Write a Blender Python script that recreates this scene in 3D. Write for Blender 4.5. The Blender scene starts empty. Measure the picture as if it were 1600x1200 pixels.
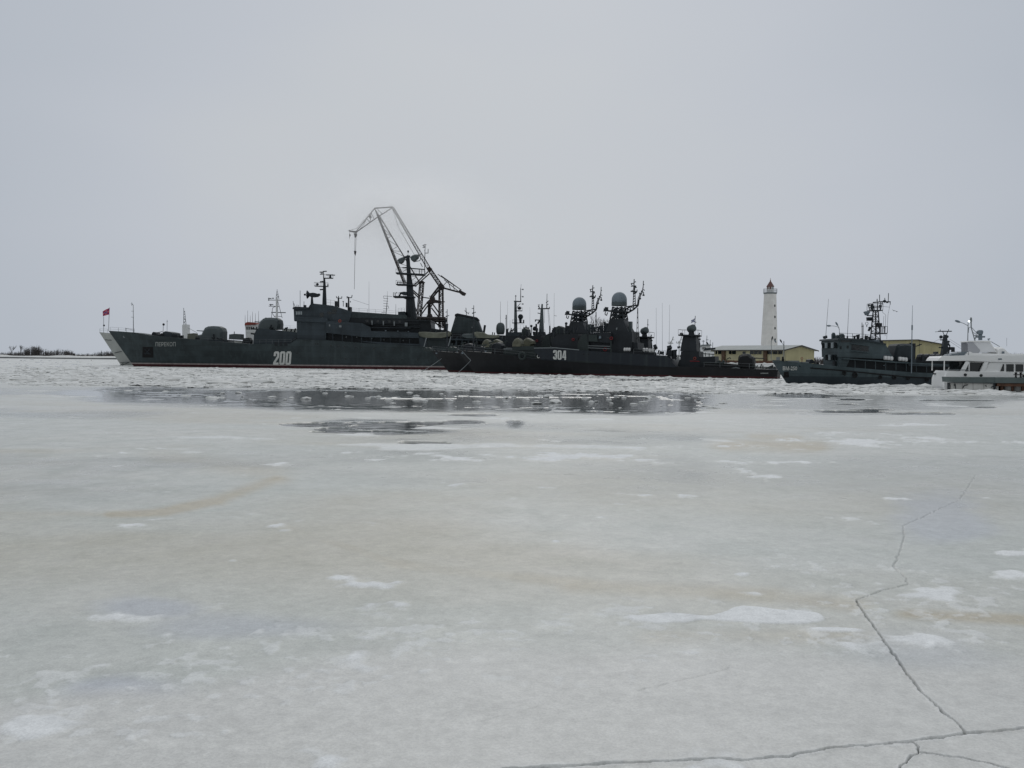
import bpy, bmesh, math, random
import numpy as np
from mathutils import Vector, Matrix

random.seed(7)
rng = np.random.default_rng(11)
SC = bpy.context.scene
COL = SC.collection
PI = math.pi
R = math.radians

# ------------------------------------------------------------------ camera
CAM_H = 3.0
FPX = 1390.0                      # focal length in pixels of the 1600-wide photograph
PITCH = math.atan(38.6 / FPX)
ROLL = R(0.6)
_fwd = Vector((0, math.cos(PITCH), -math.sin(PITCH)))
_up0 = Vector((0, math.sin(PITCH), math.cos(PITCH)))
_rt0 = Vector((1, 0, 0))
CR = _rt0 * math.cos(ROLL) + _up0 * math.sin(ROLL)
CU = _up0 * math.cos(ROLL) - _rt0 * math.sin(ROLL)
CF = _fwd
CP = Vector((0, 0, CAM_H))
cam_data = bpy.data.cameras.new("camera")
cam = bpy.data.objects.new("camera", cam_data)
COL.objects.link(cam)
cam_data.sensor_width = 36.0
cam_data.lens = 36.0 * FPX / 1600.0
cam_data.clip_start = 0.1
cam_data.clip_end = 12000
m3 = Matrix((CR, CU, -CF)).transposed()
cam.matrix_world = Matrix.Translation(CP) @ m3.to_4x4()
SC.camera = cam

# ------------------------------------------------------------------ sky, sun, exposure
SUN_EL, SUN_AZ = R(38), R(4)       # sun hidden in cloud ahead of the camera, a little to the right
world = bpy.data.worlds.new("World")
SC.world = world
world.use_nodes = True
nt = world.node_tree
nt.nodes.clear()
def N(tree, typ, **kw):
    n = tree.nodes.new(typ)
    for k, v in kw.items():
        setattr(n, k, v)
    return n
out = N(nt, 'ShaderNodeOutputWorld')
bg = N(nt, 'ShaderNodeBackground')
bg.inputs['Strength'].default_value = 0.1
sky = N(nt, 'ShaderNodeTexSky')
sky.sky_type = 'NISHITA'
sky.sun_disc = False
sky.sun_elevation = SUN_EL
sky.sun_rotation = SUN_AZ
sky.dust_density = 4.0
hs = N(nt, 'ShaderNodeHueSaturation')
hs.inputs['Saturation'].default_value = 0.35
hs.inputs['Value'].default_value = 0.55
nt.links.new(sky.outputs[0], hs.inputs['Color'])
tc = N(nt, 'ShaderNodeTexCoord')
# closed cloud deck: a broad paler zone where the sun stands behind it
dot = N(nt, 'ShaderNodeVectorMath', operation='DOT_PRODUCT')
nrm = N(nt, 'ShaderNodeVectorMath', operation='NORMALIZE')
nt.links.new(tc.outputs['Generated'], nrm.inputs[0])
nt.links.new(nrm.outputs['Vector'], dot.inputs[0])
lobe_el = R(10)
LOBE_AZ = R(-1)
dot.inputs[1].default_value = (math.sin(LOBE_AZ) * math.cos(lobe_el), math.cos(LOBE_AZ) * math.cos(lobe_el), math.sin(lobe_el))
ramp = N(nt, 'ShaderNodeValToRGB')
SKY_GAIN = 1.0
cr = ramp.color_ramp
cr.interpolation = 'LINEAR'
cr.elements[0].position = 0.2
cr.elements[0].color = (0.44, 0.465, 0.485, 1)
cr.elements[1].position = 1.0
cr.elements[1].color = (0.503, 0.530, 0.565, 1)
for pos_, col_ in ((0.972, (0.474, 0.506, 0.558, 1)), (0.93, (0.428, 0.466, 0.522, 1)), (0.85, (0.450, 0.482, 0.522, 1))):
    e = cr.elements.new(pos_); e.color = col_
mp = N(nt, 'ShaderNodeMath', operation='MULTIPLY_ADD')
nt.links.new(dot.outputs['Value'], mp.inputs[0]); mp.inputs[1].default_value = 0.5; mp.inputs[2].default_value = 0.5
cmap = N(nt, 'ShaderNodeMapping'); cmap.inputs['Scale'].default_value = (1.2, 1.2, 3.0)
nt.links.new(tc.outputs['Generated'], cmap.inputs['Vector'])
cn = N(nt, 'ShaderNodeTexNoise'); cn.inputs['Scale'].default_value = 1.6; cn.inputs['Detail'].default_value = 3.0
nt.links.new(cmap.outputs[0], cn.inputs['Vector'])
cna = N(nt, 'ShaderNodeMath', operation='MULTIPLY_ADD'); cna.inputs[1].default_value = 0.07; 
nt.links.new(cn.outputs['Fac'], cna.inputs[0])
mp2 = N(nt, 'ShaderNodeMath', operation='SUBTRACT'); nt.links.new(mp.outputs[0], mp2.inputs[0]); mp2.inputs[1].default_value = 0.035
nt.links.new(mp2.outputs[0], cna.inputs[2])
nt.links.new(cna.outputs[0], ramp.inputs['Fac'])
gain = N(nt, 'ShaderNodeMix', data_type='RGBA', blend_type='MULTIPLY'); gain.inputs[0].default_value = 1.0
gain.clamp_result = False
nt.links.new(ramp.outputs['Color'], gain.inputs[6]); gain.inputs[7].default_value = (10.0, 10.0, 10.0, 1)
mx = N(nt, 'ShaderNodeMix', data_type='RGBA'); mx.inputs[0].default_value = 0.97
nt.links.new(hs.outputs[0], mx.inputs[6]); nt.links.new(gain.outputs[2], mx.inputs[7])
nt.links.new(mx.outputs[2], bg.inputs['Color'])
nt.links.new(bg.outputs[0], out.inputs['Surface'])

sun_d = bpy.data.lights.new("sun", 'SUN')
sun_d.energy = 0.5
sun_d.angle = R(30)
sun_d.color = (1.0, 0.97, 0.93)
sun = bpy.data.objects.new("sun", sun_d)
COL.objects.link(sun)
sdir = Vector((math.sin(SUN_AZ) * math.cos(SUN_EL), math.cos(SUN_AZ) * math.cos(SUN_EL), math.sin(SUN_EL)))
sun.rotation_euler = sdir.to_track_quat('Z', 'Y').to_euler()
sun.location = (0, 0, 100)

vs = SC.view_settings
SC.display_settings.display_device = 'sRGB'
vs.view_transform = 'Standard'
vs.look = 'None'
vs.exposure = 0.08
vs.gamma = 1.0
vs.use_curve_mapping = False
SC.cycles.volume_bounces = 8
SC.cycles.max_bounces = 8

# ------------------------------------------------------------------ pixel rays (measuring aid: 1600x1200 photograph)
def ray(px, py):
    return CF + CR * ((px - 800) / FPX) - CU * ((py - 600) / FPX)
def at_depth(px, py, D):
    d = ray(px, py)
    return CP + d * (D / d.y)
def on_plane(px, py, z=0.0):
    d = ray(px, py)
    return CP + d * ((z - CAM_H) / d.z)

# ------------------------------------------------------------------ tagging
def tag(o, label=None, cat=None, group=None, kind=None):
    if label: o['label'] = label
    if cat: o['category'] = cat
    if group: o['group'] = group
    if kind: o['kind'] = kind
    return o

# ------------------------------------------------------------------ materials
MAT = {}
def paint(name, col, rough=0.55, vary=0.25, streak=0.0, rust=0.0, scale=0.35, metal=0.0, spec=0.25, bump=0.02, camo=None, plates=0.0):
    if name in MAT: return MAT[name]
    m = bpy.data.materials.new(name); m.use_nodes = True
    t = m.node_tree; b = t.nodes['Principled BSDF']
    b.inputs['Roughness'].default_value = rough
    b.inputs['Metallic'].default_value = metal
    b.inputs['Specular IOR Level'].default_value = spec
    co = N(t, 'ShaderNodeTexCoord')
    n1 = N(t, 'ShaderNodeTexNoise'); n1.inputs['Scale'].default_value = scale; n1.inputs['Detail'].default_value = 5
    t.links.new(co.outputs['Object'], n1.inputs['Vector'])
    r1 = N(t, 'ShaderNodeMapRange'); r1.inputs['From Min'].default_value = 0.3; r1.inputs['From Max'].default_value = 0.7
    r1.inputs['To Min'].default_value = 1 - vary; r1.inputs['To Max'].default_value = 1 + vary
    t.links.new(n1.outputs['Fac'], r1.inputs['Value'])
    mul = N(t, 'ShaderNodeMix', data_type='RGBA', blend_type='MULTIPLY'); mul.inputs[0].default_value = 1
    mul.inputs[6].default_value = (*col, 1)
    t.links.new(r1.outputs[0], mul.inputs[7])
    last = mul.outputs[2]
    if plates:                       # welded plating: each plate weathered a little differently, faint seams
        pm = N(t, 'ShaderNodeMapping'); pm.inputs['Rotation'].default_value = (R(90), 0, 0)
        t.links.new(co.outputs['Object'], pm.inputs['Vector'])
        br = N(t, 'ShaderNodeTexBrick'); br.inputs['Scale'].default_value = 1.0; br.inputs['Brick Width'].default_value = 5.2; br.inputs['Row Height'].default_value = 1.45
        br.inputs['Mortar Size'].default_value = 0.035; br.inputs['Color1'].default_value = (1 - plates, 1 - plates, 1 - plates, 1); br.inputs['Color2'].default_value = (1 + plates, 1 + plates, 1 + plates, 1)
        br.inputs['Mortar'].default_value = (.72, .72, .72, 1)
        t.links.new(pm.outputs[0], br.inputs['Vector'])
        mp_ = N(t, 'ShaderNodeMix', data_type='RGBA', blend_type='MULTIPLY'); mp_.inputs[0].default_value = 1
        t.links.new(last, mp_.inputs[6]); t.links.new(br.outputs['Color'], mp_.inputs[7]); last = mp_.outputs[2]
    if camo:
        nc = N(t, 'ShaderNodeTexNoise'); nc.inputs['Scale'].default_value = 0.09; nc.inputs['Detail'].default_value = 1.0
        t.links.new(co.outputs['Object'], nc.inputs['Vector'])
        rc = N(t, 'ShaderNodeMapRange'); rc.inputs['From Min'].default_value = 0.5; rc.inputs['From Max'].default_value = 0.52
        t.links.new(nc.outputs['Fac'], rc.inputs['Value'])
        mc = N(t, 'ShaderNodeMix', data_type='RGBA')
        t.links.new(rc.outputs[0], mc.inputs[0]); t.links.new(last, mc.inputs[6]); mc.inputs[7].default_value = (*camo, 1)
        last = mc.outputs[2]
    if streak > 0 or rust > 0:
        mapn = N(t, 'ShaderNodeMapping'); mapn.inputs['Scale'].default_value = (1.3, 1.3, 0.07)
        t.links.new(co.outputs['Object'], mapn.inputs['Vector'])
        n2 = N(t, 'ShaderNodeTexNoise'); n2.inputs['Scale'].default_value = 0.9; n2.inputs['Detail'].default_value = 4
        t.links.new(mapn.outputs[0], n2.inputs['Vector'])
        r2 = N(t, 'ShaderNodeMapRange'); r2.inputs['From Min'].default_value = 0.54; r2.inputs['From Max'].default_value = 0.72
        r2.inputs['To Max'].default_value = max(streak, rust)
        t.links.new(n2.outputs['Fac'], r2.inputs['Value'])
        m2 = N(t, 'ShaderNodeMix', data_type='RGBA')
        t.links.new(r2.outputs[0], m2.inputs[0]); t.links.new(last, m2.inputs[6])
        m2.inputs[7].default_value = (0.12, 0.06, 0.035, 1) if rust > streak else (col[0] * 1.9 + .01, col[1] * 1.9 + .01, col[2] * 1.85 + .01, 1)
        last = m2.outputs[2]
    t.links.new(last, b.inputs['Base Color'])
    if bump:
        bp = N(t, 'ShaderNodeBump'); bp.inputs['Strength'].default_value = 0.35; bp.inputs['Distance'].default_value = bump
        n3 = N(t, 'ShaderNodeTexNoise'); n3.inputs['Scale'].default_value = scale * 2.2; n3.inputs['Detail'].default_value = 2
        t.links.new(co.outputs['Object'], n3.inputs['Vector'])
        t.links.new(n3.outputs['Fac'], bp.inputs['Height']); t.links.new(bp.outputs[0], b.inputs['Normal'])
    MAT[name] = m
    return m
NAVY = paint('navy_grey_hull', (0.035, 0.047, 0.051), streak=0.34, plates=.12)
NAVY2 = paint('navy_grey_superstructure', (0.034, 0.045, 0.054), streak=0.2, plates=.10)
NAVYD = paint('navy_dark_recess_shade', (0.014, 0.018, 0.022), streak=0.1)  # dark gear; on set-back walls the recess shade is put into the colour
MASTG = paint('mast_dark_grey', (0.022, 0.028, 0.034))
PAT_LO = paint('patrol_hull_black', (0.0105, 0.0115, 0.0135), streak=0.2, plates=.16)
PAT_UP = paint('patrol_hull_green_grey', (0.026, 0.035, 0.034), streak=0.3, camo=(0.018, 0.023, 0.03))
PAT_S = paint('patrol_superstructure', (0.017, 0.021, 0.026), streak=0.15)
PAT_G = paint('patrol_green_house', (0.030, 0.040, 0.040), streak=0.2)
RADOME = paint('radome_grey', (0.17, 0.205, 0.235), vary=0.08, streak=0.1, bump=0)
TURRET = paint('turret_grey', (0.075, 0.092, 0.097), vary=0.12, streak=0.15)
TENDER = paint('tender_grey', (0.054, 0.074, 0.082), streak=0.3, plates=.10)
TENDER_D = paint('tender_dark', (0.028, 0.038, 0.045), streak=0.15)
STRIP = paint('tender_strip', (0.075, 0.093, 0.102), streak=0.2)
WHITE = paint('white_paint', (0.74, 0.75, 0.75), vary=0.05, streak=0.0, bump=0.004)
YWHITE = paint('yacht_white', (0.88, 0.88, 0.875), vary=0.05, rough=0.3, bump=0.003)
NUMW = paint('number_white', (0.56, 0.57, 0.55), vary=0.12, scale=2.0, bump=0)
NAMEW = paint('name_white', (0.36, 0.38, 0.37), vary=0.1, bump=0)
OLDWHITE = paint('old_white_hull', (0.36, 0.375, 0.36), vary=0.08, streak=0.1)
RED = paint('flag_red', (0.38, 0.03, 0.05), vary=0.1, bump=0)
FLAGW = paint('flag_white', (0.6, 0.6, 0.62), vary=0.05, bump=0)
FLAGB = paint('flag_blue', (0.03, 0.06, 0.25), vary=0.05, bump=0)
BOOT = paint('boot_red', (0.05, 0.011, 0.013), vary=0.35)
BOOTW = paint('waterline_white', (0.29, 0.25, 0.245), vary=0.25, scale=1.2)
BUOY = paint('lifebuoy_red', (0.22, 0.03, 0.035), bump=0)
ORANGE = paint('orange_red', (0.26, 0.06, 0.045), bump=0)
CANVAS = paint('canvas_beige', (0.125, 0.125, 0.09), vary=0.35, scale=0.9, bump=0.08)
BOATB = paint('boat_beige', (0.14, 0.145, 0.115), vary=0.25, scale=0.8, bump=0.03)
RAFT = paint('raft_white', (0.62, 0.62, 0.62), vary=0.06, bump=0)
BLACK = paint('rubber_black', (0.012, 0.012, 0.013), rough=0.8)
GLASS = paint('dark_glass', (0.012, 0.016, 0.018), rough=0.08, spec=0.5, vary=0.05, bump=0)
PALEGLASS = paint('pale_glass', (0.32, 0.36, 0.38), rough=0.1, spec=0.5, vary=0.05, bump=0)
CRANE = paint('crane_brown', (0.040, 0.036, 0.036), vary=0.3, rust=0.25)
STEEL = paint('grey_steel', (0.20, 0.22, 0.23), vary=0.1, bump=0)
THIN = paint('thin_grey_wire', (0.13, 0.14, 0.15), bump=0)
LH_WHITE = paint('lighthouse_white', (0.74, 0.725, 0.70), vary=0.08, streak=0.10, scale=0.5)
LH_RED = paint('lantern_red', (0.17, 0.095, 0.088), vary=0.15)
YELLOW = paint('yellow_plaster', (0.42, 0.385, 0.225), vary=0.10, streak=0.12, scale=0.25)
CREAM = paint('cream_plaster', (0.44, 0.41, 0.27), vary=0.12, streak=0.1)
ROOFG = paint('roof_sheet', (0.26, 0.29, 0.29), vary=0.12)
ROOFE = paint('roof_edge', (0.06, 0.055, 0.05), vary=0.15)
BROWN = paint('brown_post', (0.09, 0.055, 0.035), vary=0.2)
RUST = paint('rusty_steel', (0.11, 0.055, 0.035), vary=0.4, scale=1.5)
PIERG = paint('pier_grey', (0.10, 0.125, 0.125), vary=0.15, scale=0.8)
PIERW = paint('pier_white', (0.52, 0.52, 0.50), vary=0.12, scale=0.9, rust=0.35)
CONC = paint('quay_concrete', (0.16, 0.16, 0.155), vary=0.25, scale=0.3)
BARK = paint('bare_twigs', (0.055, 0.05, 0.048), vary=0.2, bump=0)
CONIFER = paint('conifer', (0.03, 0.04, 0.033), vary=0.3, bump=0)
def emit_mat(name, col, s):
    m = bpy.data.materials.new(name); m.use_nodes = True
    b = m.node_tree.nodes['Principled BSDF']
    b.inputs['Emission Color'].default_value = (*col, 1); b.inputs['Emission Strength'].default_value = s
    b.inputs['Base Color'].default_value = (*col, 1)
    return m
LAMP = emit_mat('lamp_light', (0.95, 1.0, 1.0), 1.6)
def snow_mat():
    m = bpy.data.materials.new('snow'); m.use_nodes = True
    t = m.node_tree; b = t.nodes['Principled BSDF']
    co = N(t, 'ShaderNodeTexCoord'); n1 = N(t, 'ShaderNodeTexNoise'); n1.inputs['Scale'].default_value = 0.8; n1.inputs['Detail'].default_value = 6
    t.links.new(co.outputs['Object'], n1.inputs['Vector'])
    rp = N(t, 'ShaderNodeValToRGB'); t.links.new(n1.outputs['Fac'], rp.inputs['Fac'])
    rp.color_ramp.elements[0].position = 0.3; rp.color_ramp.elements[0].color = (0.60, 0.605, 0.59, 1)
    rp.color_ramp.elements[1].position = 0.7; rp.color_ramp.elements[1].color = (0.80, 0.80, 0.785, 1)
    t.links.new(rp.outputs['Color'], b.inputs['Base Color'])
    b.inputs['Roughness'].default_value = 0.7
    return m
SNOW = snow_mat()

# ------------------------------------------------------------------ mesh builder
class MB:
    def __init__(s): s.v = []; s.f = []
    def add(s, vs, fs):
        o = len(s.v); s.v += [tuple(p) for p in vs]; s.f += [tuple(i + o for i in f) for f in fs]; return s
    def box(s, u0, u1, v0, v1, z0, z1):
        return s.add([(u0, v0, z0), (u1, v0, z0), (u1, v1, z0), (u0, v1, z0), (u0, v0, z1), (u1, v0, z1), (u1, v1, z1), (u0, v1, z1)],
                     [(0, 3, 2, 1), (4, 5, 6, 7), (0, 1, 5, 4), (1, 2, 6, 5), (2, 3, 7, 6), (3, 0, 4, 7)])
    def prism(s, poly, v0, v1):
        n = len(poly)
        vs = [(u, v0, z) for u, z in poly] + [(u, v1, z) for u, z in poly]
        fs = [tuple(range(n)), tuple(range(2 * n - 1, n - 1, -1))] + [(i, (i + 1) % n, n + (i + 1) % n, n + i) for i in range(n)]
        return s.add(vs, fs)
    def pillow(s, poly, w, slices=((-1, .8), (-.72, .97), (0, 1), (.72, .97), (1, .8)), v=0.0):
        cu = sum(p[0] for p in poly) / len(poly); cz = min(p[1] for p in poly)
        n = len(poly); vs = []; fs = []
        for k, (f, sc) in enumerate(slices):
            vs += [(cu + (u - cu) * sc, v + f * w, cz + (z - cz) * sc) for u, z in poly]
            if k:
                a = (k - 1) * n; b = k * n
                fs += [(a + i, a + (i + 1) % n, b + (i + 1) % n, b + i) for i in range(n)]
        fs += [tuple(range(n)), tuple(range(len(vs) - 1, len(vs) - n - 1, -1))]
        return s.add(vs, fs)
    def tube(s, p, q, r, n=6, r2=None):
        p = Vector(p); q = Vector(q); d = q - p
        if d.length < 1e-5: return s
        d.normalize(); a = d.orthogonal().normalized(); b = d.cross(a); r2 = r if r2 is None else r2
        vs = []
        for c, rr in ((p, r), (q, r2)):
            for i in range(n):
                t = 2 * PI * i / n
                vs.append(c + a * (rr * math.cos(t)) + b * (rr * math.sin(t)))
        fs = [(i, (i + 1) % n, n + (i + 1) % n, n + i) for i in range(n)] + [tuple(range(n - 1, -1, -1)), tuple(range(n, 2 * n))]
        return s.add(vs, fs)
    def path(s, pts, r, n=5):
        for a, b in zip(pts, pts[1:]): s.tube(a, b, r, n)
        return s
    def lathe(s, c, prof, n=16, axis=(0, 0, 1), half=False):
        ax = Vector(axis).normalized(); a = ax.orthogonal().normalized(); b = ax.cross(a); c = Vector(c)
        vs = []
        for r, h in prof:
            for i in range(n):
                t = 2 * PI * i / n
                vs.append(c + ax * h + a * (max(r, 1e-3) * math.cos(t)) + b * (max(r, 1e-3) * math.sin(t)))
        fs = []
        for k in range(len(prof) - 1):
            fs += [(k * n + i, k * n + (i + 1) % n, (k + 1) * n + (i + 1) % n, (k + 1) * n + i) for i in range(n)]
        fs += [tuple(range(n - 1, -1, -1)), tuple(range((len(prof) - 1) * n, len(prof) * n))]
        return s.add(vs, fs)
    def ball(s, c, r, n=10, sz=1.0):
        return s.lathe(c, [(r * math.sin(PI * k / 8), -r * sz * math.cos(PI * k / 8)) for k in range(9)], n)
    def torus(s, c, R0, r, axis=(0, 1, 0), n=16, m=6):
        ax = Vector(axis).normalized(); a = ax.orthogonal().normalized(); b = ax.cross(a); c = Vector(c); vs = []; fs = []
        for i in range(n):
            t = 2 * PI * i / n; d = a * math.cos(t) + b * math.sin(t)
            for j in range(m):
                p = 2 * PI * j / m
                vs.append(c + d * (R0 + r * math.cos(p)) + ax * (r * math.sin(p)))
        for i in range(n):
            for j in range(m):
                fs.append((i * m + j, ((i + 1) % n) * m + j, ((i + 1) % n) * m + (j + 1) % m, i * m + (j + 1) % m))
        return s.add(vs, fs)
    def frustum(s, base, top):       # two rectangles (u0,u1,v0,v1,z)
        vs = []
        for (u0, u1, v0, v1, z) in (base, top):
            vs += [(u0, v0, z), (u1, v0, z), (u1, v1, z), (u0, v1, z)]
        return s.add(vs, [(0, 3, 2, 1), (4, 5, 6, 7), (0, 1, 5, 4), (1, 2, 6, 5), (2, 3, 7, 6), (3, 0, 4, 7)])
    def build(s, name, mat, parent=None, label=None, smooth=False, fix=True):
        me = bpy.data.meshes.new(name)
        me.from_pydata(s.v, [], s.f)
        if fix:
            bm = bmesh.new(); bm.from_mesh(me)
            bmesh.ops.recalc_face_normals(bm, faces=bm.faces); bm.to_mesh(me); bm.free()
        if smooth:
            for p in me.polygons: p.use_smooth = True
        me.materials.append(mat)
        o = bpy.data.objects.new(name, me); COL.objects.link(o)
        if parent is not None: o.parent = parent
        if label: o['label'] = label
        return o

def children(o): return [c for c in COL.objects if c.parent == o]
def copy_tree(o, parent=None, skip=()):
    kids = {}
    for c in COL.objects:
        if c.parent is not None: kids.setdefault(c.parent.name, []).append(c)
    def rec(src, par):
        c = src.copy(); COL.objects.link(c); c.parent = par
        for k in kids.get(src.name, []):
            if not any(k.name.split('.')[0] == w for w in skip): rec(k, c)
        return c
    return rec(o, parent)

FITTINGS = {'mast_arms', 'radar', 'deck_gear', 'roof_gear', 'aft_gear', 'stern_gear', 'platform_gear', 'turret_gear', 'deck_posts', 'after_rail', 'mast_lamp', 'signal_yard'}
# ------------------------------------------------------------------ a frame for a ship or building: u along, v across (away from the camera), z up
class Frame:
    def __init__(s, name, label, cat, ox, oy, th, group=None):
        s.o = bpy.data.objects.new(name, None); COL.objects.link(s.o)
        s.o.location = (ox, oy, 0); s.o.rotation_euler = (0, 0, th); s.o.empty_display_size = 2
        tag(s.o, label, cat, group)
        s.O = (ox, oy); s.a = (math.cos(th), math.sin(th)); s.n = (-math.sin(th), math.cos(th)); s.th = th
    def uz(s, px, py, v=0.0):
        d = ray(px, py)
        # C + t d = O + u a + v n
        bx = s.O[0] + v * s.n[0]; by = s.O[1] + v * s.n[1]
        det = d.x * (-s.a[1]) - (-s.a[0]) * d.y
        t = (bx * (-s.a[1]) + s.a[0] * by) / det
        u = (d.x * by - d.y * bx) / det
        return (u, CAM_H + t * d.z)
    def P(s, px, py, v=0.0):
        u, z = s.uz(px, py, v); return (u, v, z)
    def W(s, u, v, z):
        return Vector((s.O[0] + u * s.a[0] + v * s.n[0], s.O[1] + u * s.a[1] + v * s.n[1], z))
    def mpp(s, v=0.0, px=None):      # metres per photograph pixel at this frame
        q = s.W(0, v, 0) if px is None else s.W(s.uz(px, 560, v)[0], v, 0)
        return q.y / FPX
    def poly(s, pts, v=0.0): return [s.uz(x, y, v) for x, y in pts]
    def slab(s, name, pts, v0, v1, mat, parent=None, label=None, pv=None):
        return MB().prism(s.poly(pts, v0 if pv is None else pv), v0, v1).build(name, mat, parent or s.o, label)
    def box(s, name, x0, y0, x1, y1, v0, v1, mat, parent=None, label=None):
        return s.slab(name, [(x0, y0), (x1, y0), (x1, y1), (x0, y1)], v0, v1, mat, parent, label)
    def pill(s, name, pts, w, mat, parent=None, v=0.0, smooth=True, label=None):
        return MB().pillow(s.poly(pts, v), w, v=v).build(name, mat, parent or s.o, label, smooth=False)
    def tubes(s, name, segs, r, mat, v=0.0, parent=None, n=5, extra=None, label=None):
        mb = MB()
        for sg in segs:
            rr = sg[4] if len(sg) > 4 else r
            r2 = sg[5] if len(sg) > 5 else rr
            mb.tube(s.P(sg[0], sg[1], v), s.P(sg[2], sg[3], v), rr, n, r2)
        if extra: extra(mb)
        o = mb.build(name, mat, parent or s.o, label)
        if name in FITTINGS: o['kind'] = 'stuff'      # clusters of fittings too small to pick apart
        return o
    def rail(s, name, pts, h, mat, v=0.0, parent=None, step=2.0, r=0.035):
        q = [Vector(s.P(x, y, v)) for x, y in pts]; mb = MB()
        for a, b in zip(q, q[1:]):
            k = max(1, int((b - a).length / step))
            for i in range(k + 1):
                c = a.lerp(b, i / k); mb.tube(c, c + Vector((0, 0, h)), r, 4)
            for f in (1.0, 0.5):
                mb.tube(a + Vector((0, 0, h * f)), b + Vector((0, 0, h * f)), r * .8, 4)
        return mb.build(name, mat, parent or s.o)
    def disc(s, name, px, py, rpx, v, mat, parent=None, d=0.05):
        r = rpx * s.mpp(v, px)
        return MB().lathe(s.P(px, py, v), [(r, 0), (r, d)], 12, axis=(0, -1, 0)).build(name, mat, parent or s.o)

class Hull:
    """lofted hull traced on its near side: deck edge pixels, stem and stern at the waterline."""
    def __init__(s, F, deck_px, stem_wl, stern_wl, B, entry_d, entry_w, stern_b=0.85):
        s.F = F; s.B = B
        def hb(u, u0, L, ent, e=2.2):
            x = u - u0
            b = 1.0
            if x < ent: b = 1 - (1 - max(x, 0) / ent) ** e
            tail = (x - L * 0.72) / (L * 0.28)
            if tail > 0: b *= 1 - (1 - stern_b) * tail ** 2
            return b * B / 2
        s.hbf = hb
        u0, z0 = F.uz(*deck_px[0], 0.0)
        pts = [(u0, z0)]
        for x, y in deck_px[1:]:
            v = -B / 2 * .6
            for _ in range(8):
                u, z = F.uz(x, y, v)
                v = -hb(u, u0, 1e9, entry_d)
            pts.append((u, z))
        s.u0 = u0; s.u1 = pts[-1][0]; s.L = s.u1 - u0
        s.deck = pts
        s.us_w = F.uz(*stem_wl, 0.0)[0]
        s.ue_w = F.uz(*stern_wl, -B / 2)[0]
        s.ed, s.ew = entry_d, entry_w
    def zd(s, u):
        p = s.deck
        if u <= p[0][0]: return p[0][1]
        for (a, za), (b, zb) in zip(p, p[1:]):
            if u <= b: return za + (zb - za) * (u - a) / max(b - a, 1e-6)
        return p[-1][1]
    def H(s, t, z):
        ud = s.u0 + t * s.L
        zd = s.zd(ud); f = min(max(z / zd, -0.08), 1.0)
        ust = s.us_w + (s.u0 - s.us_w) * f
        uen = s.ue_w + (s.u1 - s.ue_w) * f
        u = ust + t * (uen - ust)
        bd = s.hbf(ud, s.u0, s.L, s.ed)
        bw = s.hbf(s.us_w + t * (s.ue_w - s.us_w), s.us_w, s.ue_w - s.us_w, s.ew, 1.8) * .96
        g = max(f, 0) ** 1.25
        return u, bw + (bd - bw) * g
    def side(s, u, z):           # half breadth at (u,z)
        lo, hi = 0.0, 1.0
        for _ in range(30):
            m = (lo + hi) / 2
            if s.H(m, min(z, s.zd(s.u0 + m * s.L)))[0] < u: lo = m
            else: hi = m
        return s.H(lo, z)[1]
    def ts(s):
        t = set(i / 60 for i in range(61)); t |= set((i / 12) ** 2 * .12 for i in range(12))
        for u, _ in s.deck: t.add((u - s.u0) / s.L)
        return sorted(t)
    def band(s, name, zlo, zhi, mat, parent, rows=5, cap=False, off=0.0):
        """zlo/zhi: metres above water, or None for the deck edge"""
        ts = s.ts(); mb = MB(); n = len(ts); vs = []; 
        for j in range(rows + 1):
            for sgn in (-1, 1):
                for t in ts:
                    top = s.zd(s.u0 + t * s.L) if zhi is None else zhi
                    z = zlo + (top - zlo) * j / rows
                    u, b = s.H(t, z); vs.append((u - (off if t == 0 else 0), sgn * (b + off), z))
        fs = []
        for j in range(rows):
            for k in range(2):
                a = (j * 2 + k) * n; b = ((j + 1) * 2 + k) * n
                fs += [(a + i, a + i + 1, b + i + 1, b + i) for i in range(n - 1)]
            a = j * 2 * n; b = (j + 1) * 2 * n
            fs.append((a + n - 1, a + 2 * n - 1, b + 2 * n - 1, b + n - 1))
            fs.append((a, a + n, b + n, b))
        if cap:
            a = rows * 2 * n
            fs += [(a + i, a + i + 1, a + n + i + 1, a + n + i) for i in range(n - 1)]
        mb.add(vs, fs)
        return mb.build(name, mat, parent)
    def porthole(s, name, px, py, rpx, mat, parent, src=[None]):
        F = s.F; v = -s.B / 2
        for _ in range(5):
            u, z = F.uz(px, py, v); v = -s.side(u, z)
        r = rpx * F.mpp(v, px)
        return MB().lathe((u, v + 0.05, z), [(r * 1.25, 0), (r * 1.25, .10), (r, .10), (r, .06)], 10, axis=(0, -1, 0)).build(name, mat, parent)
    def decal(s, name, polys, mat, parent, px0, py0, px1, py1, skew=0.0, off=0.05):
        """polys in a unit box (x 0..1, y 0..1 up) laid on the near hull side between two pixel corners"""
        F = s.F; mb = MB()
        for k, (poly) in enumerate(polys):
            vs = []
            for (x, y) in poly:
                px = px0 + (px1 - px0) * x + skew * (y - .5); py = py1 + (py0 - py1) * y
                py += 0.0
                v = -s.B / 2
                for _ in range(5):
                    u, z = F.uz(px, py, v); v = -s.side(u, z) - off - 0.004 * k
                vs.append((u, v, z))
            n = len(vs)
            mb.add(vs, [tuple(range(n))])
        return mb.build(name, mat, parent, fix=False)

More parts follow.
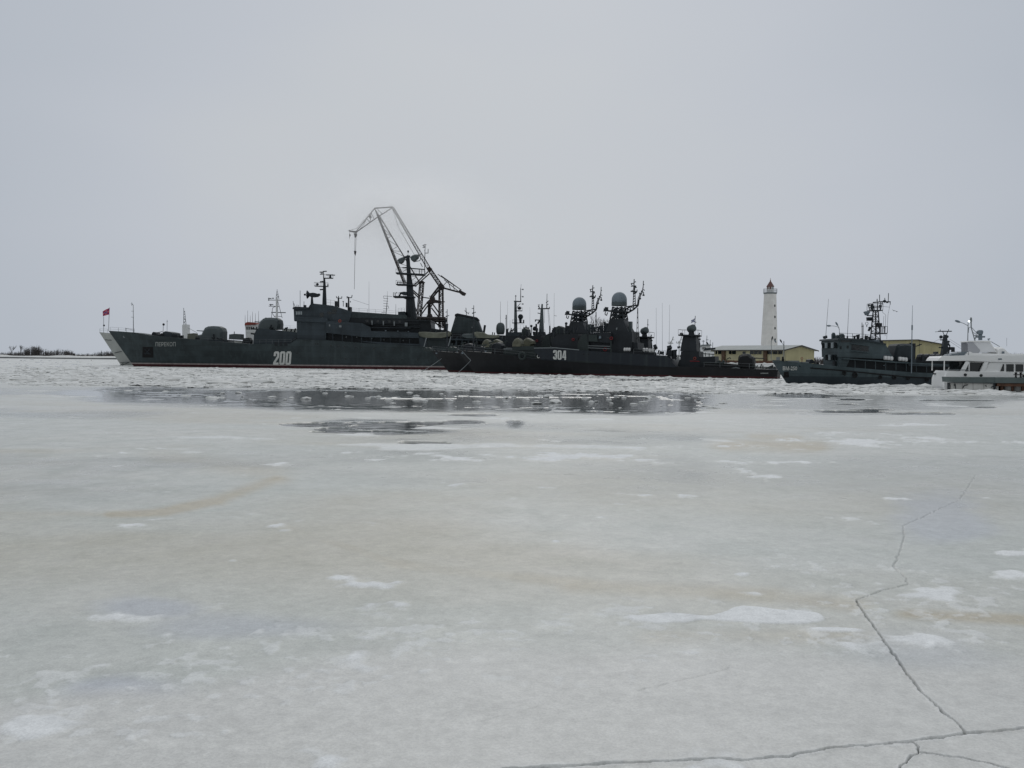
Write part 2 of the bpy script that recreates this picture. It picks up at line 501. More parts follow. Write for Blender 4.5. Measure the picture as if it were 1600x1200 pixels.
def text_polys(txt, bold=0.0):
    cu = bpy.data.curves.new('t', 'FONT'); cu.body = txt; cu.offset = bold; cu.resolution_u = 2
    ob = bpy.data.objects.new('t', cu); COL.objects.link(ob)
    dg = bpy.context.evaluated_depsgraph_get(); dg.update()
    me = bpy.data.meshes.new_from_object(ob.evaluated_get(dg))
    xs = [v.co.x for v in me.vertices]; ys = [v.co.y for v in me.vertices]
    x0, x1, y0, y1 = min(xs), max(xs), min(ys), max(ys)
    ps = [[((me.vertices[i].co.x - x0) / (x1 - x0), (me.vertices[i].co.y - y0) / (y1 - y0)) for i in p.vertices] for p in me.polygons]
    bpy.data.objects.remove(ob); bpy.data.curves.remove(cu); bpy.data.meshes.remove(me)
    return ps

def digit(ch):
    T = .40 ; H = .17     # stroke width (of the cell width), bar height
    def rect(a, b, c, d): return [(a, b), (c, b), (c, d), (a, d)]
    if ch == '0':
        o = [(.22, 0), (.78, 0), (1, .1), (1, .9), (.78, 1), (.22, 1), (0, .9), (0, .1)]
        i = [(.44, .15), (.58, .15), (.62, .19), (.62, .81), (.58, .85), (.44, .85), (.38, .81), (.38, .19)]
        return [[o[k], o[(k + 1) % 8], i[(k + 1) % 8], i[k]] for k in range(8)]
    if ch == '2':
        return [rect(0, 0, 1, H), [(0, H), (.46, H), (1, .56), (1, .64), (.6, .62)], rect(.6, .62, 1, .9) , [(0, .9), (.22, 1), (.78, 1), (1, .9), (.6, .83), (.4, .83)], [(0, .64), (.38, .64), (.38, .83), (0, .9)]]
    if ch == '3':
        return [[(0, .1), (.22, 0), (.78, 0), (1, .1), (.6, .16), (.4, .16)], [(0, .1), (.4, .16), (.4, .3), (0, .3)], rect(.6, .16, 1, .46), [(.35, .44), (.6, .44), (1, .46), (.9, .51), (1, .56), (.6, .58), (.35, .58)],
                rect(.6, .56, 1, .86), [(0, .9), (.4, .84), (.6, .84), (1, .9), (.78, 1), (.22, 1)], [(0, .7), (.4, .7), (.4, .84), (0, .9)]]
    if ch == '4':
        return [rect(.58, 0, .96, 1), [(0, .22), (.34, .22), (.68, 1), (.4, 1)], rect(0, .2, 1, .36)]
def digits_polys(s):
    out = []; n = len(s); w = 1.0 / (n + 0.12 * (n - 1))
    for k, c in enumerate(s):
        x0 = k * w * 1.12
        out += [[(x0 + x * w, y) for x, y in p] for p in digit(c)]
    return out
# ================================================================== SETTING: water, ice, banks, quay
def _hash(ix, iy, seed):
    h = (ix.astype(np.int64) * 374761393 + iy.astype(np.int64) * 668265263 + seed * 974634777) & 0xFFFFFFFF
    h = ((h ^ (h >> 13)) * 1274126177) & 0xFFFFFFFF
    h = (h ^ (h >> 16)) & 0xFFFFFFFF
    return h.astype(np.float64) / 4294967295.0
def vnoise(x, y, seed=0):
    ix = np.floor(x); iy = np.floor(y); fx = x - ix; fy = y - iy
    fx = fx * fx * fx * (fx * (fx * 6 - 15) + 10); fy = fy * fy * fy * (fy * (fy * 6 - 15) + 10)
    a = _hash(ix, iy, seed); b = _hash(ix + 1, iy, seed); c = _hash(ix, iy + 1, seed); d = _hash(ix + 1, iy + 1, seed)
    return (a + (b - a) * fx) * (1 - fy) + (c + (d - c) * fx) * fy
def fbm(x, y, seed=0, octv=4, lac=2.03, g=0.5):
    s = 0; a = 1; tot = 0
    for k in range(octv):
        s = s + a * vnoise(x + 17.3 * k, y - 9.1 * k, seed + k); tot += a; a *= g; x = x * lac; y = y * lac
    return s / tot
def sstep(a, b, x):
    t = np.clip((x - a) / (b - a), 0, 1); return t * t * (3 - 2 * t)

def grid_mesh(name, X, Y, Z, attrs, mat):
    nr, nc = X.shape
    me = bpy.data.meshes.new(name)
    nv = nr * nc
    me.vertices.add(nv)
    me.vertices.foreach_set('co', np.stack([X, Y, Z], -1).astype(np.float32).ravel())
    i = np.arange(nv).reshape(nr, nc)
    q = np.stack([i[:-1, :-1], i[:-1, 1:], i[1:, 1:], i[1:, :-1]], -1).reshape(-1, 4)
    nf = len(q)
    me.loops.add(nf * 4); me.loops.foreach_set('vertex_index', q.ravel().astype(np.int32))
    me.polygons.add(nf)
    me.polygons.foreach_set('loop_start', (np.arange(nf) * 4).astype(np.int32))
    me.polygons.foreach_set('loop_total', np.full(nf, 4, np.int32))
    me.polygons.foreach_set('use_smooth', np.ones(nf, bool))
    me.update(calc_edges=True); me.validate()
    for k, a in attrs.items():
        at = me.attributes.new(k, 'FLOAT', 'POINT'); at.data.foreach_set('value', a.astype(np.float32).ravel())
    me.materials.append(mat)
    o = bpy.data.objects.new(name, me); COL.objects.link(o)
    return o

def water_mat():
    m = bpy.data.materials.new('harbour_water'); m.use_nodes = True
    t = m.node_tree; b = t.nodes['Principled BSDF']
    b.inputs['Base Color'].default_value = (0.05, 0.06, 0.06, 1)
    b.inputs['Roughness'].default_value = 0.13; b.inputs['IOR'].default_value = 1.33
    co = N(t, 'ShaderNodeTexCoord'); n = N(t, 'ShaderNodeTexNoise'); n.inputs['Scale'].default_value = 0.9; n.inputs['Detail'].default_value = 3
    t.links.new(co.outputs['Object'], n.inputs['Vector'])
    bp = N(t, 'ShaderNodeBump'); bp.inputs['Strength'].default_value = 0.5; bp.inputs['Distance'].default_value = 0.06
    t.links.new(n.outputs['Fac'], bp.inputs['Height']); t.links.new(bp.outputs[0], b.inputs['Normal'])
    return m

def ice_mat():
    m = bpy.data.materials.new('river_ice'); m.use_nodes = True
    t = m.node_tree; b = t.nodes['Principled BSDF']; L = t.links.new
    co = N(t, 'ShaderNodeTexCoord')
    def noise(sc, det, dist=0.0, rough=0.5):
        n = N(t, 'ShaderNodeTexNoise'); n.inputs['Scale'].default_value = sc; n.inputs['Detail'].default_value = det
        n.inputs['Distortion'].default_value = dist; n.inputs['Roughness'].default_value = rough
        L(co.outputs['Object'], n.inputs['Vector']); return n
    def attr(nm):
        a = N(t, 'ShaderNodeAttribute'); a.attribute_name = nm; return a.outputs['Fac']
    def mixc(fac, a, bb):
        x = N(t, 'ShaderNodeMix', data_type='RGBA')
        if isinstance(fac, float): x.inputs[0].default_value = fac
        else: L(fac, x.inputs[0])
        for s, v in ((6, a), (7, bb)):
            if isinstance(v, tuple): x.inputs[s].default_value = (*v, 1)
            else: L(v, x.inputs[s])
        return x.outputs[2]
    def mrange(v, a, bb, c=0.0, d=1.0):
        r = N(t, 'ShaderNodeMapRange'); L(v, r.inputs['Value'])
        for k, q in zip(('From Min', 'From Max', 'To Min', 'To Max'), (a, bb, c, d)): r.inputs[k].default_value = q
        return r.outputs[0]
    nbig = noise(0.11, 4); nmid = noise(0.9, 5, 0.4); nfine = noise(9.0, 6, 0, .65); ngr = noise(42.0, 5, 0, .75)
    c = mixc(mrange(nbig.outputs['Fac'], .38, .62), (0.655, 0.675, 0.635), (0.725, 0.725, 0.68))
    c = mixc(mrange(nmid.outputs['Fac'], .40, .70, 0, .75), c, (0.58, 0.605, 0.572))
    c = mixc(attr('stain'), c, (0.565, 0.49, 0.35))
    c = mixc(attr('blue'), c, (0.56, 0.59, 0.66))
    c = mixc(attr('crust_sheen'), c, (0.735, 0.73, 0.70))
    c = mixc(attr('wet'), c, (0.17, 0.19, 0.19))
    c = mixc(attr('snow'), c, (0.92, 0.93, 0.93))
    c = mixc(attr('crack'), c, (0.37, 0.39, 0.395))
    nd = noise(2.6, 6, 0.6, .6)
    g0 = N(t, 'ShaderNodeMix', data_type='RGBA', blend_type='MULTIPLY'); g0.inputs[0].default_value = 1
    L(c, g0.inputs[6]); L(mrange(nd.outputs['Fac'], .3, .7, .92, 1.06), g0.inputs[7]); c = g0.outputs[2]
    nfl = noise(26.0, 2, 0, .5)
    c = mixc(mrange(nfl.outputs['Fac'], .66, .72, 0, .35), c, (0.80, 0.81, 0.81))
    g = N(t, 'ShaderNodeMix', data_type='RGBA', blend_type='MULTIPLY'); g.inputs[0].default_value = 1
    L(c, g.inputs[6]); L(mrange(nfine.outputs['Fac'], .3, .7, .89, 1.08), g.inputs[7])
    g2 = N(t, 'ShaderNodeMix', data_type='RGBA', blend_type='MULTIPLY'); g2.inputs[0].default_value = 1
    L(g.outputs[2], g2.inputs[6]); L(mrange(ngr.outputs['Fac'], .3, .7, .84, 1.13), g2.inputs[7])
    L(g2.outputs[2], b.inputs['Base Color'])
    # gloss: wet thin ice mirrors, snow does not
    r = N(t, 'ShaderNodeMath', operation='MULTIPLY_ADD'); L(attr('wet'), r.inputs[0]); r.inputs[1].default_value = -0.34
    L(mrange(nmid.outputs['Fac'], .3, .7, .28, .46), r.inputs[2])
    r2 = N(t, 'ShaderNodeMath', operation='MULTIPLY_ADD'); L(attr('snow'), r2.inputs[0]); r2.inputs[1].default_value = 0.4; L(r.outputs[0], r2.inputs[2])
    L(r2.outputs[0], b.inputs['Roughness'])
    b.inputs['IOR'].default_value = 1.31
    bp = N(t, 'ShaderNodeBump'); bp.inputs['Strength'].default_value = 0.25; bp.inputs['Distance'].default_value = 0.02
    ad = N(t, 'ShaderNodeMath', operation='ADD'); L(nfine.outputs['Fac'], ad.inputs[0]); L(ngr.outputs['Fac'], ad.inputs[1])
    L(ad.outputs[0], bp.inputs['Height'])
    nw = N(t, 'ShaderNodeMath', operation='MULTIPLY_ADD'); L(attr('wet'), nw.inputs[0]); nw.inputs[1].default_value = -0.22; nw.inputs[2].default_value = 0.25
    L(nw.outputs[0], bp.inputs['Strength'])
    L(bp.outputs[0], b.inputs['Normal'])
    return m
ICE = ice_mat()

# water sheet
o = MB().add([(-4000, -60, 0), (4000, -60, 0), (4000, 5000, 0), (-4000, 5000, 0)], [(0, 1, 2, 3)]).build('water', water_mat(), fix=False)
tag(o, kind='structure')

def build_ice():
    K = CAM_H * FPX
    s = np.concatenate([[2600, 2000, 1500, 1200, 1000, 860, 760, 690], np.arange(655, 120, -1.1), np.arange(120, 6.2, -0.5)])
    D = K / s
    c = np.concatenate([np.arange(-2600, -840, 35.0), np.arange(-840, 340, 2.6), np.arange(340, 830, 1.25), np.arange(830, 2600, 35.0)])
    T = c / FPX
    Y = np.repeat(D[:, None], len(T), 1); X = D[:, None] * T[None, :]
    # where each point shows in the photograph (used only to measure the ice's features)
    dx = X; dy = Y; dz = -CAM_H
    f = dy * CF.y + dz * CF.z
    px = 800 + FPX * (dx * CR.x + dy * CR.y + dz * CR.z) / f
    py = 600 - FPX * (dx * CU.x + dy * CU.y + dz * CU.z) / f
    nz = lambda sc, seed, o=4, sx=1.0: fbm(X / sc * sx, Y / sc, seed, o) - 0.5
    near = sstep(70, 45, Y)
    # ---- open water
    top = np.interp(px, [100, 165, 200, 330, 400, 560, 640, 700, 850, 1000, 1090, 1110], [640, 607, 603.5, 605.5, 606, 606, 608, 610, 611.5, 612, 618, 640])
    bot = np.interp(px, [100, 165, 300, 345, 352, 400, 460, 560, 700, 850, 1000, 1070, 1095, 1110], [600, 613, 616, 615, 624, 624, 632, 634, 636, 637.5, 641, 643, 630, 600])
    sd = np.minimum(py - top, bot - py)
    n1 = nz(3.0, 3, 5, 0.6); n2 = nz(0.9, 5, 4)
    fld = sd / 5.0 + n1 * 3.2 + n2 * 1.4 - 0.15
    # brash patches inside the lead, thicker to the right
    inside = sstep(0, 2, sd)
    br = nz(4.5, 21, 5, 0.55)
    fld = fld + inside * 1.2 - inside * sstep(0.12, 0.2, br + 0.06 * sstep(700, 960, px) + 0.05 * sstep(420, 300, px)) * 5.0
    def pud(x, y, rx, ry, k=1.0):
        return k * (1.2 - np.sqrt(((px - x) / rx) ** 2 + ((py - y) / ry) ** 2)) * 2.2
    PUD = [(495, 664.5, 42, 2.6), (600, 667, 50, 2.4), (665, 662, 85, 2.2), (725, 660, 28, 2.6), (735, 649, 36, 1.4), (655, 693, 34, 1.5), (690, 694, 12, 1.2),
           (802, 660, 10, 2.0), (520, 672, 20, 2.6), (560, 676, 60, 1.2), (1335, 643.8, 46, 1.5), (1360, 640.6, 34, 1.1), (1435, 647, 44, 1.2), (1500, 626, 60, 1.0), (1260, 618, 50, 3.0), (1075, 630, 17, 12),
           (1330, 624.5, 20, 1.4), (1325, 632, 20, 1.0), (1540, 637, 12, .9), (640, 596, 40, .8), (410, 598, 60, .8), (500, 600.5, 40, .9), (700, 589, 40, .6), (1030, 594, 90, 1.2), (900, 589.5, 50, .7)]
    for a in PUD:
        fld = np.maximum(fld, pud(*a) + n1 * 3.0 + n2 * 2.0 - .2)
    # narrow dark gaps in the brash field near the ships
    farz = sstep(80, 92, Y) * sstep(700, 400, Y)
    gap = np.abs(nz(5.0, 31, 4, 0.5)); g2 = nz(14, 33, 3, .4)
    fld = np.maximum(fld, farz * (1.1 * sstep(.012, .0, gap) * sstep(.02, .1, g2) - .25) - (1 - farz))
    water = sstep(-0.15, 0.15, fld)
    # ---- height
    Z = 0.055 + 0.02 * nz(1.7, 41, 4) * near + 0.012 * nz(.35, 43, 3) * near
    rough = farz * (0.12 * np.abs(nz(2.4, 51, 5, .7)) + 0.06 * np.abs(nz(.8, 53, 3)))
    Z = Z + rough
    edge = sstep(-1.6, -0.2, fld) * (1 - water)
    Z = Z - 0.035 * edge
    Z = Z - 0.30 * water
    # ---- wet thin ice round the lead and around the puddles
    wt = np.interp(px, [60, 165, 460, 760, 1000, 1100, 1480, 1600], [615, 603, 604, 606, 610, 612, 616, 612])
    wb = np.interp(px, [60, 165, 300, 460, 760, 1000, 1100, 1300, 1480, 1600], [615, 630, 634, 641, 643, 648, 645, 648, 646, 630])
    wet = sstep(-3, 6, np.minimum(py - wt, wb - py) + 14 * nz(7, 61, 4, .5)) * 0.92
    for (x, y, rx, ry) in [(600, 672, 160, 13), (560, 662, 120, 9), (805, 664, 26, 10), (655, 693, 60, 5), (410, 622, 60, 12), (330, 622, 30, 14), (1360, 644, 130, 6), (1075, 630, 26, 15), (1260, 622, 90, 12)]:
        wet = np.maximum(wet, sstep(.9, .35, np.sqrt(((px - x) / rx) ** 2 + ((py - y) / ry) ** 2) + 1.2 * nz(3, 63, 4, .5)) * .9)
    lowwet = sstep(0.05, 0.25, nz(11, 65, 5, .6)) * sstep(110, 60, Y) * 0.35
    wet = np.maximum(wet, lowwet * sstep(14, 24, Y))
    # ---- snow patches
    P = np.zeros_like(px)
    for (x, y, rx, ry, k) in [(1215, 970, 105, 15, 1.3), (1165, 960, 40, 12, .6), (1050, 972, 70, 7, .85), (1300, 990, 60, 6, .7), (1570, 903, 90, 10, .8), (1582, 868, 34, 7, .85), (1162, 901, 20, 5, .75), (1190, 930, 40, 8, .5),
                              (600, 1005, 130, 30, .36), (545, 1052, 80, 22, .4), (390, 1072, 40, 12, .5), (430, 1090, 120, 10, .38), (165, 1138, 120, 22, .5), (140, 1045, 80, 25, .34), (50, 1150, 70, 30, .42), (1470, 1010, 130, 14, .5),
                              (1075, 1025, 44, 9, .6), (1010, 1038, 40, 8, .5), (240, 1000, 120, 30, .4), (1500, 930, 130, 14, .45), (870, 850, 16, 4, .6), (790, 655, 30, 2, .5), (1385, 782, 40, 5, .6), (870, 715, 200, 8, .42),
                              (1050, 700, 130, 8, .45), (1400, 690, 200, 12, .42), (1330, 695, 24, 5, .6), (1230, 725, 60, 3, .6), (1200, 748, 40, 3, .45), (1420, 665, 60, 3, .5), (700, 720, 300, 10, .3), (560, 910, 200, 20, .25)]:
        P = P + k * np.exp(-((px - x) / rx) ** 2 - ((py - y) / ry) ** 2)
    nn = nz(1.3, 71, 5) * 1.0 + nz(.32, 73, 4) * .55
    snow = sstep(0.38, 0.62, P + nn * (1.25 - .45 * sstep(.6, 1.0, P)) * sstep(90, 50, Y))
    fl = nz(.16, 171, 4) + .6 * nz(.5, 173, 4)
    # torn crust: small flakes scattered in the lower left and along the brown bands
    zone = np.zeros_like(px)
    for (x, y, rx, ry, k) in [(200, 1120, 330, 60, 1.0), (450, 1040, 260, 60, 1.0), (640, 1000, 200, 45, 1.0), (60, 1060, 160, 60, .7), (1450, 950, 260, 70, .9), (1060, 990, 260, 50, .8), (1350, 1010, 260, 30, .9), (1200, 890, 200, 40, .5), (900, 1060, 300, 40, .4)]:
        zone = np.maximum(zone, k * np.exp(-((px - x) / rx) ** 2 - ((py - y) / ry) ** 2))
    snow = np.maximum(snow, .50 * sstep(.28, .46, fl * 1.1 + .25 * zone) * sstep(.15, .5, zone))
    # scattered thin streaks of drifted snow in the middle distance
    st = nz(1.9, 75, 5, .55) + .5 * nz(9, 77, 3, .5)
    snow = np.maximum(snow, sstep(.25, .34, st) * sstep(12, 20, Y) * sstep(95, 60, Y) * .75)
    # brash field by the ships is broken white ice
    snow = np.maximum(snow, farz * (0.10 + 0.50 * sstep(-.06, .12, nz(1.6, 79, 5, .6))))
    rim = sstep(608, 602, py) * sstep(596, 601, py)
    crust_sheen = sstep(-.12, .18, nz(6, 81, 4) + 0.5 * sstep(990, 1130, py - 0.05 * (800 - px) * (px < 800) + 0.0 * px) - .12) * sstep(950, 1060, py)
    crust_sheen = np.maximum(crust_sheen, .9 * sstep(24, 60, Y) * (1 - .4 * sstep(-.1, .1, nz(6, 181, 4, .4))))  # far ice paler with distance: grazing sheen put into the colour
    blue = np.zeros_like(px)
    for (x, y, rx, ry, k) in [(190, 1090, 120, 30, .9), (420, 985, 200, 26, .5), (230, 955, 90, 20, .6), (1480, 815, 90, 60, .55), (800, 1100, 400, 60, .3), (1430, 1060, 200, 70, .4)]:
        blue = np.maximum(blue, k * sstep(1.1, .2, np.sqrt(((px - x) / rx) ** 2 + ((py - y) / ry) ** 2) + 1.1 * nz(2, 83, 4)))
    # ---- tan stains
    stain = np.zeros_like(px)
    def seg(x0, y0, x1, y1, w, k, fy=1.0):
        t = np.clip(((px - x0) * (x1 - x0) + (py - y0) * (y1 - y0)) / ((x1 - x0) ** 2 + (y1 - y0) ** 2), 0, 1)
        d = np.hypot((px - x0 - t * (x1 - x0)) * .35, py - y0 - t * (y1 - y0)) / w
        return k * np.exp(-d * d)
    for a in [(175, 808, 255, 804, 6, .62), (255, 804, 335, 786, 7, .62), (335, 786, 430, 752, 8, .5), (0, 806, 175, 808, 6, .25), (1140, 697, 1270, 700, 9, .55), (1180, 684, 1240, 686, 6, .4), (440, 825, 620, 885, 14, .28),
              (620, 885, 900, 915, 16, .3), (900, 920, 1200, 935, 16, .36), (1200, 935, 1330, 950, 14, .3), (1420, 965, 1620, 975, 9, .5), (1030, 1000, 1330, 1000, 14, .3), (250, 715, 420, 740, 12, .22), (800, 760, 1500, 790, 40, .15)]:
        stain = np.maximum(stain, seg(*a))
    stain = np.clip(stain * 1.45 * (1.0 + 1.6 * nz(2.2, 91, 5)), 0, .75)
    stain = np.maximum(stain, .42 * sstep(.0, .22, nz(9, 93, 5, .5)) * sstep(80, 45, Y) * sstep(8, 14, Y))
    # ---- cracks
    crack = np.zeros_like(px); lip = np.zeros_like(px)
    CR_ = [([(1337, 936), (1346, 950), (1375, 992), (1410, 1040), (1440, 1080), (1470, 1108), (1512, 1144.5)], .012, .9),
           ([(700, 1206), (860, 1196), (1000, 1189), (1085, 1187), (1160, 1186), (1235, 1180), (1290, 1167), (1380, 1162), (1430, 1156), (1512, 1145), (1560, 1141), (1600, 1137), (1720, 1128)], .016, .95),
           ([(1424, 1158), (1436, 1166), (1431, 1176), (1410, 1195), (1396, 1209)], .009, .9), ([(1434, 1174), (1500, 1182), (1600, 1204), (1640, 1210)], .012, .8),
           ([(1337, 936), (1380, 922), (1417, 912), (1415, 900), (1397, 885), (1403, 868), (1410, 845), (1411, 820), (1430, 812), (1500, 780), (1524, 743)], .014, .34),
           ([(1000, 1077), (1080, 1058), (1140, 1042)], .008, .16), ([(750, 1125), (800, 1112), (870, 1094)], .008, .10)]
    msk = Y < 26
    xs, ys = X[msk], Y[msk]
    cm = np.zeros_like(xs); lm = np.zeros_like(xs)
    wob = (fbm(xs * 9, ys * 9, 101, 3) - .5) * .05
    wob2 = (fbm(xs * 9, ys * 9, 111, 3) - .5) * .05
    prng = np.random.default_rng(5)
    for pts, w, k in CR_:
        g = [on_plane(x, y, 0.05) for x, y in pts]
        q = []
        for a, b in zip(g, g[1:]):
            L = (b - a).length; kk = max(1, int(L / .22))
            for i in range(kk):
                p = a.lerp(b, i / kk); j = prng.normal(0, .012, 2) if i else (0, 0)
                q.append((p.x + j[0], p.y + j[1]))
        q.append((g[-1].x, g[-1].y))
        dmin = np.full_like(xs, 9.0)
        q = np.array(q)
        for (a, b) in zip(q[:-1], q[1:]):
            lo = np.minimum(a, b) - .35; hi = np.maximum(a, b) + .35
            sel = np.nonzero((xs > lo[0]) & (xs < hi[0]) & (ys > lo[1]) & (ys < hi[1]))[0]
            if not len(sel): continue
            xx = xs[sel] + wob[sel]; yy = ys[sel] + wob2[sel]
            d = b - a; t = np.clip(((xx - a[0]) * d[0] + (yy - a[1]) * d[1]) / (d @ d), 0, 1)
            dmin[sel] = np.minimum(dmin[sel], np.hypot(xx - a[0] - t * d[0], yy - a[1] - t * d[1]))
        cell = ys / FPX * 0.75
        ww = np.maximum(w * (1 + 22 * wob), cell)
        cm = np.maximum(cm, k * np.clip(w / cell * .9 + .25, 0, 1) * sstep(1.15, .45, dmin / ww))
        lm = np.maximum(lm, k * sstep(3.6, 1.4, dmin / ww))
    crack[msk] = cm; lip[msk] = lm
    Z = Z + 0.006 * lip - 0.06 * crack + 0.015 * snow * near
    snow = np.maximum(snow * (1 - crack), .35 * lip * (1 - crack) * (nz(.5, 121, 3) > -.05))
    wet = wet * (1 - snow) * (1 - .55 * sstep(1085, 1130, px))
    o = grid_mesh('ice_sheet', X, Y, Z, dict(snow=snow, stain=stain, wet=wet, crack=crack, blue=blue, crust_sheen=crust_sheen), ICE)
    tag(o, kind='structure')
    return fld, px, py, X, Y, Z
ICEDATA = build_ice()

# ---- broken ice: many small lumps in the field before the ships, and floes in the open lead
def ico():
    bm = bmesh.new(); bmesh.ops.create_icosphere(bm, subdivisions=1, radius=1)
    v = np.array([p.co[:] for p in bm.verts]); f = np.array([[q.index for q in p.verts] for p in bm.faces]); bm.free(); return v, f
ICOV, ICOF = ico()
def lumps(name, spots, mat, seed):
    r = np.random.default_rng(seed); V = []; F = []
    for k, (x, y, sx, sz) in enumerate(spots):
        v = ICOV * (1 + r.uniform(-.35, .35, (12, 1)))
        a = r.uniform(0, PI); v = np.stack([v[:, 0] * sx * r.uniform(.7, 1.5), v[:, 1] * sx, np.maximum(v[:, 2], -.4) * sz], -1)
        v = np.stack([v[:, 0] * math.cos(a) - v[:, 1] * math.sin(a) * .9 + x, v[:, 0] * math.sin(a) * .6 + v[:, 1] * math.cos(a) + y, v[:, 2] + .05], -1)
        V.append(v); F.append(ICOF + 12 * k)
    V = np.concatenate(V); F = np.concatenate(F)
    me = bpy.data.meshes.new(name); me.from_pydata(V.tolist(), [], F.tolist()); me.materials.append(mat)
    o = bpy.data.objects.new(name, me); COL.objects.link(o); return o
sp = []
for _ in range(7500):
    px = random.uniform(-60, 1680); h0 = 553 + .0105 * px
    py = h0 + random.uniform(17, 52) ** 1.0
    p = on_plane(px, py)
    if p.y > 226 or p.y < 84: continue
    dens = .95 if p.y > 95 else .5
    if random.random() > dens: continue
    s_ = random.lognormvariate(-1.45, .55)
    sp.append((p.x, p.y, s_ * 1.5, s_ * random.uniform(.15, .42)))
# crumbled rims of the open lead
for _ in range(700):
    px = random.uniform(150, 1150); top = np.interp(px, [165, 330, 560, 700, 1000, 1100], [603, 604, 605, 609, 611, 617])
    p = on_plane(px, top - .6 - random.expovariate(.5))
    s_ = random.lognormvariate(-2.0, .45); sp.append((p.x, p.y, s_ * 1.5, s_ * .35))
for _ in range(90):
    px = random.uniform(330, 1130)
    py = random.uniform(np.interp(px, [330, 1000], [606, 613]), np.interp(px, [330, 460, 1000, 1130], [618, 630, 640, 640]))
    if random.random() > np.interp(px, [330, 600, 760, 1000], [.3, .25, .5, .8]): continue
    p = on_plane(px, py); s_ = random.lognormvariate(-2.1, .5); sp.append((p.x, p.y, s_ * 1.5, s_ * .5))
# snow heaped against the hulls and the pier
for (x0, y0, x1, y1, n) in [(1225, 602.5, 1460, 605, 160), (1480, 612, 1570, 614.5, 90), (745, 585, 1215, 594.5, 200), (1100, 593, 1220, 596, 80)]:
    for _ in range(n):
        f_ = random.random(); p = on_plane(x0 + (x1 - x0) * f_, y0 + (y1 - y0) * f_ + random.uniform(-.3, 1.0))
        s_ = random.lognormvariate(-1.3, .4); sp.append((p.x, p.y, s_ * 1.4, s_ * .5))
o = lumps('brash_ice', sp, SNOW, 3); tag(o, kind='stuff')

def floe(px, py, wpx, hpx, label):
    p = on_plane(px, py); m = p.y / FPX
    w = wpx * m / 2; z = max(.08, hpx * m * .7)
    n = 12; ph = [random.uniform(0, 6.28) for _ in range(3)]
    mb = MB(); rings = []
    for (f, zz) in ((.9, -.12), (1.0, .03), (.86, z * .6), (.55, z), (.2, z * random.uniform(.8, 1.25))):
        rg = []
        for i in range(n):
            t = 2 * PI * i / n
            r = 1 + .22 * math.sin(2 * t + ph[0]) + .16 * math.sin(3 * t + ph[1]) + random.uniform(-.1, .1)
            rg.append((w * f * r * math.cos(t), w * .75 * f * r * math.sin(t), zz + random.uniform(-.2, .2) * z * (zz > .05)))
        rings.append(rg)
    vs = [q for r in rings for q in r]
    fs = [(k * n + i, k * n + (i + 1) % n, (k + 1) * n + (i + 1) % n, (k + 1) * n + i) for k in range(4) for i in range(n)] + [tuple(range(n - 1, -1, -1)), tuple(range(4 * n, 5 * n))]
    mb.add(vs, fs)
    o = mb.build('ice_floe', SNOW); o.location = (p.x, p.y, 0)
    tag(o, label, 'ice floe', 'white ice floes adrift in the dark open lead')
GEN_FLOE = 'white crumbly ice floe adrift in the dark open lead below the ships'
floe(331, 623, 24, 5, 'largest white ice floe at the left end of the open lead, a rounded heap')
floe(592, 621, 9, 4, 'tall rounded white ice lump in the dark lead below the crane')
floe(865, 586, 14, 5, 'pointed white snow lump leaning on the black hull below the number 304')
floe(957, 590, 13, 4, 'low white snow lump on the black hull below the red lifebuoy')
for px, py, w_, h_ in [(200, 611, 14, 2), (213, 609, 10, 2), (258, 612, 12, 2), (290, 619, 14, 2), (345, 622, 14, 3), (392, 609, 10, 2), (425, 621, 14, 3), (455, 622, 9, 2), (466, 612, 8, 2), (508, 615, 9, 2), (545, 620, 13, 3), (575, 623, 8, 2), (608, 626, 12, 2),
                       (612, 610, 10, 2), (640, 614, 12, 2), (655, 626, 20, 2.4), (664, 627, 9, 3), (690, 616, 8, 2), (704, 627, 10, 3), (745, 628, 14, 2), (770, 621, 9, 2), (790, 629, 10, 2), (803, 621, 9, 3), (822, 625, 13, 3),
                       (838, 627, 9, 2), (858, 619, 14, 4), (868, 626, 18, 3), (880, 615, 12, 3), (903, 620, 9, 3), (914, 623, 11, 3), (924, 629, 11, 4), (935, 614, 9, 3), (948, 617, 9, 3), (951, 625, 9, 3), (962, 619, 8, 2),
                       (975, 622, 9, 3), (990, 632, 12, 2), (1005, 629, 12, 3), (1018, 620, 12, 4), (1075, 622, 9, 2), (1085, 620, 9, 2), (1200, 634, 24, 3), (1175, 632, 16, 3)]:
    ZN = [(300, 'below the long ship bow lettering'), (420, 'below the long ship gun turrets'), (460, 'below the white number 200'), (560, 'below the long ship bridge'), (660, 'below the crane'), (760, 'below the long ship funnel'),
          (850, 'below the two black patrol bows'), (900, 'below the white number 304'), (1030, 'below the two radome towers'), (1100, 'at the right end of the lead'), (1700, 'in slush left of the tender bow')]
    zn = next(t for x, t in ZN if px < x)
    floe(px, py, w_, h_, ('wide' if w_ >= 13 else 'small') + ' white ice floe in the dark lead ' + zn if px < 1100 else 'low white ice floe ' + zn)

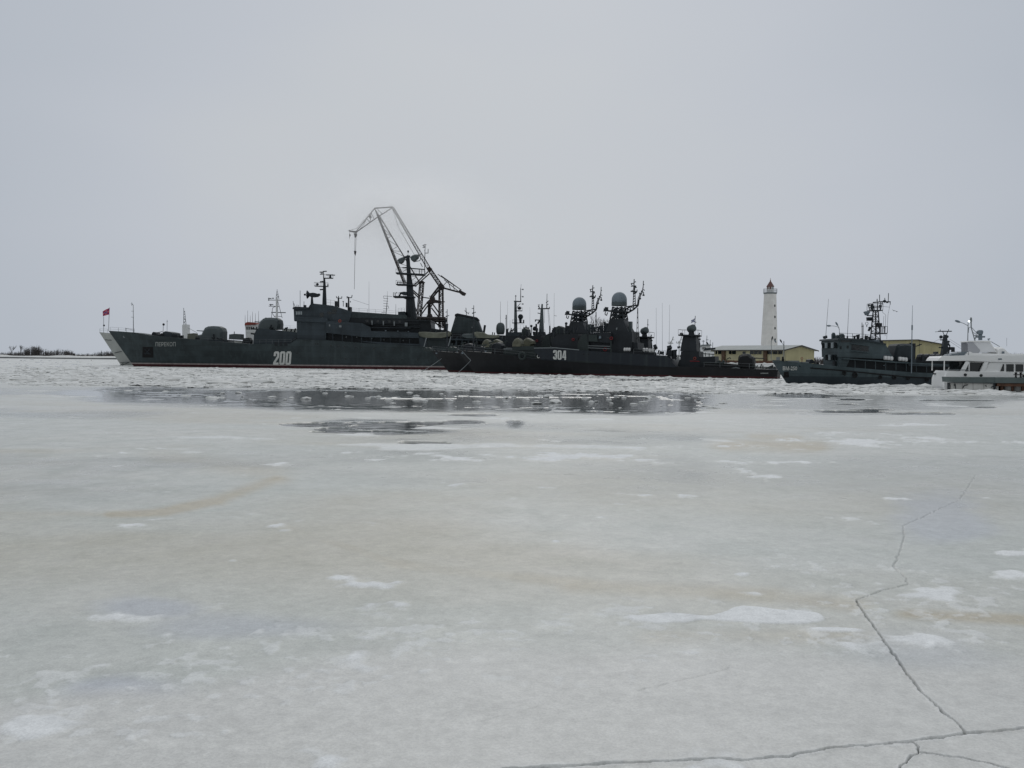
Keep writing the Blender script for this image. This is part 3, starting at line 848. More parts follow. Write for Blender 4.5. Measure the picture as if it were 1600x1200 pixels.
# ---- far bank, land and woods
def land(name, px0, px1, D0, D1, z0, z1, mat, seed=0, wob=.25):
    rr = random.Random(seed); mb = MB(); n = 60; vs = []
    for i in range(n + 1):
        px = px0 + (px1 - px0) * i / n; k = ray(px, 560); k = k / k.y
        for D, z in ((D0, z0), (D0 + 4, z1 * .8 + rr.uniform(-wob, wob)), (D0 + 14, z1 + rr.uniform(-wob, wob)), (D1, z1)):
            vs.append((k.x * D, D, z))
    fs = [(i * 4 + j, (i + 1) * 4 + j, (i + 1) * 4 + j + 1, i * 4 + j + 1) for i in range(n) for j in range(3)]
    mb.add(vs, fs); o = mb.build(name, mat, fix=False); tag(o, kind='structure'); return o
BANK = paint('dark_bank', (0.055, 0.06, 0.062), vary=0.4, scale=.2)
land('far_bank', -700, 2300, 612, 640, -0.5, 1.25, BANK, 1)
land('snow_land', -700, 2300, 617, 4200, 0.9, 1.9, SNOW, 2)
land('snow_ridge', -700, 330, 626, 660, 1.2, 2.1, SNOW, 3, .5)

def twigs(mb, x, y, z, h, w, n, r):
    for _ in range(n):
        a = r.uniform(-1, 1); b = r.uniform(-.5, .5); hh = h * r.uniform(.45, 1.0)
        p = Vector((x + a * w * .45, y + b * w * .5, z)); q = Vector((x + a * w * .62 + r.uniform(-.1, .1) * h, y + b * w, z + hh))
        t = h * .018 + .02
        mb.add([p + Vector((-t, 0, 0)), p + Vector((t, 0, 0)), q], [(0, 1, 2)])
        for _k in range(3):
            s0 = p.lerp(q, r.uniform(.3, .9)); s1 = s0 + Vector((r.uniform(-.22, .22) * h, r.uniform(-.1, .1) * h, r.uniform(.08, .3) * h))
            mb.add([s0 + Vector((-t * .7, 0, 0)), s0 + Vector((t * .7, 0, 0)), s1], [(0, 1, 2)])
def bushes(name, prof, D, base_z, seed, dens=1.0):
    r = random.Random(seed); mb = MB(); xs = [p[0] for p in prof]; ys = [p[1] for p in prof]
    n = int((xs[-1] - xs[0]) * dens)
    for i in range(n):
        px = r.uniform(xs[0], xs[-1]); py = np.interp(px, xs, ys) + r.uniform(0, 3)
        d = D + r.uniform(0, 40); p = at_depth(px, py, d); h = p.z - base_z
        if h > .5: twigs(mb, p.x, d, base_z, h, max(1.5, h * .5), 6, r)
    # knee-high scrub that closes the foot of the wood
    for i in range(n):
        px = r.uniform(xs[0], xs[-1]); d = D - 2 + r.uniform(0, 40); p = at_depth(px, 555, d)
        twigs(mb, p.x, d, base_z - .3, r.uniform(.8, 2.4), 2.5, 5, r)
    o = mb.build(name, BARK, fix=False); tag(o, kind='stuff'); return o
bushes('far_scrub', [(-80, 549), (14, 549), (36, 547), (40, 543), (48, 540), (60, 539), (68, 543), (78, 546), (84, 545), (96, 543), (110, 546), (118, 551), (140, 551), (150, 549), (172, 546), (180, 546), (200, 549), (330, 549)], 640, 1.9, 4, 1.5)
bushes('far_wood', [(1240, 560), (1262, 559), (1268, 556.5), (1280, 555.5), (1300, 557), (1390, 553), (1470, 551.5), (1550, 551), (1700, 551), (2600, 560)], 520, 1.2, 5, 2.0)

def bare_tree(px, ytop, D, base_z, label, group=None, spread=.5, seed=0, levels=4):
    r = random.Random(seed); p = at_depth(px, ytop, D); h = p.z - base_z
    root = bpy.data.objects.new('bare_tree', None); COL.objects.link(root); root.location = (p.x, D, base_z); tag(root, label, 'tree', group)
    tr = MB(); cw = MB(); tr.tube((0, 0, 0), (0, 0, h * .35), h * .022, 6, h * .016)
    def br(a, d, L, rad, lv):
        b = a + d * L
        (tr if lv > 2 else cw).tube(a, b, rad, 4, rad * .6)
        if lv == 0: return
        for _ in range(3):
            nd = (d + Vector((r.uniform(-1, 1), r.uniform(-1, 1), r.uniform(-.25, .7))) * spread).normalized()
            br(a.lerp(b, r.uniform(.45, 1)), nd, L * r.uniform(.55, .85), rad * .6, lv - 1)
    for _ in range(5):
        br(Vector((0, 0, h * r.uniform(.2, .36))), Vector((r.uniform(-.5, .5), r.uniform(-.5, .5), 1)).normalized(), h * .27, h * .011, levels)
    tr.build('trunk', BARK, root, fix=False); cw.build('crown', BARK, root, fix=False)
    return root
bare_tree(18, 537, 650, 1.8, 'thin bare tree left of the pair on the far left bank', seed=1, levels=3, spread=.35)
bare_tree(32, 537, 650, 1.8, 'thin bare tree next to the tall scrub on the far left bank', seed=2, levels=3, spread=.35)
bare_tree(52, 538.5, 655, 1.8, 'tallest bushy bare tree in the scrub on the far left bank', seed=3, levels=4, spread=.6)
bare_tree(934, 487, 330, 2.0, 'wide bare tree showing between the two radome towers', seed=9, levels=5, spread=.75)
def spruce(px, ytop, D, base_z, label):
    p = at_depth(px, ytop, D); h = p.z - base_z; root = bpy.data.objects.new('spruce_tree', None); COL.objects.link(root); root.location = (p.x, D, base_z); tag(root, label, 'tree')
    MB().tube((0, 0, 0), (0, 0, h * .95), h * .03, 6, .02).build('trunk', BARK, root)
    r = random.Random(3); mb = MB()
    for k in range(90):
        z = h * r.uniform(.12, .97); w = (h - z) * .42 + .1; a = r.uniform(0, 6.28); c = Vector((math.cos(a) * w, math.sin(a) * w, z - w * .35)); t = Vector((-math.sin(a), math.cos(a), 0)) * w * .35
        mb.add([Vector((0, 0, z)), c + t, c - t], [(0, 1, 2)])
    mb.build('crown', CONIFER, root, fix=False)
spruce(158.5, 546.5, 640, 1.9, 'small dark spruce on the far bank just left of the white bow')

# ---- quay behind the ships on the right
qf = [(30, 262), (36, 224), (60, 205), (140, 178), (400, 150)]
mb = MB(); n = len(qf); back = [(400, 606), (30, 606)]
ring = [Vector((x, y, 0)) for x, y in qf + back]
vs = [(p.x, p.y, -.5) for p in ring] + [(p.x, p.y, 1.85) for p in ring]; m_ = len(ring)
mb.add(vs, [tuple(range(m_, 2 * m_))] + [(i, (i + 1) % m_, m_ + (i + 1) % m_, m_ + i) for i in range(m_)])
o = mb.build('quay', CONC); tag(o, kind='structure')
cx = sum(p.x for p in ring) / m_; cy = sum(p.y for p in ring) / m_
mb = MB(); rs = [(cx + (p.x - cx) * .985, cy + (p.y - cy) * .985) for p in ring]
mb.add([(x, y, 1.854) for x, y in rs], [tuple(range(m_))]); o = mb.build('quay_snow', SNOW, fix=False); tag(o, kind='structure')
# ================================================================== SHIPS
def deck_posts(F, name, pts, r, mat, parent=None):
    for (x, y0, y1, v) in pts: F.tubes(name, [(x, y1, x, y0)], r, mat, v, parent)
def lifebuoy(F, px, py, v, rpx=3.2, mat=None, name='lifebuoy'):
    r = rpx * F.mpp(v, px)
    c = F.P(px, py, v - .08)
    return MB().torus(c, r * .72, r * .2, n=14).build(name, mat or BUOY, F.o)
def window(F, x0, y0, x1, y1, v, mat=None, parent=None, name='window', t=.03):
    q = F.poly([(x0, y0), (x1, y0 ), (x1, y1), (x0, y1)], v)
    return MB().prism(q, v - t, v + .05).build(name, mat or GLASS, parent or F.o)
def whip(F, x0, y0, x1, y1, r=.05, v=0.0, mat=None, name='whip_antenna'):
    return MB().tube(F.P(x0, y0, v), F.P(x1, y1, v), r, 5, r * .5).build(name, mat or THIN, F.o)
def platform(F, name, x0, x1, y, vw, mat, parent=None, t=.18, y1=None):
    a = F.P(x0, y, 0); b = F.P(x1, y if y1 is None else y1, 0)
    mb = MB(); z0, z1 = a[2], b[2]
    mb.add([(a[0], -vw, z0 - t), (b[0], -vw, z1 - t), (b[0], vw, z1 - t), (a[0], vw, z0 - t), (a[0], -vw, z0), (b[0], -vw, z1), (b[0], vw, z1), (a[0], vw, z0)],
           [(0, 3, 2, 1), (4, 5, 6, 7), (0, 1, 5, 4), (1, 2, 6, 5), (2, 3, 7, 6), (3, 0, 4, 7)])
    # handrail round it
    for (u0, z0_), (u1, z1_) in (((a[0], z0), (b[0], z1)),):
        for v in (-vw, vw):
            mb.tube((u0, v, z0_ + .9), (u1, v, z1_ + .9), .03, 4)
            k = max(2, int(abs(u1 - u0) / 1.2))
            for i in range(k + 1):
                f = i / k; mb.tube((u0 + (u1 - u0) * f, v, z0_ + (z1_ - z0_) * f), (u0 + (u1 - u0) * f, v, z0_ + (z1_ - z0_) * f + .9), .03, 4)
        for u, z in ((u0, z0_), (u1, z1_)): mb.tube((u, -vw, z + .9), (u, vw, z + .9), .03, 4)
    return mb.build(name, mat, parent or F.o)

# ------------------------------------------------------------------ white ship beyond the training ship (bow and tops show)
def white_ship():
    D = 262
    p = at_depth(190, 567, D)
    F = Frame('white_ship', 'old white ship moored behind the long grey ship, pale raked bow showing at left', 'ship', p.x, D, 0.0)
    H = Hull(F, [(155, 519), (172, 520.5), (260, 527), (330, 531), (470, 536), (700, 545)], (189, 567), (690, 575), 12.0, 26, 40)
    h = H.band('hull', -.5, None, OLDWHITE, F.o, 6, cap=True)
    # dark painted line and plate seam on the bow
    mb = MB()
    for (x0, y0, x1, y1) in [(164, 531, 174.5, 531.6), (179, 551.5, 190, 549)]:
        a, b = [], []
        for x, y in ((x0, y0), (x1, y1)):
            v = -.5
            for _ in range(6):
                u, z = F.uz(x, y, v); v = -H.side(u, z) - .05
            a.append((u, v, z))
        MB().tube(a[0], a[1], .10, 4).build('rubbing_line', MASTG, F.o)
    F.slab('superstructure', [(384, 538), (383.5, 510), (386, 507.5), (397, 507.5), (397, 519), (409, 519), (440, 522), (466, 523), (468, 538)], -5, 5, WHITE)
    F.slab('wheelhouse', [(383, 513), (382.5, 508), (397, 507.5), (408.5, 506), (409, 518), (397, 520), (384, 519)], -5.2, 5.2, WHITE)
    F.slab('red_roof', [(382, 508), (383, 504.5), (387, 503), (399, 504), (400, 507)], -5.6, 5.6, ORANGE)
    for x in (386, 389.3, 392.6, 396, 401, 405): window(F, x - 1.1, 510.5, x + 1.1, 515, -5.22)
    F.rail('railing', [(397, 508), (409, 506)], 1.0, MASTG, -5)
    F.rail('railing', [(440, 514), (466, 515)], 1.0, WHITE, -5)
    F.slab('deckhouse', [(441, 523), (441, 513), (463, 514), (464, 524)], -4, 4, OLDWHITE)
    for x, y0, y1 in [(383, 492.5, 505), (387, 485, 504), (391, 493, 504), (394.6, 487, 504), (399, 489.5, 504), (404, 486, 505)]: whip(F, x, y1, x, y0, .07, 0)
    m = F.tubes('mast', [(432.5, 520, 432.6, 466, 1.0 * .36, .30)], .3, WHITE, 0, n=8)
    F.tubes('mast_top', [(431, 468, 432.6, 455), (436, 468, 433.4, 455), (431, 466, 436, 463), (436, 466, 431.7, 460.5), (432, 461, 435, 459), (433, 455, 433, 452)], .07, THIN, 0, m)
    for (x0, x1, y, t) in [(419, 439.5, 468.7, .1), (420, 436, 478.3, .1), (424, 446.5, 488, .14), (428, 440, 494, .08)]: F.tubes('yard', [(x0, y, x1, y + .5)], t, THIN, 0, m)
    F.tubes('radar', [(419, 466, 424, 466.5), (420, 470, 420, 465.5), (425, 466, 428, 466), (421, 476, 427, 476), (423, 478, 423, 475)], .14, THIN, 0, m)
    F.tubes('brace', [(424, 497, 426, 481), (426, 481, 432, 478), (424, 488, 430, 496), (441, 497, 434, 470)], .07, MASTG, 0, m)
    # fore tower
    t = F.slab('fore_tower', [(284.8, 530), (284.5, 508), (286, 507), (292, 507), (292.6, 530)], -1.2, 1.2, WHITE)
    F.tubes('lattice', [(286.8, 508, 287.2, 483), (291, 508, 288.6, 487)] + [(286.9, y, 290.5 - (505 - y) * .08, y - 2) for y in range(488, 507, 4)] + [(289.5, 507, 287.5, 502), (290.5, 502, 287, 496), (287, 483, 287, 481)], .07, THIN, 0, t)
    F.tubes('stay', [(292, 511, 308, 520)], .05, THIN, 0)
    F.tubes('jackstaff', [(162, 519.5, 162, 495)], .06, THIN, 0)
    MB().ball(F.P(162.5, 508.5), .28).build('mooring_ball', BLACK, F.o)
    F.rail('railing', [(156, 519), (168, 519.5)], 1.0, THIN, 0)
    F.tubes('anchor_chain', [(201, 566.5, 181.5, 573.8), (193, 567.5, 181, 574.3), (188, 566.8, 203, 565.5)], .09, MASTG, -1.5)
    return F
white_ship()

# ------------------------------------------------------------------ TRAINING SHIP
def training_ship():
    D = 240.5
    p = at_depth(210, 573, D)
    F = Frame('training_ship', 'long dark grey naval training ship with white number 200 and a red waterline', 'ship', p.x, D, 0.0)
    O = F.o
    H = Hull(F, [(169.5, 516.8), (185, 517.6), (210, 519.5), (236, 524), (300, 530), (350, 534.5), (395, 537.5), (454, 536.8), (463, 530), (510, 531.5), (570, 536), (640, 540), (700, 543.5), (760, 546), (968, 556)],
             (209, 573), (962, 580), 16.5, 42, 62)
    hull = H.band('hull', 1.02, None, NAVY, O, 7, cap=True)
    H.band('waterline_stripe', .70, 1.02, BOOTW, O, 1, off=.012)
    H.band('boot_topping', -.5, .70, BOOT, O, 2, off=.004)
    tx = text_polys('ПЕРЕКОП', .012)
    H.decal('name_letters', tx, NAMEW, O, 243, 534.4, 274.4, 541.2)
    o = H.decal('hull_number', digits_polys('200'), NUMW, O, 427.3, 549, 455, 570, skew=1.6, off=.03)
    # anchor pocket and hawse
    H.decal('anchor_pocket', [[(0, 0), (1, -.02), (.98, 1), (.02, 1)]], BLACK, O, 222.5, 542, 239.5, 558.5, off=.03)
    mb = MB()
    for (a, b) in (((226, 545), (234, 553)), ((234, 545), (227, 554)), ((225, 552), (236, 553))):
        q = []
        for x, y in (a, b):
            v = -3
            for _ in range(6):
                u, z = F.uz(x, y, v); v = -H.side(u, z) - .12
            q.append((u, v, z))
        mb.tube(q[0], q[1], .16, 5)
    mb.build('anchor', MASTG, O)
    H.porthole('hawse_hole', 194, 526, 1.5, STEEL, O)
    for x, y in [(493, 537), (496.3, 537.3), (517, 540.3), (529, 541), (538.5, 541.8), (556, 542.2), (564.2, 543), (584.3, 544.6), (601.5, 545.8), (614, 546), (627, 546.8), (669, 547), (676, 547.3), (690, 547.5), (464, 551.5), (598, 561.3), (614, 562), (628, 562), (652.5, 562.3), (670, 562.8), (540, 560.5), (505, 559)]:
        H.porthole('porthole', x, y, .95, GLASS, O)
    F.rail('railing', [(172, 517), (185, 517.8), (210, 519.6)], 1.0, THIN, -.8)
    F.rail('railing', [(300, 530), (350, 534.5), (395, 537.5)], 1.05, THIN, -7.6)
    F.rail('railing', [(396, 537.5), (455, 536.5)], 1.05, THIN, -8.0, step=1.6)
    # jackstaff and bow mast
    F.tubes('jackstaff', [(169.5, 517, 171, 480.5)], .06, THIN, 0)
    m = F.tubes('bow_mast', [(208.5, 519.5, 208.2, 477, .11, .06)], .09, THIN, -1)
    F.tubes('mast_arms', [(208.2, 477, 205.6, 473), (204.6, 474.5, 208.4, 476.5), (205.2, 486, 208.8, 486.4), (205, 495.4, 209, 495.8), (206, 478, 206, 472.5), (196, 513, 208, 515.5), (196.2, 517, 196.2, 512)], .05, THIN, -1, m)
    # fore deck gear
    F.slab('windlass', [(236.5, 526), (237.5, 520), (239.5, 518.5), (243, 519.5), (244, 522), (250, 523), (251, 529)], -1.5, 1.5, MASTG)
    F.slab('windlass', [(246, 526), (252, 520.5), (256, 522), (256, 529)], -3.2, -1.8, NAVYD)
    F.slab('breakwater', [(253.5, 530), (254, 519.5), (258, 517.5), (266, 519), (269, 520), (269, 530)], -3, 3, NAVY2)
    F.tubes('rigging', [(241, 520.5, 254, 518), (250, 524, 250, 519)], .08, THIN, 0)
    F.slab('deck_locker', [(268, 530), (268, 522), (277, 522.5), (278, 531)], -4, -2, MASTG)
    F.slab('deck_locker', [(292.5, 530), (293, 521.5), (303, 520.5), (304, 530)], -2, 1, BOATB, label='beige canvas covered deck locker')
    F.slab('vent', [(281, 531), (282, 524), (285, 524), (285, 531)], -2, -1, MASTG)
    F.slab('deck_locker', [(305, 531), (306, 526.5), (311, 526.8), (312, 532)], -3, -1, NAVYD)
    b = F.tubes('ball_mast', [(254.8, 519, 255.3, 505)], .06, THIN, -.5)
    MB().ball(F.P(255.6, 507, -.5), .32).build('mooring_ball', BLACK, b)
    F.tubes('thin_mast', [(261, 519, 261.2, 500), (260.2, 502, 262.2, 502)], .05, THIN, 0)
    # gun turrets
    def turret(poly, barrels, w, extra):
        t = F.pill('gun_turret', poly, w, TURRET)
        for v in (-.55, .55):
            F.tubes('gun_barrel', [(barrels[0], barrels[1], barrels[2], barrels[3], .14, .09)], .12, MASTG, v, t, 8)
        F.slab('sight_hood', extra, -.5, .5, TURRET, t)
        return t
    turret([(312, 531.5), (313, 523.5), (318.5, 522.5), (320.5, 518), (324, 512), (328.5, 510), (334, 509.3), (346, 510), (350.5, 512.5), (352.4, 518), (352, 531.5)], (322, 517.6, 307.4, 516.6), 2.7, [(324, 513), (324.5, 510.3), (326, 509.8), (327.5, 512)])
    F.tubes('turret_gear', [(334, 531, 334, 522), (331, 528, 336, 527), (339, 528, 344, 531), (345, 529, 350, 532)], .18, NAVYD, -2.9)
    F.slab('turret_base', [(309, 535), (311, 530.5), (354, 531.5), (356, 536)], -3, 3, NAVY2)
    F.slab('deckhouse', [(395.5, 538.5), (397, 523), (400, 516), (405, 513), (462, 519), (467, 522), (463, 538)], -5.5, 5.5, NAVY2)
    turret([(405.5, 515), (406.5, 508), (409.5, 502), (414, 498), (418, 496.6), (424, 496.2), (435.5, 497), (439.5, 500), (440.7, 506), (440.2, 515)], (410, 503.5, 398, 502.8), 2.7, [(413, 499.5), (414, 496.3), (416.3, 496.2), (417, 498.5)])
    F.tubes('turret_gear', [(421.5, 514, 424, 507.5), (422, 514.5, 427, 512)], .16, NAVYD, -2.9)
    F.tubes('deck_gear', [(392, 521, 404, 523), (393, 513.5, 403, 514.5), (407, 523, 398, 521), (444, 516, 447, 512), (447, 519, 449, 511), (454, 520, 456, 514), (460, 519, 462, 513), (440, 520, 466, 521)], .2, NAVYD, -5)
    F.slab('deck_locker', [(357.5, 530), (358, 522.5), (366, 521.5), (376, 522), (376, 531)], -3, 0, TURRET, label='pale grey deck locker between the turrets')
    F.slab('deck_locker', [(378, 536), (380, 528.5), (389, 527.5), (392, 532), (391, 537)], -5, -3, NAVYD)
    F.tubes('davit_crane', [(366, 522, 366.2, 518), (352, 531, 378, 533)], .1, MASTG, -2)
    mb = MB(); q = [F.P(455, 535.5, -7.7), F.P(463, 529.5, -7.7)]; mb.tube(q[0], q[1], .35, 6); mb.build('gangway', NAVYD, O)
    for x0, x1 in [(429, 434), (436.5, 441), (444, 449)]: F.box('deck_fitting', x0, 534.5, x1, 540.3, -8.25, -8.1, NAVYD)
    # main superstructure
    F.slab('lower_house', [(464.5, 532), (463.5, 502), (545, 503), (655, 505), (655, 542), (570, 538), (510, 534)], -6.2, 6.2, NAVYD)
    F.slab('lower_front', [(464, 531), (463.5, 502.2), (509.5, 503.2), (509.5, 533)], -7.2, 7.2, NAVY2)
    for v0, v1 in ((-7.9, -7.75), (7.75, 7.9)):
        F.slab('promenade_side', [(509.5, 501.5), (545, 503.5), (567, 505.5), (579, 511.2), (580, 517.6), (642, 519.6), (656, 520), (656, 528.2), (570, 526.8), (509.5, 520)], v0, v1, NAVY2, pv=-7.8)
    F.slab('promenade_deck', [(509.5, 502.6), (570, 506.6), (656, 511), (656, 512), (509.5, 503.6)], -7.74, 7.74, NAVYD, pv=-7.8)
    F.slab('promenade_rail', [(570, 534.4), (560, 532.6), (620, 536.2), (655, 537.5), (655, 540), (600, 538)], -8.05, -7.95, NAVY2)
    for x, y in [(541, 526.5), (557.5, 526.7), (581, 529), (600, 531), (630, 532)]: F.box('deck_light', x - .7, y - 1, x + .7, y + 1, -6.5, -6.25, STEEL)
    for x in (520, 535, 550, 565, 580, 595, 610, 625, 640): F.tubes('stanchion', [(x, 521 + (x - 510) * .065, x, 533.5 + (x - 520) * .055)], .09, NAVY2, -7.8)
    bridge = F.slab('bridge', [(459.5, 501), (458.8, 484), (460.5, 481), (481, 481.5), (484.5, 476), (488, 474), (520, 477.5), (547, 486), (550, 488.5), (545, 504), (510, 503.5), (463, 502.2)], -6.8, 6.8, NAVY2)
    F.slab('bridge_roof', [(457, 483), (457.3, 480.6), (461, 479), (483, 480.2), (483, 482.5)], -7.6, 7.6, MASTG, bridge)
    for x in (463.5, 466, 468.5, 471): window(F, x - .9, 486.5, x + .8, 491.5, -6.82, PALEGLASS, bridge)
    for x0, x1, y0, y1 in [(499.5, 505, 488.5, 495), (503, 505.5, 489, 494), (512, 518, 487, 491), (519, 526, 483.5, 486.6), (518, 525, 487.5, 490.4)]: window(F, x0, y0, x1, y1, -6.83 - random.uniform(0, .01), GLASS, bridge)
    F.slab('wing_bulwark', [(460, 502), (460, 494.5), (512, 496.5), (512, 504)], -7.7, -6.9, NAVY2, bridge)
    F.slab('wing_bulwark', [(460, 502), (460, 494.5), (512, 496.5), (512, 504)], 6.9, 7.7, NAVY2, bridge)
    F.box('signal_lamp', 474, 476.5, 477.5, 481, -3, -2, MASTG, bridge)
    F.tubes('aerials', [(459, 481, 458, 470.5), (459, 474, 461.5, 480), (469, 480, 469, 454), (475, 477, 475, 471), (464, 480, 464, 476), (467, 480, 466.5, 476.5)], .07, THIN, -3, bridge)
    # middle house
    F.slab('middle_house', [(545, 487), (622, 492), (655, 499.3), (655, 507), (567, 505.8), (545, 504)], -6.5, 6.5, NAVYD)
    F.slab('middle_upper_side', [(545, 486.4), (622, 491.6), (636, 493), (636, 498), (548, 496.3), (545, 500)], -6.62, -6.52, NAVY)
    F.slab('roof_edge', [(634, 499.5), (655, 499.2), (673, 500), (673, 502.2), (634, 502)], -7.0, 7.0, NAVYD)
    for x in (574, 581, 590.5, 599, 608.5, 616, 624.5): window(F, x - 1.8, 499.5 + (x - 574) * .02, x + 1.8, 503.5 + (x - 574) * .02, -6.53)
    for x, y in [(581.3, 504.8), (599, 505.6), (616, 506.3)]: F.box('door_post', x - .9, y - 3.8, x + .9, y + 3.6, -6.75, -6.56, STEEL)
    F.box('searchlight', 632.5, 504, 636.5, 511, -7.3, -6.7, STEEL)
    F.tubes('boat_rail', [(580, 511.6, 642, 512.6), (580, 517.6, 642, 519.2)], .12, MASTG, -7.7)
    for x, y in [(602.5, 517), (621.5, 518), (638, 518.6)]: F.box('deck_light', x - 1, y - 1.2, x + 1, y + 1, -7.4, -7.1, RADOME)
    lifebuoy(F, 531, 501.5, -7.92, 2.6, ORANGE)
    F.box('notice_board', 529.8, 508.3, 533.6, 511.5, -8.0, -7.92, STEEL)
    F.box('notice_board', 514, 507, 516, 510, -8.0, -7.92, STEEL)
    F.rail('railing', [(548, 486.4), (600, 490), (622, 491.6)], .9, THIN, -6.3)
    F.rail('railing', [(510, 476.5), (523, 478)], 1.4, THIN, -6.2, step=.8)
    # director radar in front of the foremast
    r = MB()
    c = F.P(480.6, 460.3); r6 = 6.6 * F.mpp(0, 481)
    r.lathe((c[0], c[1], c[2]), [(r6, -.12), (r6 * .9, .05), (r6 * .45, .5), (.35, .8)], 16, axis=(1, 0, 0))
    dd = r.build('radar_dish', MASTG, O)
    F.slab('dish_body', [(482.5, 458), (489, 457.2), (493.5, 458), (494.5, 459.3), (498.5, 458.4), (498.6, 461), (495.5, 463.4), (489.5, 464.2), (486, 464), (482.5, 463)], -.8, .8, MASTG, dd)
    MB().ball(F.P(476.3, 460.4), .28).build('dish_feed', MASTG, dd)
    F.tubes('feed_arm', [(476.3, 460.4, 480.6, 457), (476.3, 460.4, 480.6, 463.5)], .06, MASTG, 0, dd)
    F.tubes('radar_pedestal', [(487.6, 475.5, 487.4, 463, .42, .24)], .3, MASTG, 0, n=8)
    # foremast
    fm = F.tubes('foremast', [(507, 477.5, 507, 448, .62, .42), (507, 448, 506.6, 434, .40, .24), (505.8, 436, 505.3, 423.5, .14, .10)], .3, MASTG, 0, n=8)
    platform(F, 'mast_platform', 507, 520, 434.3, .7, MASTG, fm)
    platform(F, 'mast_platform', 492, 512.5, 446.5, .8, MASTG, fm, y1=447.3)
    F.tubes('navigation_radar', [(516.3, 434, 516.3, 430, .35, .2), (509.5, 429.6, 523.5, 429.9, .13, .13)], .15, MASTG, 0, fm)
    F.tubes('mast_light', [(495.8, 446, 495.8, 442.3, .32, .25), (494, 445, 498, 444), (512, 446.5, 512.4, 444.5)], .2, MASTG, 0, fm)
    F.tubes('signal_yard', [(499.5, 425.2, 504.5, 425.2), (500, 428.3, 504.5, 428.3), (504.5, 424.2, 510.5, 423.8), (503, 425, 503, 429)], .15, MASTG, 0, fm)
    F.tubes('mast_bracket', [(500, 440.4, 506, 440.2), (499.8, 452.6, 506, 452.2), (503, 439.6, 504.5, 440)], .18, MASTG, 0, fm)
    MB().tube(F.P(506, 440, -3), F.P(506, 440, 3), .08).tube(F.P(506, 428, -2), F.P(506, 428, 2), .07).build('cross_yard', MASTG, fm)
    # small posts on the bridge roof
    F.box('vent', 523, 470.5, 526.4, 479, -2, -1, MASTG)
    p1 = F.tubes('antenna_post', [(529, 480, 529, 465.5, .28, .22), (526, 465.3, 534, 466.2), (526, 465.3, 525.6, 462.8), (534, 466, 534.2, 463), (529, 465, 529, 462.4)], .11, MASTG, -2)
    p2 = F.tubes('antenna_post', [(545, 489, 544.8, 464, .3, .2), (541.5, 465.4, 549.5, 465), (549.5, 465, 550.3, 461), (541.5, 463.8, 544, 463.8), (547, 471.5, 548, 471.5, .2)], .11, MASTG, -2)
    F.tubes('antenna_post', [(536.5, 479, 536.4, 470.5), (535, 471, 537.5, 471)], .09, MASTG, -1)
    F.box('vent', 540, 473, 542.2, 480, -1.5, -.6, MASTG)
    F.box('signal_locker', 543, 479.5, 548, 488, -3, -1, NAVYD)
    F.tubes('aerial_wire', [(551, 468, 576.5, 476.5)], .03, THIN, 0)
    whip(F, 576.5, 489, 576.6, 440, .045); whip(F, 618.5, 492, 618.5, 475, .07); whip(F, 605.3, 470, 605.3, 455, .05)
    la = F.tubes('lattice_antenna', [(603.2, 491, 605, 470, .12, .08), (605, 470, 605.2, 462), (599.5, 462.4, 612.8, 463.2), (599.5, 462.4, 599, 465)] + [(599, y, 606.5, y + .7) for y in (466, 470, 474, 478, 482)] + [(596, 488.5, 603, 487.5), (600, 487, 600, 484.5), (606, 477, 607.5, 482)], .055, THIN, 0)
    # main mast
    F.slab('mast_house', [(622, 500), (622, 487), (632, 486.6), (634, 500)], -3.2, 3.2, NAVY2)
    F.rail('railing', [(622, 487), (632, 486.6)], .9, THIN, -3.2, step=.7)
    mb = MB(); cx = F.P(642, 505)[0]
    prof = []
    for y, w in [(506, 9.2), (484, 8.0), (464, 6.6), (463, 5.6), (447, 5.3), (440, 4.6), (428, 3.4), (404, 2.9), (400.5, 2.9)]:
        z = F.P(641, y)[2]; prof.append((w * F.mpp(0, 640), z))
    c0 = F.P(639, 440)[0]
    # slightly raked column: built as stacked rings following the traced axis
    axis = [(506, 643.0), (484, 642.0), (464, 641.0), (463, 641), (447, 640.2), (440, 639.8), (428, 638.8), (404, 637.4), (400.5, 637.2)]
    n = 10; vs = []
    for (y, x), (r_, z) in zip(axis, prof):
        u = F.P(x, y)[0]
        vs += [(u + r_ * math.cos(2 * PI * (i + .5) / n), r_ * math.sin(2 * PI * (i + .5) / n), z) for i in range(n)]
    fs = [(k * n + i, k * n + (i + 1) % n, (k + 1) * n + (i + 1) % n, (k + 1) * n + i) for k in range(len(axis) - 1) for i in range(n)] + [tuple(range(n)), tuple(range((len(axis) - 1) * n, len(axis) * n))]
    mm = MB().add(vs, fs).build('main_mast', MASTG, O)
    platform(F, 'mast_platform', 616, 648, 463.2, 2.2, MASTG, mm, t=.35)
    platform(F, 'mast_platform', 620, 650, 444.3, 2.0, MASTG, mm, t=.25, y1=445.2)
    platform(F, 'mast_platform', 619.5, 664, 426.2, 1.6, MASTG, mm, t=.35, y1=428.8)
    F.tubes('signal_yard', [(629, 418.2, 663, 421)], .16, MASTG, 0, mm)
    MB().tube(F.P(638, 419, -5), F.P(638, 419, 5), .12).build('cross_yard', MASTG, mm)
    F.slab('platform_knee', [(626, 464.5), (640, 464.5), (640, 470), (634, 467.5)], -.6, .6, MASTG, mm)
    F.slab('radar_housing', [(623.5, 457), (631, 455.6), (636, 456), (636, 461), (630, 461), (626, 459)], -.7, .7, NAVY2, mm)
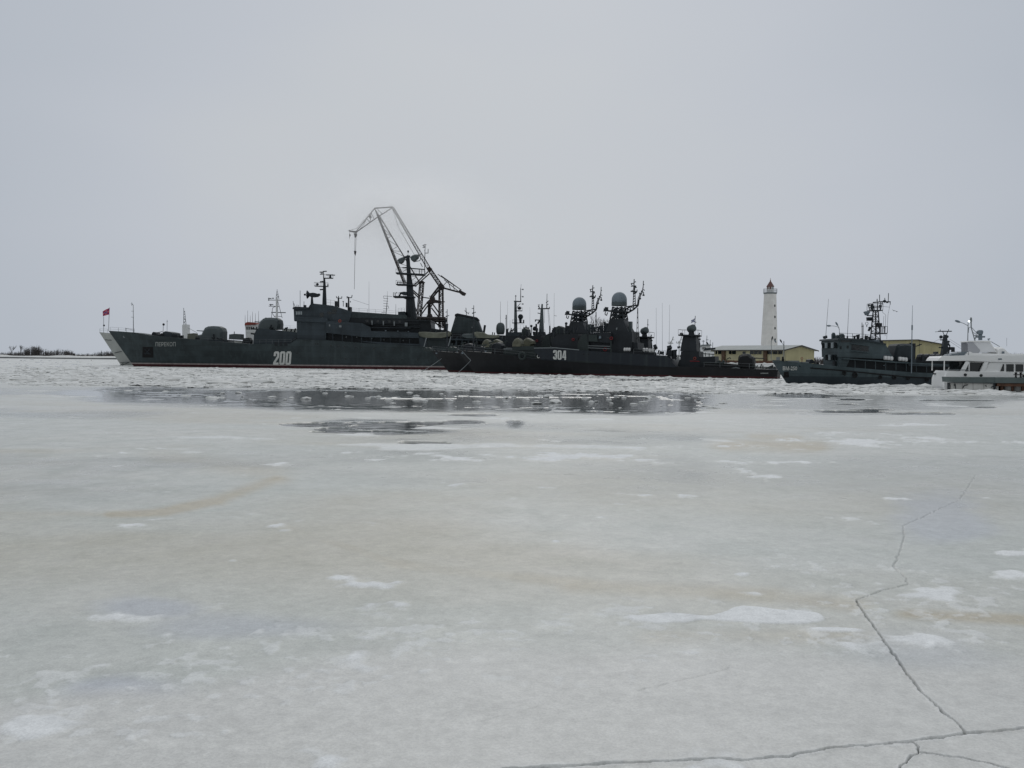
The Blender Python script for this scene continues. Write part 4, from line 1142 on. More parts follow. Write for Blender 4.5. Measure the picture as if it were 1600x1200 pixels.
    F.tubes('mast_lamp', [(618, 463, 618, 459.5), (615.5, 463, 615.5, 458), (618, 459, 620, 456.4), (624, 463, 626, 458.5, .25), (621, 444, 621, 441), (625, 444, 625, 440.5), (628, 444.5, 628, 441), (620, 441, 628, 441)], .09, MASTG, 0, mm)
    def scoop(pts, w):
        return F.pill('search_antenna', pts, w, TURRET, mm, v=0, label=None)
    scoop([(621.5, 407), (624, 404.5), (629, 402.6), (632.6, 401.8), (632.4, 405), (630, 409), (626, 411.8), (623.4, 411.3)], 1.6)
    scoop([(641.5, 402.5), (645, 399.6), (650, 398), (655, 398.3), (654, 402), (650, 405.5), (646, 408.6), (643, 407)], 1.9)
    F.tubes('feed_arm', [(646, 409.3, 656, 407.2), (656, 407.2, 657.5, 403), (656, 397.8, 660, 396.6), (632, 402, 641, 400.5, .3), (657, 411, 660, 417)], .1, MASTG, 0, mm)
    MB().ball(F.P(637.3, 401.3), .5).build('mast_head', MASTG, mm)
    MB().ball(F.P(637.7, 393), .24, sz=1.4).tube(F.P(637.5, 401), F.P(637.6, 394), .05).build('mast_head_light', MASTG, mm)
    tm = F.tubes('topmast', [(663.5, 430, 664, 395, .12, .09), (664, 395, 664.5, 382, .08, .06)], .1, MASTG, 0, mm)
    F.tubes('topmast_arms', [(660.2, 383.3, 666, 382), (660.4, 387, 665, 386), (661, 384.5, 664, 384.8), (664, 395.4, 669, 395.4), (669, 395.4, 669, 389), (663, 391, 664.5, 391), (655, 420, 655, 428), (659, 420.5, 659, 428)], .09, MASTG, 0, mm)
    # aft house, boats, funnel
    F.slab('aft_house', [(654, 500.5), (672.5, 501.5), (674, 513), (700, 516.5), (705, 520), (705, 545), (654, 542)], -6.3, 6.3, NAVYD)
    F.slab('aft_side', [(655, 527.8), (656, 520), (667, 521), (667, 542.8), (655, 541.8)], -7.9, -6.4, NAVY2)
    F.slab('aft_wall', [(667, 527.5), (705, 528.5), (705, 545), (667, 543)], -7.6, -6.4, NAVY)
    for x in (672, 681, 690, 698): F.tubes('davit', [(x, 531, x - 1, 519), (x - 1, 519, x + 1.5, 516.5)], .14, NAVY2, -7.9)
    def boat(pts, w, mat, v):
        b = F.pill('lifeboat', pts, w, mat, v=v)
        return b
    b1 = boat([(653.5, 520.5), (655, 518.5), (664, 518.2), (680, 519.5), (695, 518.8), (703.5, 517.8), (706, 521), (703.5, 525.5), (692, 528.2), (664, 528), (656, 525.5)], 1.25, BOATB, -8.3)
    b2 = boat([(721, 524.5), (724, 521.5), (738, 521.2), (752, 520.5), (758, 522), (757, 526), (750, 528.8), (728, 528.5), (723, 527)], 1.25, TURRET, -8.3)
    b3 = boat([(738, 519.8), (745, 518.3), (756, 519.5), (762, 522.5), (773, 523.5), (780, 523), (780, 527), (772, 528.5), (745, 528)], 1.0, BOATB, -9.6)
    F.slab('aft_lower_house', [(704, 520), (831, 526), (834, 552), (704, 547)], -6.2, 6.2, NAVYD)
    for x in (703, 713, 722, 732, 745, 757, 770, 783): F.tubes('boat_davit', [(x, 545, x, 530), (x, 530, x + 2, 526.5)], .22, NAVY2, -7.9)
    F.tubes('boat_rail', [(700, 539.5, 790, 543), (700, 542, 790, 545.5), (705, 531, 780, 533.5)], .09, NAVY2, -7.9)
    rr = random.Random(12)
    for k in range(15):                 # gear along the after side deck
        x = 706 + k * 6.2 + rr.uniform(-1.5, 1.5); y = 541.5 + (x - 700) * .045; h_ = rr.uniform(2.5, 6.5); w_ = rr.uniform(1.2, 3.2)
        F.slab(rr.choice(['deck_locker', 'vent', 'bollard']), [(x - w_, y + 3), (x - w_ * .9, y - h_), (x + w_ * .6, y - h_ - .6), (x + w_, y + 3)], -7.7 + rr.uniform(0, .2), -7.0, rr.choice([NAVY2, MASTG, TURRET, PAT_G]))
    F.rail('railing', [(668, 528), (785, 530.2)], 1.0, THIN, -8.3)
    F.slab('boat_deck', [(668, 528.3), (785, 530.5), (785, 532.3), (668, 530.3)], -8.4, 8.4, NAVY2)
    fn = MB()
    q = F.poly([(711.3, 492), (714.5, 490.6), (744.5, 496.8), (747.3, 499), (755.5, 522), (702.3, 522)], -3)
    fn.pillow(q, 3.3, slices=((-1, .86), (-.8, .96), (-.4, 1), (.4, 1), (.8, .96), (1, .86)))
    fo = fn.build('funnel', NAVY, O)
    F.slab('funnel_cap', [(710.3, 493.8), (711, 490.8), (714.6, 489.4), (745.3, 495.8), (748.2, 498.6), (748.6, 500.6), (745, 499), (714.5, 492.6)], -3.1, 3.1, NAVYD, fo)
    F.tubes('funnel_aerial', [(729, 494, 728, 481), (726, 485, 731, 489.5), (731.5, 491, 733, 488)], .09, MASTG, 0, fo)
    for x, y in [(737.6, 511.5)]: F.box('funnel_light', x - .7, y - 1, x + .7, y + 1, -3.5, -3.3, STEEL, fo)
    F.tubes('exhaust_pipe', [(755.8, 521, 757.8, 508, .3, .3)], .3, NAVYD, -3, n=8)
    F.tubes('boat_crane', [(696.3, 519, 696.3, 501), (694.6, 502, 698, 499.8), (697.5, 520, 699, 506, .4, .3)], .16, MASTG, -5)
    # after deck tops
    rd = MB(); c = F.P(782, 513); w = 6.9 * F.mpp(0, 782)
    rd.lathe(c, [(w * .75, -9.6 * F.mpp()), (w * .95, -6 * F.mpp()), (w, -1 * F.mpp()), (w * .93, 4 * F.mpp()), (w * .72, 7 * F.mpp()), (w * .4, 8.7 * F.mpp()), (0.02, 9.2 * F.mpp())], 16)
    rd.build('radome', TURRET, O, smooth=True)
    whip(F, 782, 504, 782, 471, .06); whip(F, 797, 519, 797, 500, .05)
    F.tubes('deck_posts', [(791, 522, 791, 492), (769, 524, 770, 519), (772, 524, 773, 519.5), (790, 498, 791.5, 496), (796, 518, 802, 517.5), (794, 516, 794, 513), (799, 517, 799, 512.5)], .13, MASTG, -1)
    return F
TS = training_ship()

# flag flown from the jackstaff (naval jack: red with a blue and white cross)
def jack(px0, py0, px1, py1, D, label, mats, nx=10, saltire=True):
    a = at_depth(px1, py0, D); m = D / FPX
    L = (px1 - px0) * m; hgt = (py1 - py0) * m
    root = bpy.data.objects.new('flag', None); COL.objects.link(root); root.location = a; tag(root, label, 'flag')
    def wave(x, y):    # x 0..L away from the staff (towards -X), y 0..h downwards
        return (-x, .18 * math.sin(x * 3.2 + y * .8) * min(1, x / L + .15), -y - .42 * x * (x / L) ** .3 )
    def strip(pts0, pts1, nm, mat, off):
        mb = MB(); vs = []; n = 10
        for side in (pts0, pts1):
            for i in range(n + 1):
                f = i / n; x = side[0][0] + (side[1][0] - side[0][0]) * f; y = side[0][1] + (side[1][1] - side[0][1]) * f
                p = wave(x * L, y * hgt); vs.append((p[0], p[1] - off, p[2]))
        mb.add(vs, [(i, i + 1, n + 2 + i, n + 1 + i) for i in range(n)])
        return mb.build(nm, mat, root, fix=False)
    hs = 1.0
    strip(((0, 0), (1, .12)), ((0, hs), (1, .88)), 'flag_cloth', mats[0], 0)
    if saltire:
        strip(((0, .42), (1, .42)), ((0, .58), (1, .58)), 'white_cross', mats[1], .02)
        strip(((.42, 0.02), (.42, .98)), ((.56, 0.02), (.56, .98)), 'white_cross', mats[1], .025)
        strip(((.02, .04), (.98, .84)), ((.02, .14), (.98, .92)), 'blue_saltire', mats[2], .03)
        strip(((.02, .86), (.98, .14)), ((.02, .96), (.98, .22)), 'blue_saltire', mats[2], .035)
    return root
jack(160.6, 481.3, 170.8, 491.5, 240.4, 'small red flag with pale cross on the jackstaff at the long ship bow', (RED, paint('jack_white', (.42, .16, .2), bump=0), FLAGB))
# ------------------------------------------------------------------ PATROL SHIPS (two alike, rafted side by side)
def patrol_ship():
    a = at_depth(743, 583, 181); b = at_depth(1215, 593, 160)
    th = math.atan2(b.y - a.y, b.x - a.x)
    F = Frame('patrol_ship', 'outer black and green patrol ship numbered 304 with a grey radome', 'ship', a.x, a.y, th, 'patrol ships moored side by side')
    O = F.o
    H = Hull(F, [(713, 546.8), (718, 547.4), (740, 549.4), (762, 551.4), (790, 554.2), (812, 556.8), (850, 561.3), (900, 564.2), (1000, 570.2), (1030, 572), (1058, 573), (1100, 573.6), (1215, 578)],
             (743, 583), (1213, 594.5), 9.6, 24, 34)
    H.band('hull', .42, None, PAT_LO, O, 6, cap=True)
    H.band('boot_topping', -.5, .42, BOOT, O, 2, off=.004)
    MBs = MB(); q = []
    for x in range(815, 1058, 12):
        y = np.interp(x, [815, 850, 900, 1000, 1058], [557.4, 562.3, 565.2, 571.2, 574])
        v = -4.8
        for _ in range(4):
            u, z = F.uz(x, y, v); v = -H.side(u, z) - .05
        q.append((u, v, z))
    MBs.path(q, .07, 5); MBs.build('rubbing_strake', PAT_UP, O)
    # full-beam middle house
    w = 4.85
    F.slab('middle_hull', [(846, 561.2), (838.5, 553.5), (835, 548), (834.5, 544), (868, 543.6), (905, 547), (960, 551), (1005, 553.6), (1040, 556), (1047, 562), (1057, 573.4), (1000, 570.4), (900, 564.4)], -w, w, PAT_UP)
    q = [F.P(x, y, -w - .02) for x, y in [(834.5, 543.9), (868, 543.5), (905, 546.8)]]
    MB().path(q, .09, 5).build('pale_ledge', STEEL, O)  # pale line along the top edge of the middle hull
    hn = MB()
    for k, pl in enumerate(digits_polys('304')):
        vs = []
        for x, y in pl:
            u, z = F.uz(864.2 + 20.4 * x, 562.0 - 14.6 * y + 1.0 * (x - .5), -w - .03 - .004 * k); vs.append((u, -w - .03 - .004 * k, z))
        hn.add(vs, [tuple(range(len(vs)))])
    hn.build('hull_number', NUMW, O, fix=False)
    for x, y in [(911.8, 553.4), (919.3, 553.5), (1022, 559.6)]: F.disc('porthole', x, y, 1.0, -w, GLASS)
    # bow gear
    F.slab('windlass', [(700, 548), (700.5, 543), (703, 541.6), (705, 543.4), (708, 542), (711.5, 543.2), (712, 545.4), (715.5, 545.8), (716, 548)], -.5, .5, PAT_G)
    F.tubes('jackstaff', [(700.5, 541, 704.6, 525.8)], .10, STEEL, 0)
    F.tubes('bow_mast', [(740, 550, 740, 505, .16, .13), (740, 505, 740.3, 477, .12, .06), (737.2, 482.2, 740, 481.6), (738, 490, 743.5, 487.6), (737.6, 489.8, 740, 488)], .07, MASTG, 0)
    F.tubes('bitts', [(723, 548.5, 723, 545), (729, 549, 729, 545.4), (752, 551, 752, 547.4), (806, 557, 806, 553)], .16, MASTG, -3.2)
    F.rail('railing', [(716, 547.2), (740, 549.4), (790, 554.2), (812, 556.8), (836, 559.6)], .95, THIN, -3.6, step=2.2)
    for x, y in [(722, 551.8), (688.5 + 35, 552.0), (758, 549.5)][:1] + [(758.5, 549)]: F.box('fairlead', x - 1, y - 1.2, x + 1, y + 1, -3.0, -2.6, RADOME)
    F.slab('fore_house', [(786, 555), (787.5, 545.5), (794, 543.8), (837, 544.2), (838.5, 559), (812, 557.5)], -2.8, 2.8, PAT_G)
    F.tubes('light_ledge', [(787, 545.2, 812, 545.6)], .1, STEEL, -2.9)
    F.pill('gun_cover', [(769.5, 545), (770.5, 539), (774, 536), (779.5, 534.8), (784.5, 536.3), (787.5, 540), (788, 545)], 1.3, PAT_S)
    F.slab('gun_base', [(768, 552.5), (769, 544.5), (788, 544.7), (788, 554)], -1.6, 1.6, PAT_LO)
    F.tubes('deck_gear', [(745, 549, 747, 540), (747, 540, 760, 539), (752, 551, 756, 541), (757, 545, 766, 545.5), (762, 548, 768, 537), (789, 543, 790, 534), (786, 536, 793, 533), (764, 536, 772, 533.5)], .14, PAT_G, -1.8)
    F.slab('cable_reel', [(743, 549), (743.5, 542), (750, 540.5), (755, 543), (756, 550)], -2, -.8, PAT_S)
    F.tubes('canvas_post', [(790.2, 543, 790.2, 526)], .1, MASTG, 0)
    for pts, v in (([(802.5, 541.5), (803, 536), (806, 530.5), (809.5, 528), (812, 528.5), (815, 532), (817.5, 537.5), (817.5, 541.5)], -2.0),
                   ([(817.5, 541), (818, 535.5), (821, 530.5), (825, 527.8), (830, 530), (834, 532.8), (835, 537), (832, 538.5), (831.5, 541)], 1.6)):
        F.pill('rocket_launcher_cover', pts, 1.25, CANVAS, v=v, label='beige canvas covered rocket launcher')
    F.slab('launcher_base', [(800, 547), (801, 541), (834, 541), (835, 547)], -3, 3, PAT_G)
    MB().torus(F.P(816, 556, -4.4), .62, .24, n=16).build('cable_reel', PAT_G, O)
    lifebuoy(F, 841.3, 557, -4.7, 2.9, NUMW)
    # superstructure
    F.slab('bridge_house', [(862, 546), (861, 531), (866, 527), (872, 522), (903, 521.5), (903, 549)], -3.4, 3.4, PAT_S)
    F.slab('bridge_front', [(902, 549), (902.3, 537), (905, 530), (909.5, 523), (914, 521.3), (919.5, 521.8), (919.5, 551)], -3.9, 3.9, PAT_G)
    F.slab('bridge_upper', [(918, 534), (917, 521.5), (935, 519.5), (955, 519.8), (955, 536), (930, 534.5)], -4.0, 4.0, PAT_S)
    F.slab('bridge_wing', [(919.5, 533), (919.5, 523), (932, 523.3), (934, 534)], -4.3, -4.05, PAT_G)
    F.slab('lower_house', [(919.5, 551.5), (919.5, 533), (956, 535), (956, 553)], -3.2, 3.2, PAT_S)
    F.tubes('stanchion', [(954.6, 552, 954.6, 533)], .14, PAT_G, -4.6)
    F.tubes('hand_rail', [(919, 540.2, 955, 541.2), (919, 543.5, 955, 545)], .06, STEEL, -4.6)
    for x, y in [(905, 533), (938, 524.8), (950, 527.5)]: window(F, x - 1.2, y - 1, x + 1.2, y + 1, -4.0 if x > 910 else -3.95, GLASS)
    F.pill('searchlight', [(936, 529), (936.3, 526), (938, 524.8), (939.5, 526), (939.3, 529)], .3, RADOME, v=-4.2)
    lifebuoy(F, 955, 528.6, -4.1, 2.9); lifebuoy(F, 895.5, 530.5, -3.6, 2.6)
    MB().torus(F.P(945.5, 546, -3.3), .3, .07, n=12).build('hose_reel', BUOY, O)
    F.tubes('roof_gear', [(866, 527, 866, 519, .3), (872, 521, 872, 514), (878, 521.5, 878, 513, .35), (884, 521, 884, 517), (890, 521, 890, 515, .3), (894, 521, 895, 509, .25), (900, 520, 901, 511)], .14, MASTG, -1)
    F.slab('director', [(868, 521.5), (868.5, 511), (873, 509), (878, 511), (879, 521.5)], -1, 1, PAT_G)
    MB().ball(F.P(884.7, 505.5), .28).tube(F.P(884.7, 522), F.P(884.7, 506), .1).build('signal_ball', MASTG, O)
    F.tubes('roof_gear', [(917, 521, 917, 505, .14), (921, 520, 922, 512), (926, 520, 926, 507, .28), (930, 519.5, 929, 512), (934, 519.5, 937, 510), (940, 520, 940, 509, .4), (945, 520, 945.2, 503, .2), (949, 519.5, 950, 505, .55), (915, 517, 946, 517.4, .07), (923, 513, 938, 511.4, .18)], .16, MASTG, -1.5)
    F.slab('tower_base', [(953, 553), (953, 520), (955.5, 516.5), (987.3, 518), (988, 553)], -3.2, 3.2, PAT_S)
    F.slab('tower_aft_step', [(986, 553), (986, 534.5), (996, 535.5), (997, 553)], -2.8, 2.8, PAT_S)
    def rect(x0, x1, y, wv): return (F.uz(x0, y)[0], F.uz(x1, y)[0], -wv, wv, F.uz((x0 + x1) / 2, y)[1])
    tw = MB().frustum(rect(952.5, 987, 519, 2.9), rect(956.3, 977.5, 499.5, 1.9)).build('tower', PAT_S, O)
    F.tubes('tower_lamp', [(963.3, 514.6, 964.8, 514.6, .35)], .3, STEEL, -2.55, tw)
    # open lattice between tower and radome
    mb = MB()
    lv = [(499.5, 957, 977.5, 1.8), (493, 958, 976.5, 1.65), (486, 959.2, 975.5, 1.5), (480, 960.3, 974.5, 1.4)]
    cs = []
    for y, x0, x1, wv in lv:
        u0, u1, _, _, z = rect(x0, x1, y, wv); um = (u0 + u1) / 2
        cs.append([(u0, -wv, z), (u1, -wv, z), (u1, wv, z), (u0, wv, z), (um, -wv, z), (um, wv, z)])
    for A, B in zip(cs, cs[1:]):
        for i in range(6): mb.tube(A[i], B[i], .15, 5)
        for i in range(4): mb.tube(A[i], A[(i + 1) % 4], .11, 5); mb.tube(A[i], B[(i + 1) % 4], .09, 5); mb.tube(A[(i + 1) % 4], B[i], .09, 5)
    u0, u1, a_, b_, z0 = rect(958, 977, 497, 1.5); z1 = F.uz(967, 491.5)[1]
    mb.build('tower_lattice', MASTG, O)
    MB().box(u0 + .3, u0 + 1.0, -1.2, 1.2, z0, z1).box(u1 - .9, u1 - .2, -1.2, 1.2, z0 + .1, z1 + .3).build('lattice_box', PAT_S, O)
    F.slab('lattice_deck', [(957.5, 487.4), (957.5, 486), (977, 486), (977, 487.6)], -1.8, 1.8, MASTG)
    m = F.mpp(0, 967); c = F.P(967.5, 478)
    RW = 12.0 * m
    rd = MB().lathe(c, [(RW * .97, 0), (RW, .05), (RW, 5.2 * m)], 24).build('radome_skirt', TURRET, O)
    MB().lathe(c, [(RW * .985, 4.6 * m), (RW * .985, 9.5 * m)] + [(RW * .985 * math.cos(t), 9.5 * m + RW * 1.02 * math.sin(t)) for t in [PI / 2 * k / 9 for k in range(1, 10)]], 24).build('radome', RADOME, O, smooth=True)
    # fore yard and aft arms with their little masts
    mb = MB()
    F.tubes('fore_yard', [(960, 485.3, 945.5, 485.8), (960, 487, 950, 486), (962, 489.5, 956, 486)], .13, MASTG, 0)
    F.tubes('yard_radar', [(947.6, 485.5, 947.4, 481, .5, .35), (945.2, 480.4, 950.5, 481, .12), (943.8, 485.8, 943.8, 482), (946, 487, 945.2, 491), (945.2, 491, 948, 493), (948, 493, 949.4, 488), (942.5, 486, 947, 486)], .09, MASTG, 0)
    F.tubes('aft_arm', [(976, 484.5, 985, 478.6, .15), (985, 478.6, 996.5, 476.6, .15), (978, 490.5, 990, 483.6, .16), (990, 483.6, 997.5, 476.8, .16), (980, 482, 981.5, 488.5), (984, 479.6, 986, 486), (989, 478, 991.5, 482.4), (980, 482, 986, 486), (985, 479, 991, 482.5), (975, 479.8, 998, 476)], .1, MASTG, 0)
    MB().tube(F.P(985, 484, -2.2), F.P(985, 484, 2.2), .1).tube(F.P(993, 480, -1.6), F.P(993, 480, 1.6), .09).build('cross_yard', MASTG, O)
    lm = F.tubes('lattice_mast', [(989, 478, 990, 460), (993, 478, 992.3, 460), (990, 460, 991, 436, .14, .09), (992.3, 460, 991.6, 446)] + [(989.2, y, 992.8, y - 2.4) for y in (476, 472, 468, 464, 460)], .085, MASTG, 0)
    F.tubes('mast_arms', [(985.5, 455.2, 995.5, 455.8, .13), (986, 442.5, 988, 447), (986, 447.5, 991, 446.6), (987, 443, 991, 442.4), (991, 450, 995, 449), (991.5, 458.5, 994.5, 456, .18), (991, 441, 993.6, 440.2), (992, 447, 994, 447.6, .16), (988, 456, 988, 453), (995.4, 456, 995.4, 452.4)], .09, MASTG, 0, lm)
    cm = F.tubes('curved_mast', [(997.5, 476.5, 998.6, 468, .13), (998.6, 468, 1001, 461.5, .12), (1001, 461.5, 1003.6, 456.5, .11), (1003.6, 456.5, 1005, 448, .1), (1005, 448, 1005.4, 438.8, .08), (996, 476, 997, 467), (997, 467, 1000, 459)], .08, MASTG, 0)
    F.tubes('mast_arms', [(1005.5, 452, 1007, 454), (1004, 461, 1007, 461.3, .16), (999, 467, 1001.3, 466, .2), (1003, 457, 1003.3, 454, .2), (1005, 444.6, 1006.6, 444.8), (1000.5, 460, 999.8, 457.4, .16), (1005.6, 461, 1005.6, 456)], .09, MASTG, 0, cm)
    F.box('exhaust_stack', 982.4, 502.3, 986.6, 517, -1, 0, TURRET)
    F.tubes('aft_lattice_mast', [(994.3, 535, 996.2, 481), (997.6, 535, 996.8, 481)] + [(994.6 + (535 - y) * .03, y, 997.5 - (535 - y) * .012, y - 4) for y in range(490, 533, 8)], .05, MASTG, 0)
    for (x0, x1, y, n) in ((974.5, 985.2, 546, 3), (1004.5, 1013, 546.5, 2), (1013.5, 1022.5, 547.6, 2)):
        for k in range(n):
            xa = x0 + (x1 - x0) * k / n; xb = x0 + (x1 - x0) * (k + 1) / n
            ra = 2.9 * F.mpp(-4, x0); pa = F.P(xa, y, -4.2); pb = F.P(xb, y, -4.2); L = pb[0] - pa[0]
            MB().lathe(pa, [(ra * .7, .02), (ra, .10), (ra, L - .1), (ra * .7, L - .02)], 12, axis=(1, 0, 0)).build('life_raft', RAFT, O)
    F.slab('raft_rack', [(973, 551.5), (974, 548.8), (986, 549.3), (1024, 551.3), (1024, 555)], -4.3, -3.5, PAT_S)
    F.slab('aft_house', [(996, 553.5), (997, 546), (1014, 547), (1016, 555)], -2.6, 2.6, PAT_S)
    F.tubes('aft_gear', [(1020, 551, 1024, 543, .3), (1022, 543, 1026, 541, .5), (1028, 553, 1030, 547), (1033, 553, 1034, 549, .35), (1036, 554, 1037, 549), (1042, 555, 1044, 544, .2), (1043, 544, 1049, 542.5, .45), (1048, 557, 1049, 547, .3), (1053, 561, 1053, 547, .35), (1056, 562, 1056.5, 547), (1050, 548, 1058, 547)], .14, MASTG, -2)
    F.slab('mortar', [(1042, 552), (1043, 547.5), (1048, 547), (1050, 550), (1050, 557), (1043, 556)], -2.6, -1.4, PAT_S)
    F.rail('railing', [(990, 553), (1005, 553.6), (1040, 556)], .95, THIN, -4.7)
    for x, y0, y1 in [(1025.5, 550, 481), (1035, 553, 473), (1045.5, 553, 476)]: whip(F, x, y0, x + (.8 if x > 1040 else -.2), y1, .032, -2 if x < 1030 else 1)
    # after radar tower
    at = MB().frustum(rect(1066, 1091.5, 549, 2.3), rect(1070, 1089.3, 524.3, 1.7)).build('radar_tower', PAT_S, O)
    F.slab('tower_foot', [(1062, 576), (1064, 549), (1092, 549), (1094, 576)], -2.6, 2.6, PAT_S)
    platform(F, 'tower_platform', 1063, 1093.5, 523, 2.2, PAT_S, at, t=.25, y1=523.6)
    F.tubes('platform_gear', [(1063.5, 523, 1063, 520), (1066, 523, 1066.5, 520.4, .2), (1068, 524, 1064, 520), (1092, 524, 1093, 520, .12), (1090, 528, 1094, 524), (1093.3, 524, 1093.3, 543, .07), (1091.5, 530, 1095, 530), (1092.5, 538, 1094, 538, .3)], .12, MASTG, -1, at)
    ped = F.tubes('radar_pedestal', [(1080.5, 524, 1080.5, 517, .6, .45)], .5, PAT_S, 0, at, n=8)
    c = Vector(F.P(1080.5, 513.6)); m = F.mpp(0, 1080)
    ax = Vector((.8, -.55, .28)).normalized()
    MB().lathe(c, [(2.6 * m, -6.5 * m), (5.2 * m, -5.2 * m), (5.9 * m, -3 * m), (5.9 * m, 4 * m), (5.5 * m, 5.2 * m), (3.5 * m, 6.4 * m), (.02, 6.9 * m)], 18, axis=ax).build('gun_radar', TURRET, at)
    F.tubes('flagstaff', [(1085.6, 516, 1086.4, 493.5), (1085, 503, 1088, 503.5)], .06, MASTG, 0, at)
    lifebuoy(F, 1085.6, 560, -2.7, 2.7, ORANGE)
    F.tubes('red_pipe', [(1078, 564.2, 1093, 564.6)], .07, BUOY, -2.7)
    F.slab('after_house', [(1058, 577), (1060, 566), (1062, 562), (1092, 557.8), (1117, 556.8), (1118, 572), (1112, 577)], -2.5, 2.5, PAT_S)
    F.slab('engine_casing', [(1100, 576), (1100, 567.5), (1128, 567.3), (1156, 570), (1156, 577.5)], -3, 3, PAT_LO)
    F.tubes('after_rail', [(1096, 566.5, 1125, 567), (1102, 551, 1102, 557), (1108, 552, 1108, 557), (1114, 553, 1114, 557), (1096, 552.5, 1116, 553.6), (1134, 570, 1136, 561), (1136, 561, 1140, 558.6), (1140, 558.6, 1142, 561), (1118, 568, 1126, 564, .2), (1127, 569, 1132, 564, .3)], .08, PAT_G, -3)
    g = F.pill('gun_turret', [(1154, 571), (1154.5, 559), (1156, 555), (1161, 553), (1169, 552.6), (1172.5, 553.5), (1173.5, 556), (1177, 557), (1179.5, 560), (1180, 566), (1179, 571)], 2.1, PAT_LO)
    for v in (-.4, .4): F.tubes('gun_barrel', [(1177, 559.4, 1194.5, 560.2, .1, .07)], .1, MASTG, v, g, 8)
    F.slab('turret_base', [(1155, 577), (1155.5, 570.5), (1178, 571), (1178, 578)], -1.7, 1.7, PAT_LO)
    F.tubes('stern_gear', [(1182, 574, 1184, 571), (1175.5, 575, 1176.5, 571, .12), (1178, 575, 1179, 571.5, .12), (1188, 575, 1190, 569), (1196, 576, 1205, 572), (1201, 576, 1208, 571, .2), (1205, 577, 1212, 574, .25), (1192, 576, 1192, 571)], .12, PAT_G, -3)
    F.tubes('stern_rope', [(1140, 576.5, 1150, 574.6), (1150, 574.6, 1156, 576), (1202, 577.2, 1213, 577)], .12, STEEL, -3.6)
    F.rail('railing', [(1100, 573.6), (1150, 575.4), (1213, 577.8)], .9, THIN, -4.4)
    p = MB(); v = -4.35
    for k in range(7):
        x = 1188.5 + k * 1.75; q = F.poly([(x, 582.4), (x + 1.1, 582.4), (x + 1.1, 584), (x, 584)], v); vv = []
        for (u, z) in q: vv.append((u, -H.side(u, z) - .04, z))
        p.add(vv, [(0, 1, 2, 3)])
    p.build('worn_marks', NAMEW, O, fix=False)
    return F, H
PS, PSH = patrol_ship()
inner = copy_tree(PS.o, None, skip=('hull_number', 'worn_marks'))
inner.location = (PS.o.location.x - 6.5, PS.o.location.y + 15.0, 0)
inner['label'] = 'inner patrol ship without visible number, between ship 304 and the long ship'
fl = jack(1080.2, 497.2, 1086.2, 503.2, 164, 'small white flag with blue saltire above the after radar of ship 304', (FLAGW, FLAGW, FLAGB), saltire=False)
for c_ in children(fl): pass
def saltire_on(fl, px0, py0, px1, py1, D):
    m = D / FPX; L = (px1 - px0) * m; h = (py1 - py0) * m
    for a, b in (((.02, .05), (.98, .85)), ((.02, .95), (.98, .15))):
        mb = MB(); vs = []
        for off in (0, .16):
            for i in range(7):
                f = i / 6; x = (a[0] + (b[0] - a[0]) * f) * L; y = (a[1] + (b[1] - a[1]) * f) * h + (off - .08) * h
                vs.append((-x, .18 * math.sin(x * 3.2 + y * .8) * min(1, x / L + .15) - .03, -y - .42 * x * (x / L) ** .3))
        mb.add(vs, [(i, i + 1, i + 8, i + 7) for i in range(6)]); mb.build('blue_saltire', FLAGB, fl, fix=False)
saltire_on(fl, 1080.2, 497.2, 1086.2, 503.2, 164)

# ------------------------------------------------------------------ two grey ships farther back (tops show above the patrol ships)
def far_ship_a():
    p = at_depth(770, 575, 290)
    F = Frame('minesweeper', 'far grey ship behind, thick tube mast with a radar ball at mid height', 'ship', p.x, 290, -.05, 'grey ships behind the patrol ships')
    H = Hull(F, [(768, 548), (800, 550), (900, 554)], (774, 566), (898, 567), 9, 14, 18); H.band('hull', -.5, None, NAVY2, F.o, 4, cap=True)
    F.slab('deckhouse', [(790, 552), (790, 522), (795, 518.8), (818, 519), (826, 519.5), (829, 524), (832, 552)], -4, 4, NAVY2)
    F.box('funnel', 817.6, 511.3, 826.4, 523, -1.6, 1.6, NAVYD)
    F.tubes('funnel_post', [(822, 511.5, 822, 508.6)], .2, NAVYD, 0)
    m = F.tubes('mast', [(805.8, 520, 805.4, 470, .62, .36)], .5, TURRET, 0, n=10)
    platform(F, 'mast_platform', 800.5, 819, 504.2, 1.4, NAVYD, m); platform(F, 'mast_platform', 805, 816, 485.3, 1.0, NAVYD, m)
    F.tubes('signal_yard', [(803, 470.6, 814.5, 471.3, .2), (805.8, 470, 805.8, 461), (804.5, 462.5, 807.3, 462.5), (808, 480, 813, 474)], .1, MASTG, 0, m)
    F.tubes('topmast', [(813.6, 472, 813.6, 450.4, .15, .1), (813.6, 450.4, 814.4, 444, .04)], .1, MASTG, 0, m)
    for y in (452.2, 463.6, 475): MB().ball(F.P(817, y), .25).tube(F.P(813.6, y), F.P(817, y), .05).build('mast_light', THIN, m)
    MB().ball(F.P(813.4, 495), 4.2 * F.mpp()).build('radar_ball', MASTG, m)
    MB().ball(F.P(811.6, 481.4), 3.0 * F.mpp(), 10, .9).build('radar_drum', NAVYD, m)
    F.tubes('radar_pedestal', [(813.4, 504, 813.2, 498, .4, .5), (818, 504, 818, 500)], .2, MASTG, 0, m)
    F.rail('railing', [(808, 519), (818, 519)], 2.4, THIN, -3, step=1.0)
    F.tubes('roof_gear', [(793, 521, 793, 514, .3), (797, 519, 803, 513.5), (797, 516, 804, 516)], .15, MASTG, -2)
    whip(F, 793, 519, 793, 470, .04); whip(F, 828, 520, 828, 480, .04)
    return F
far_ship_a()
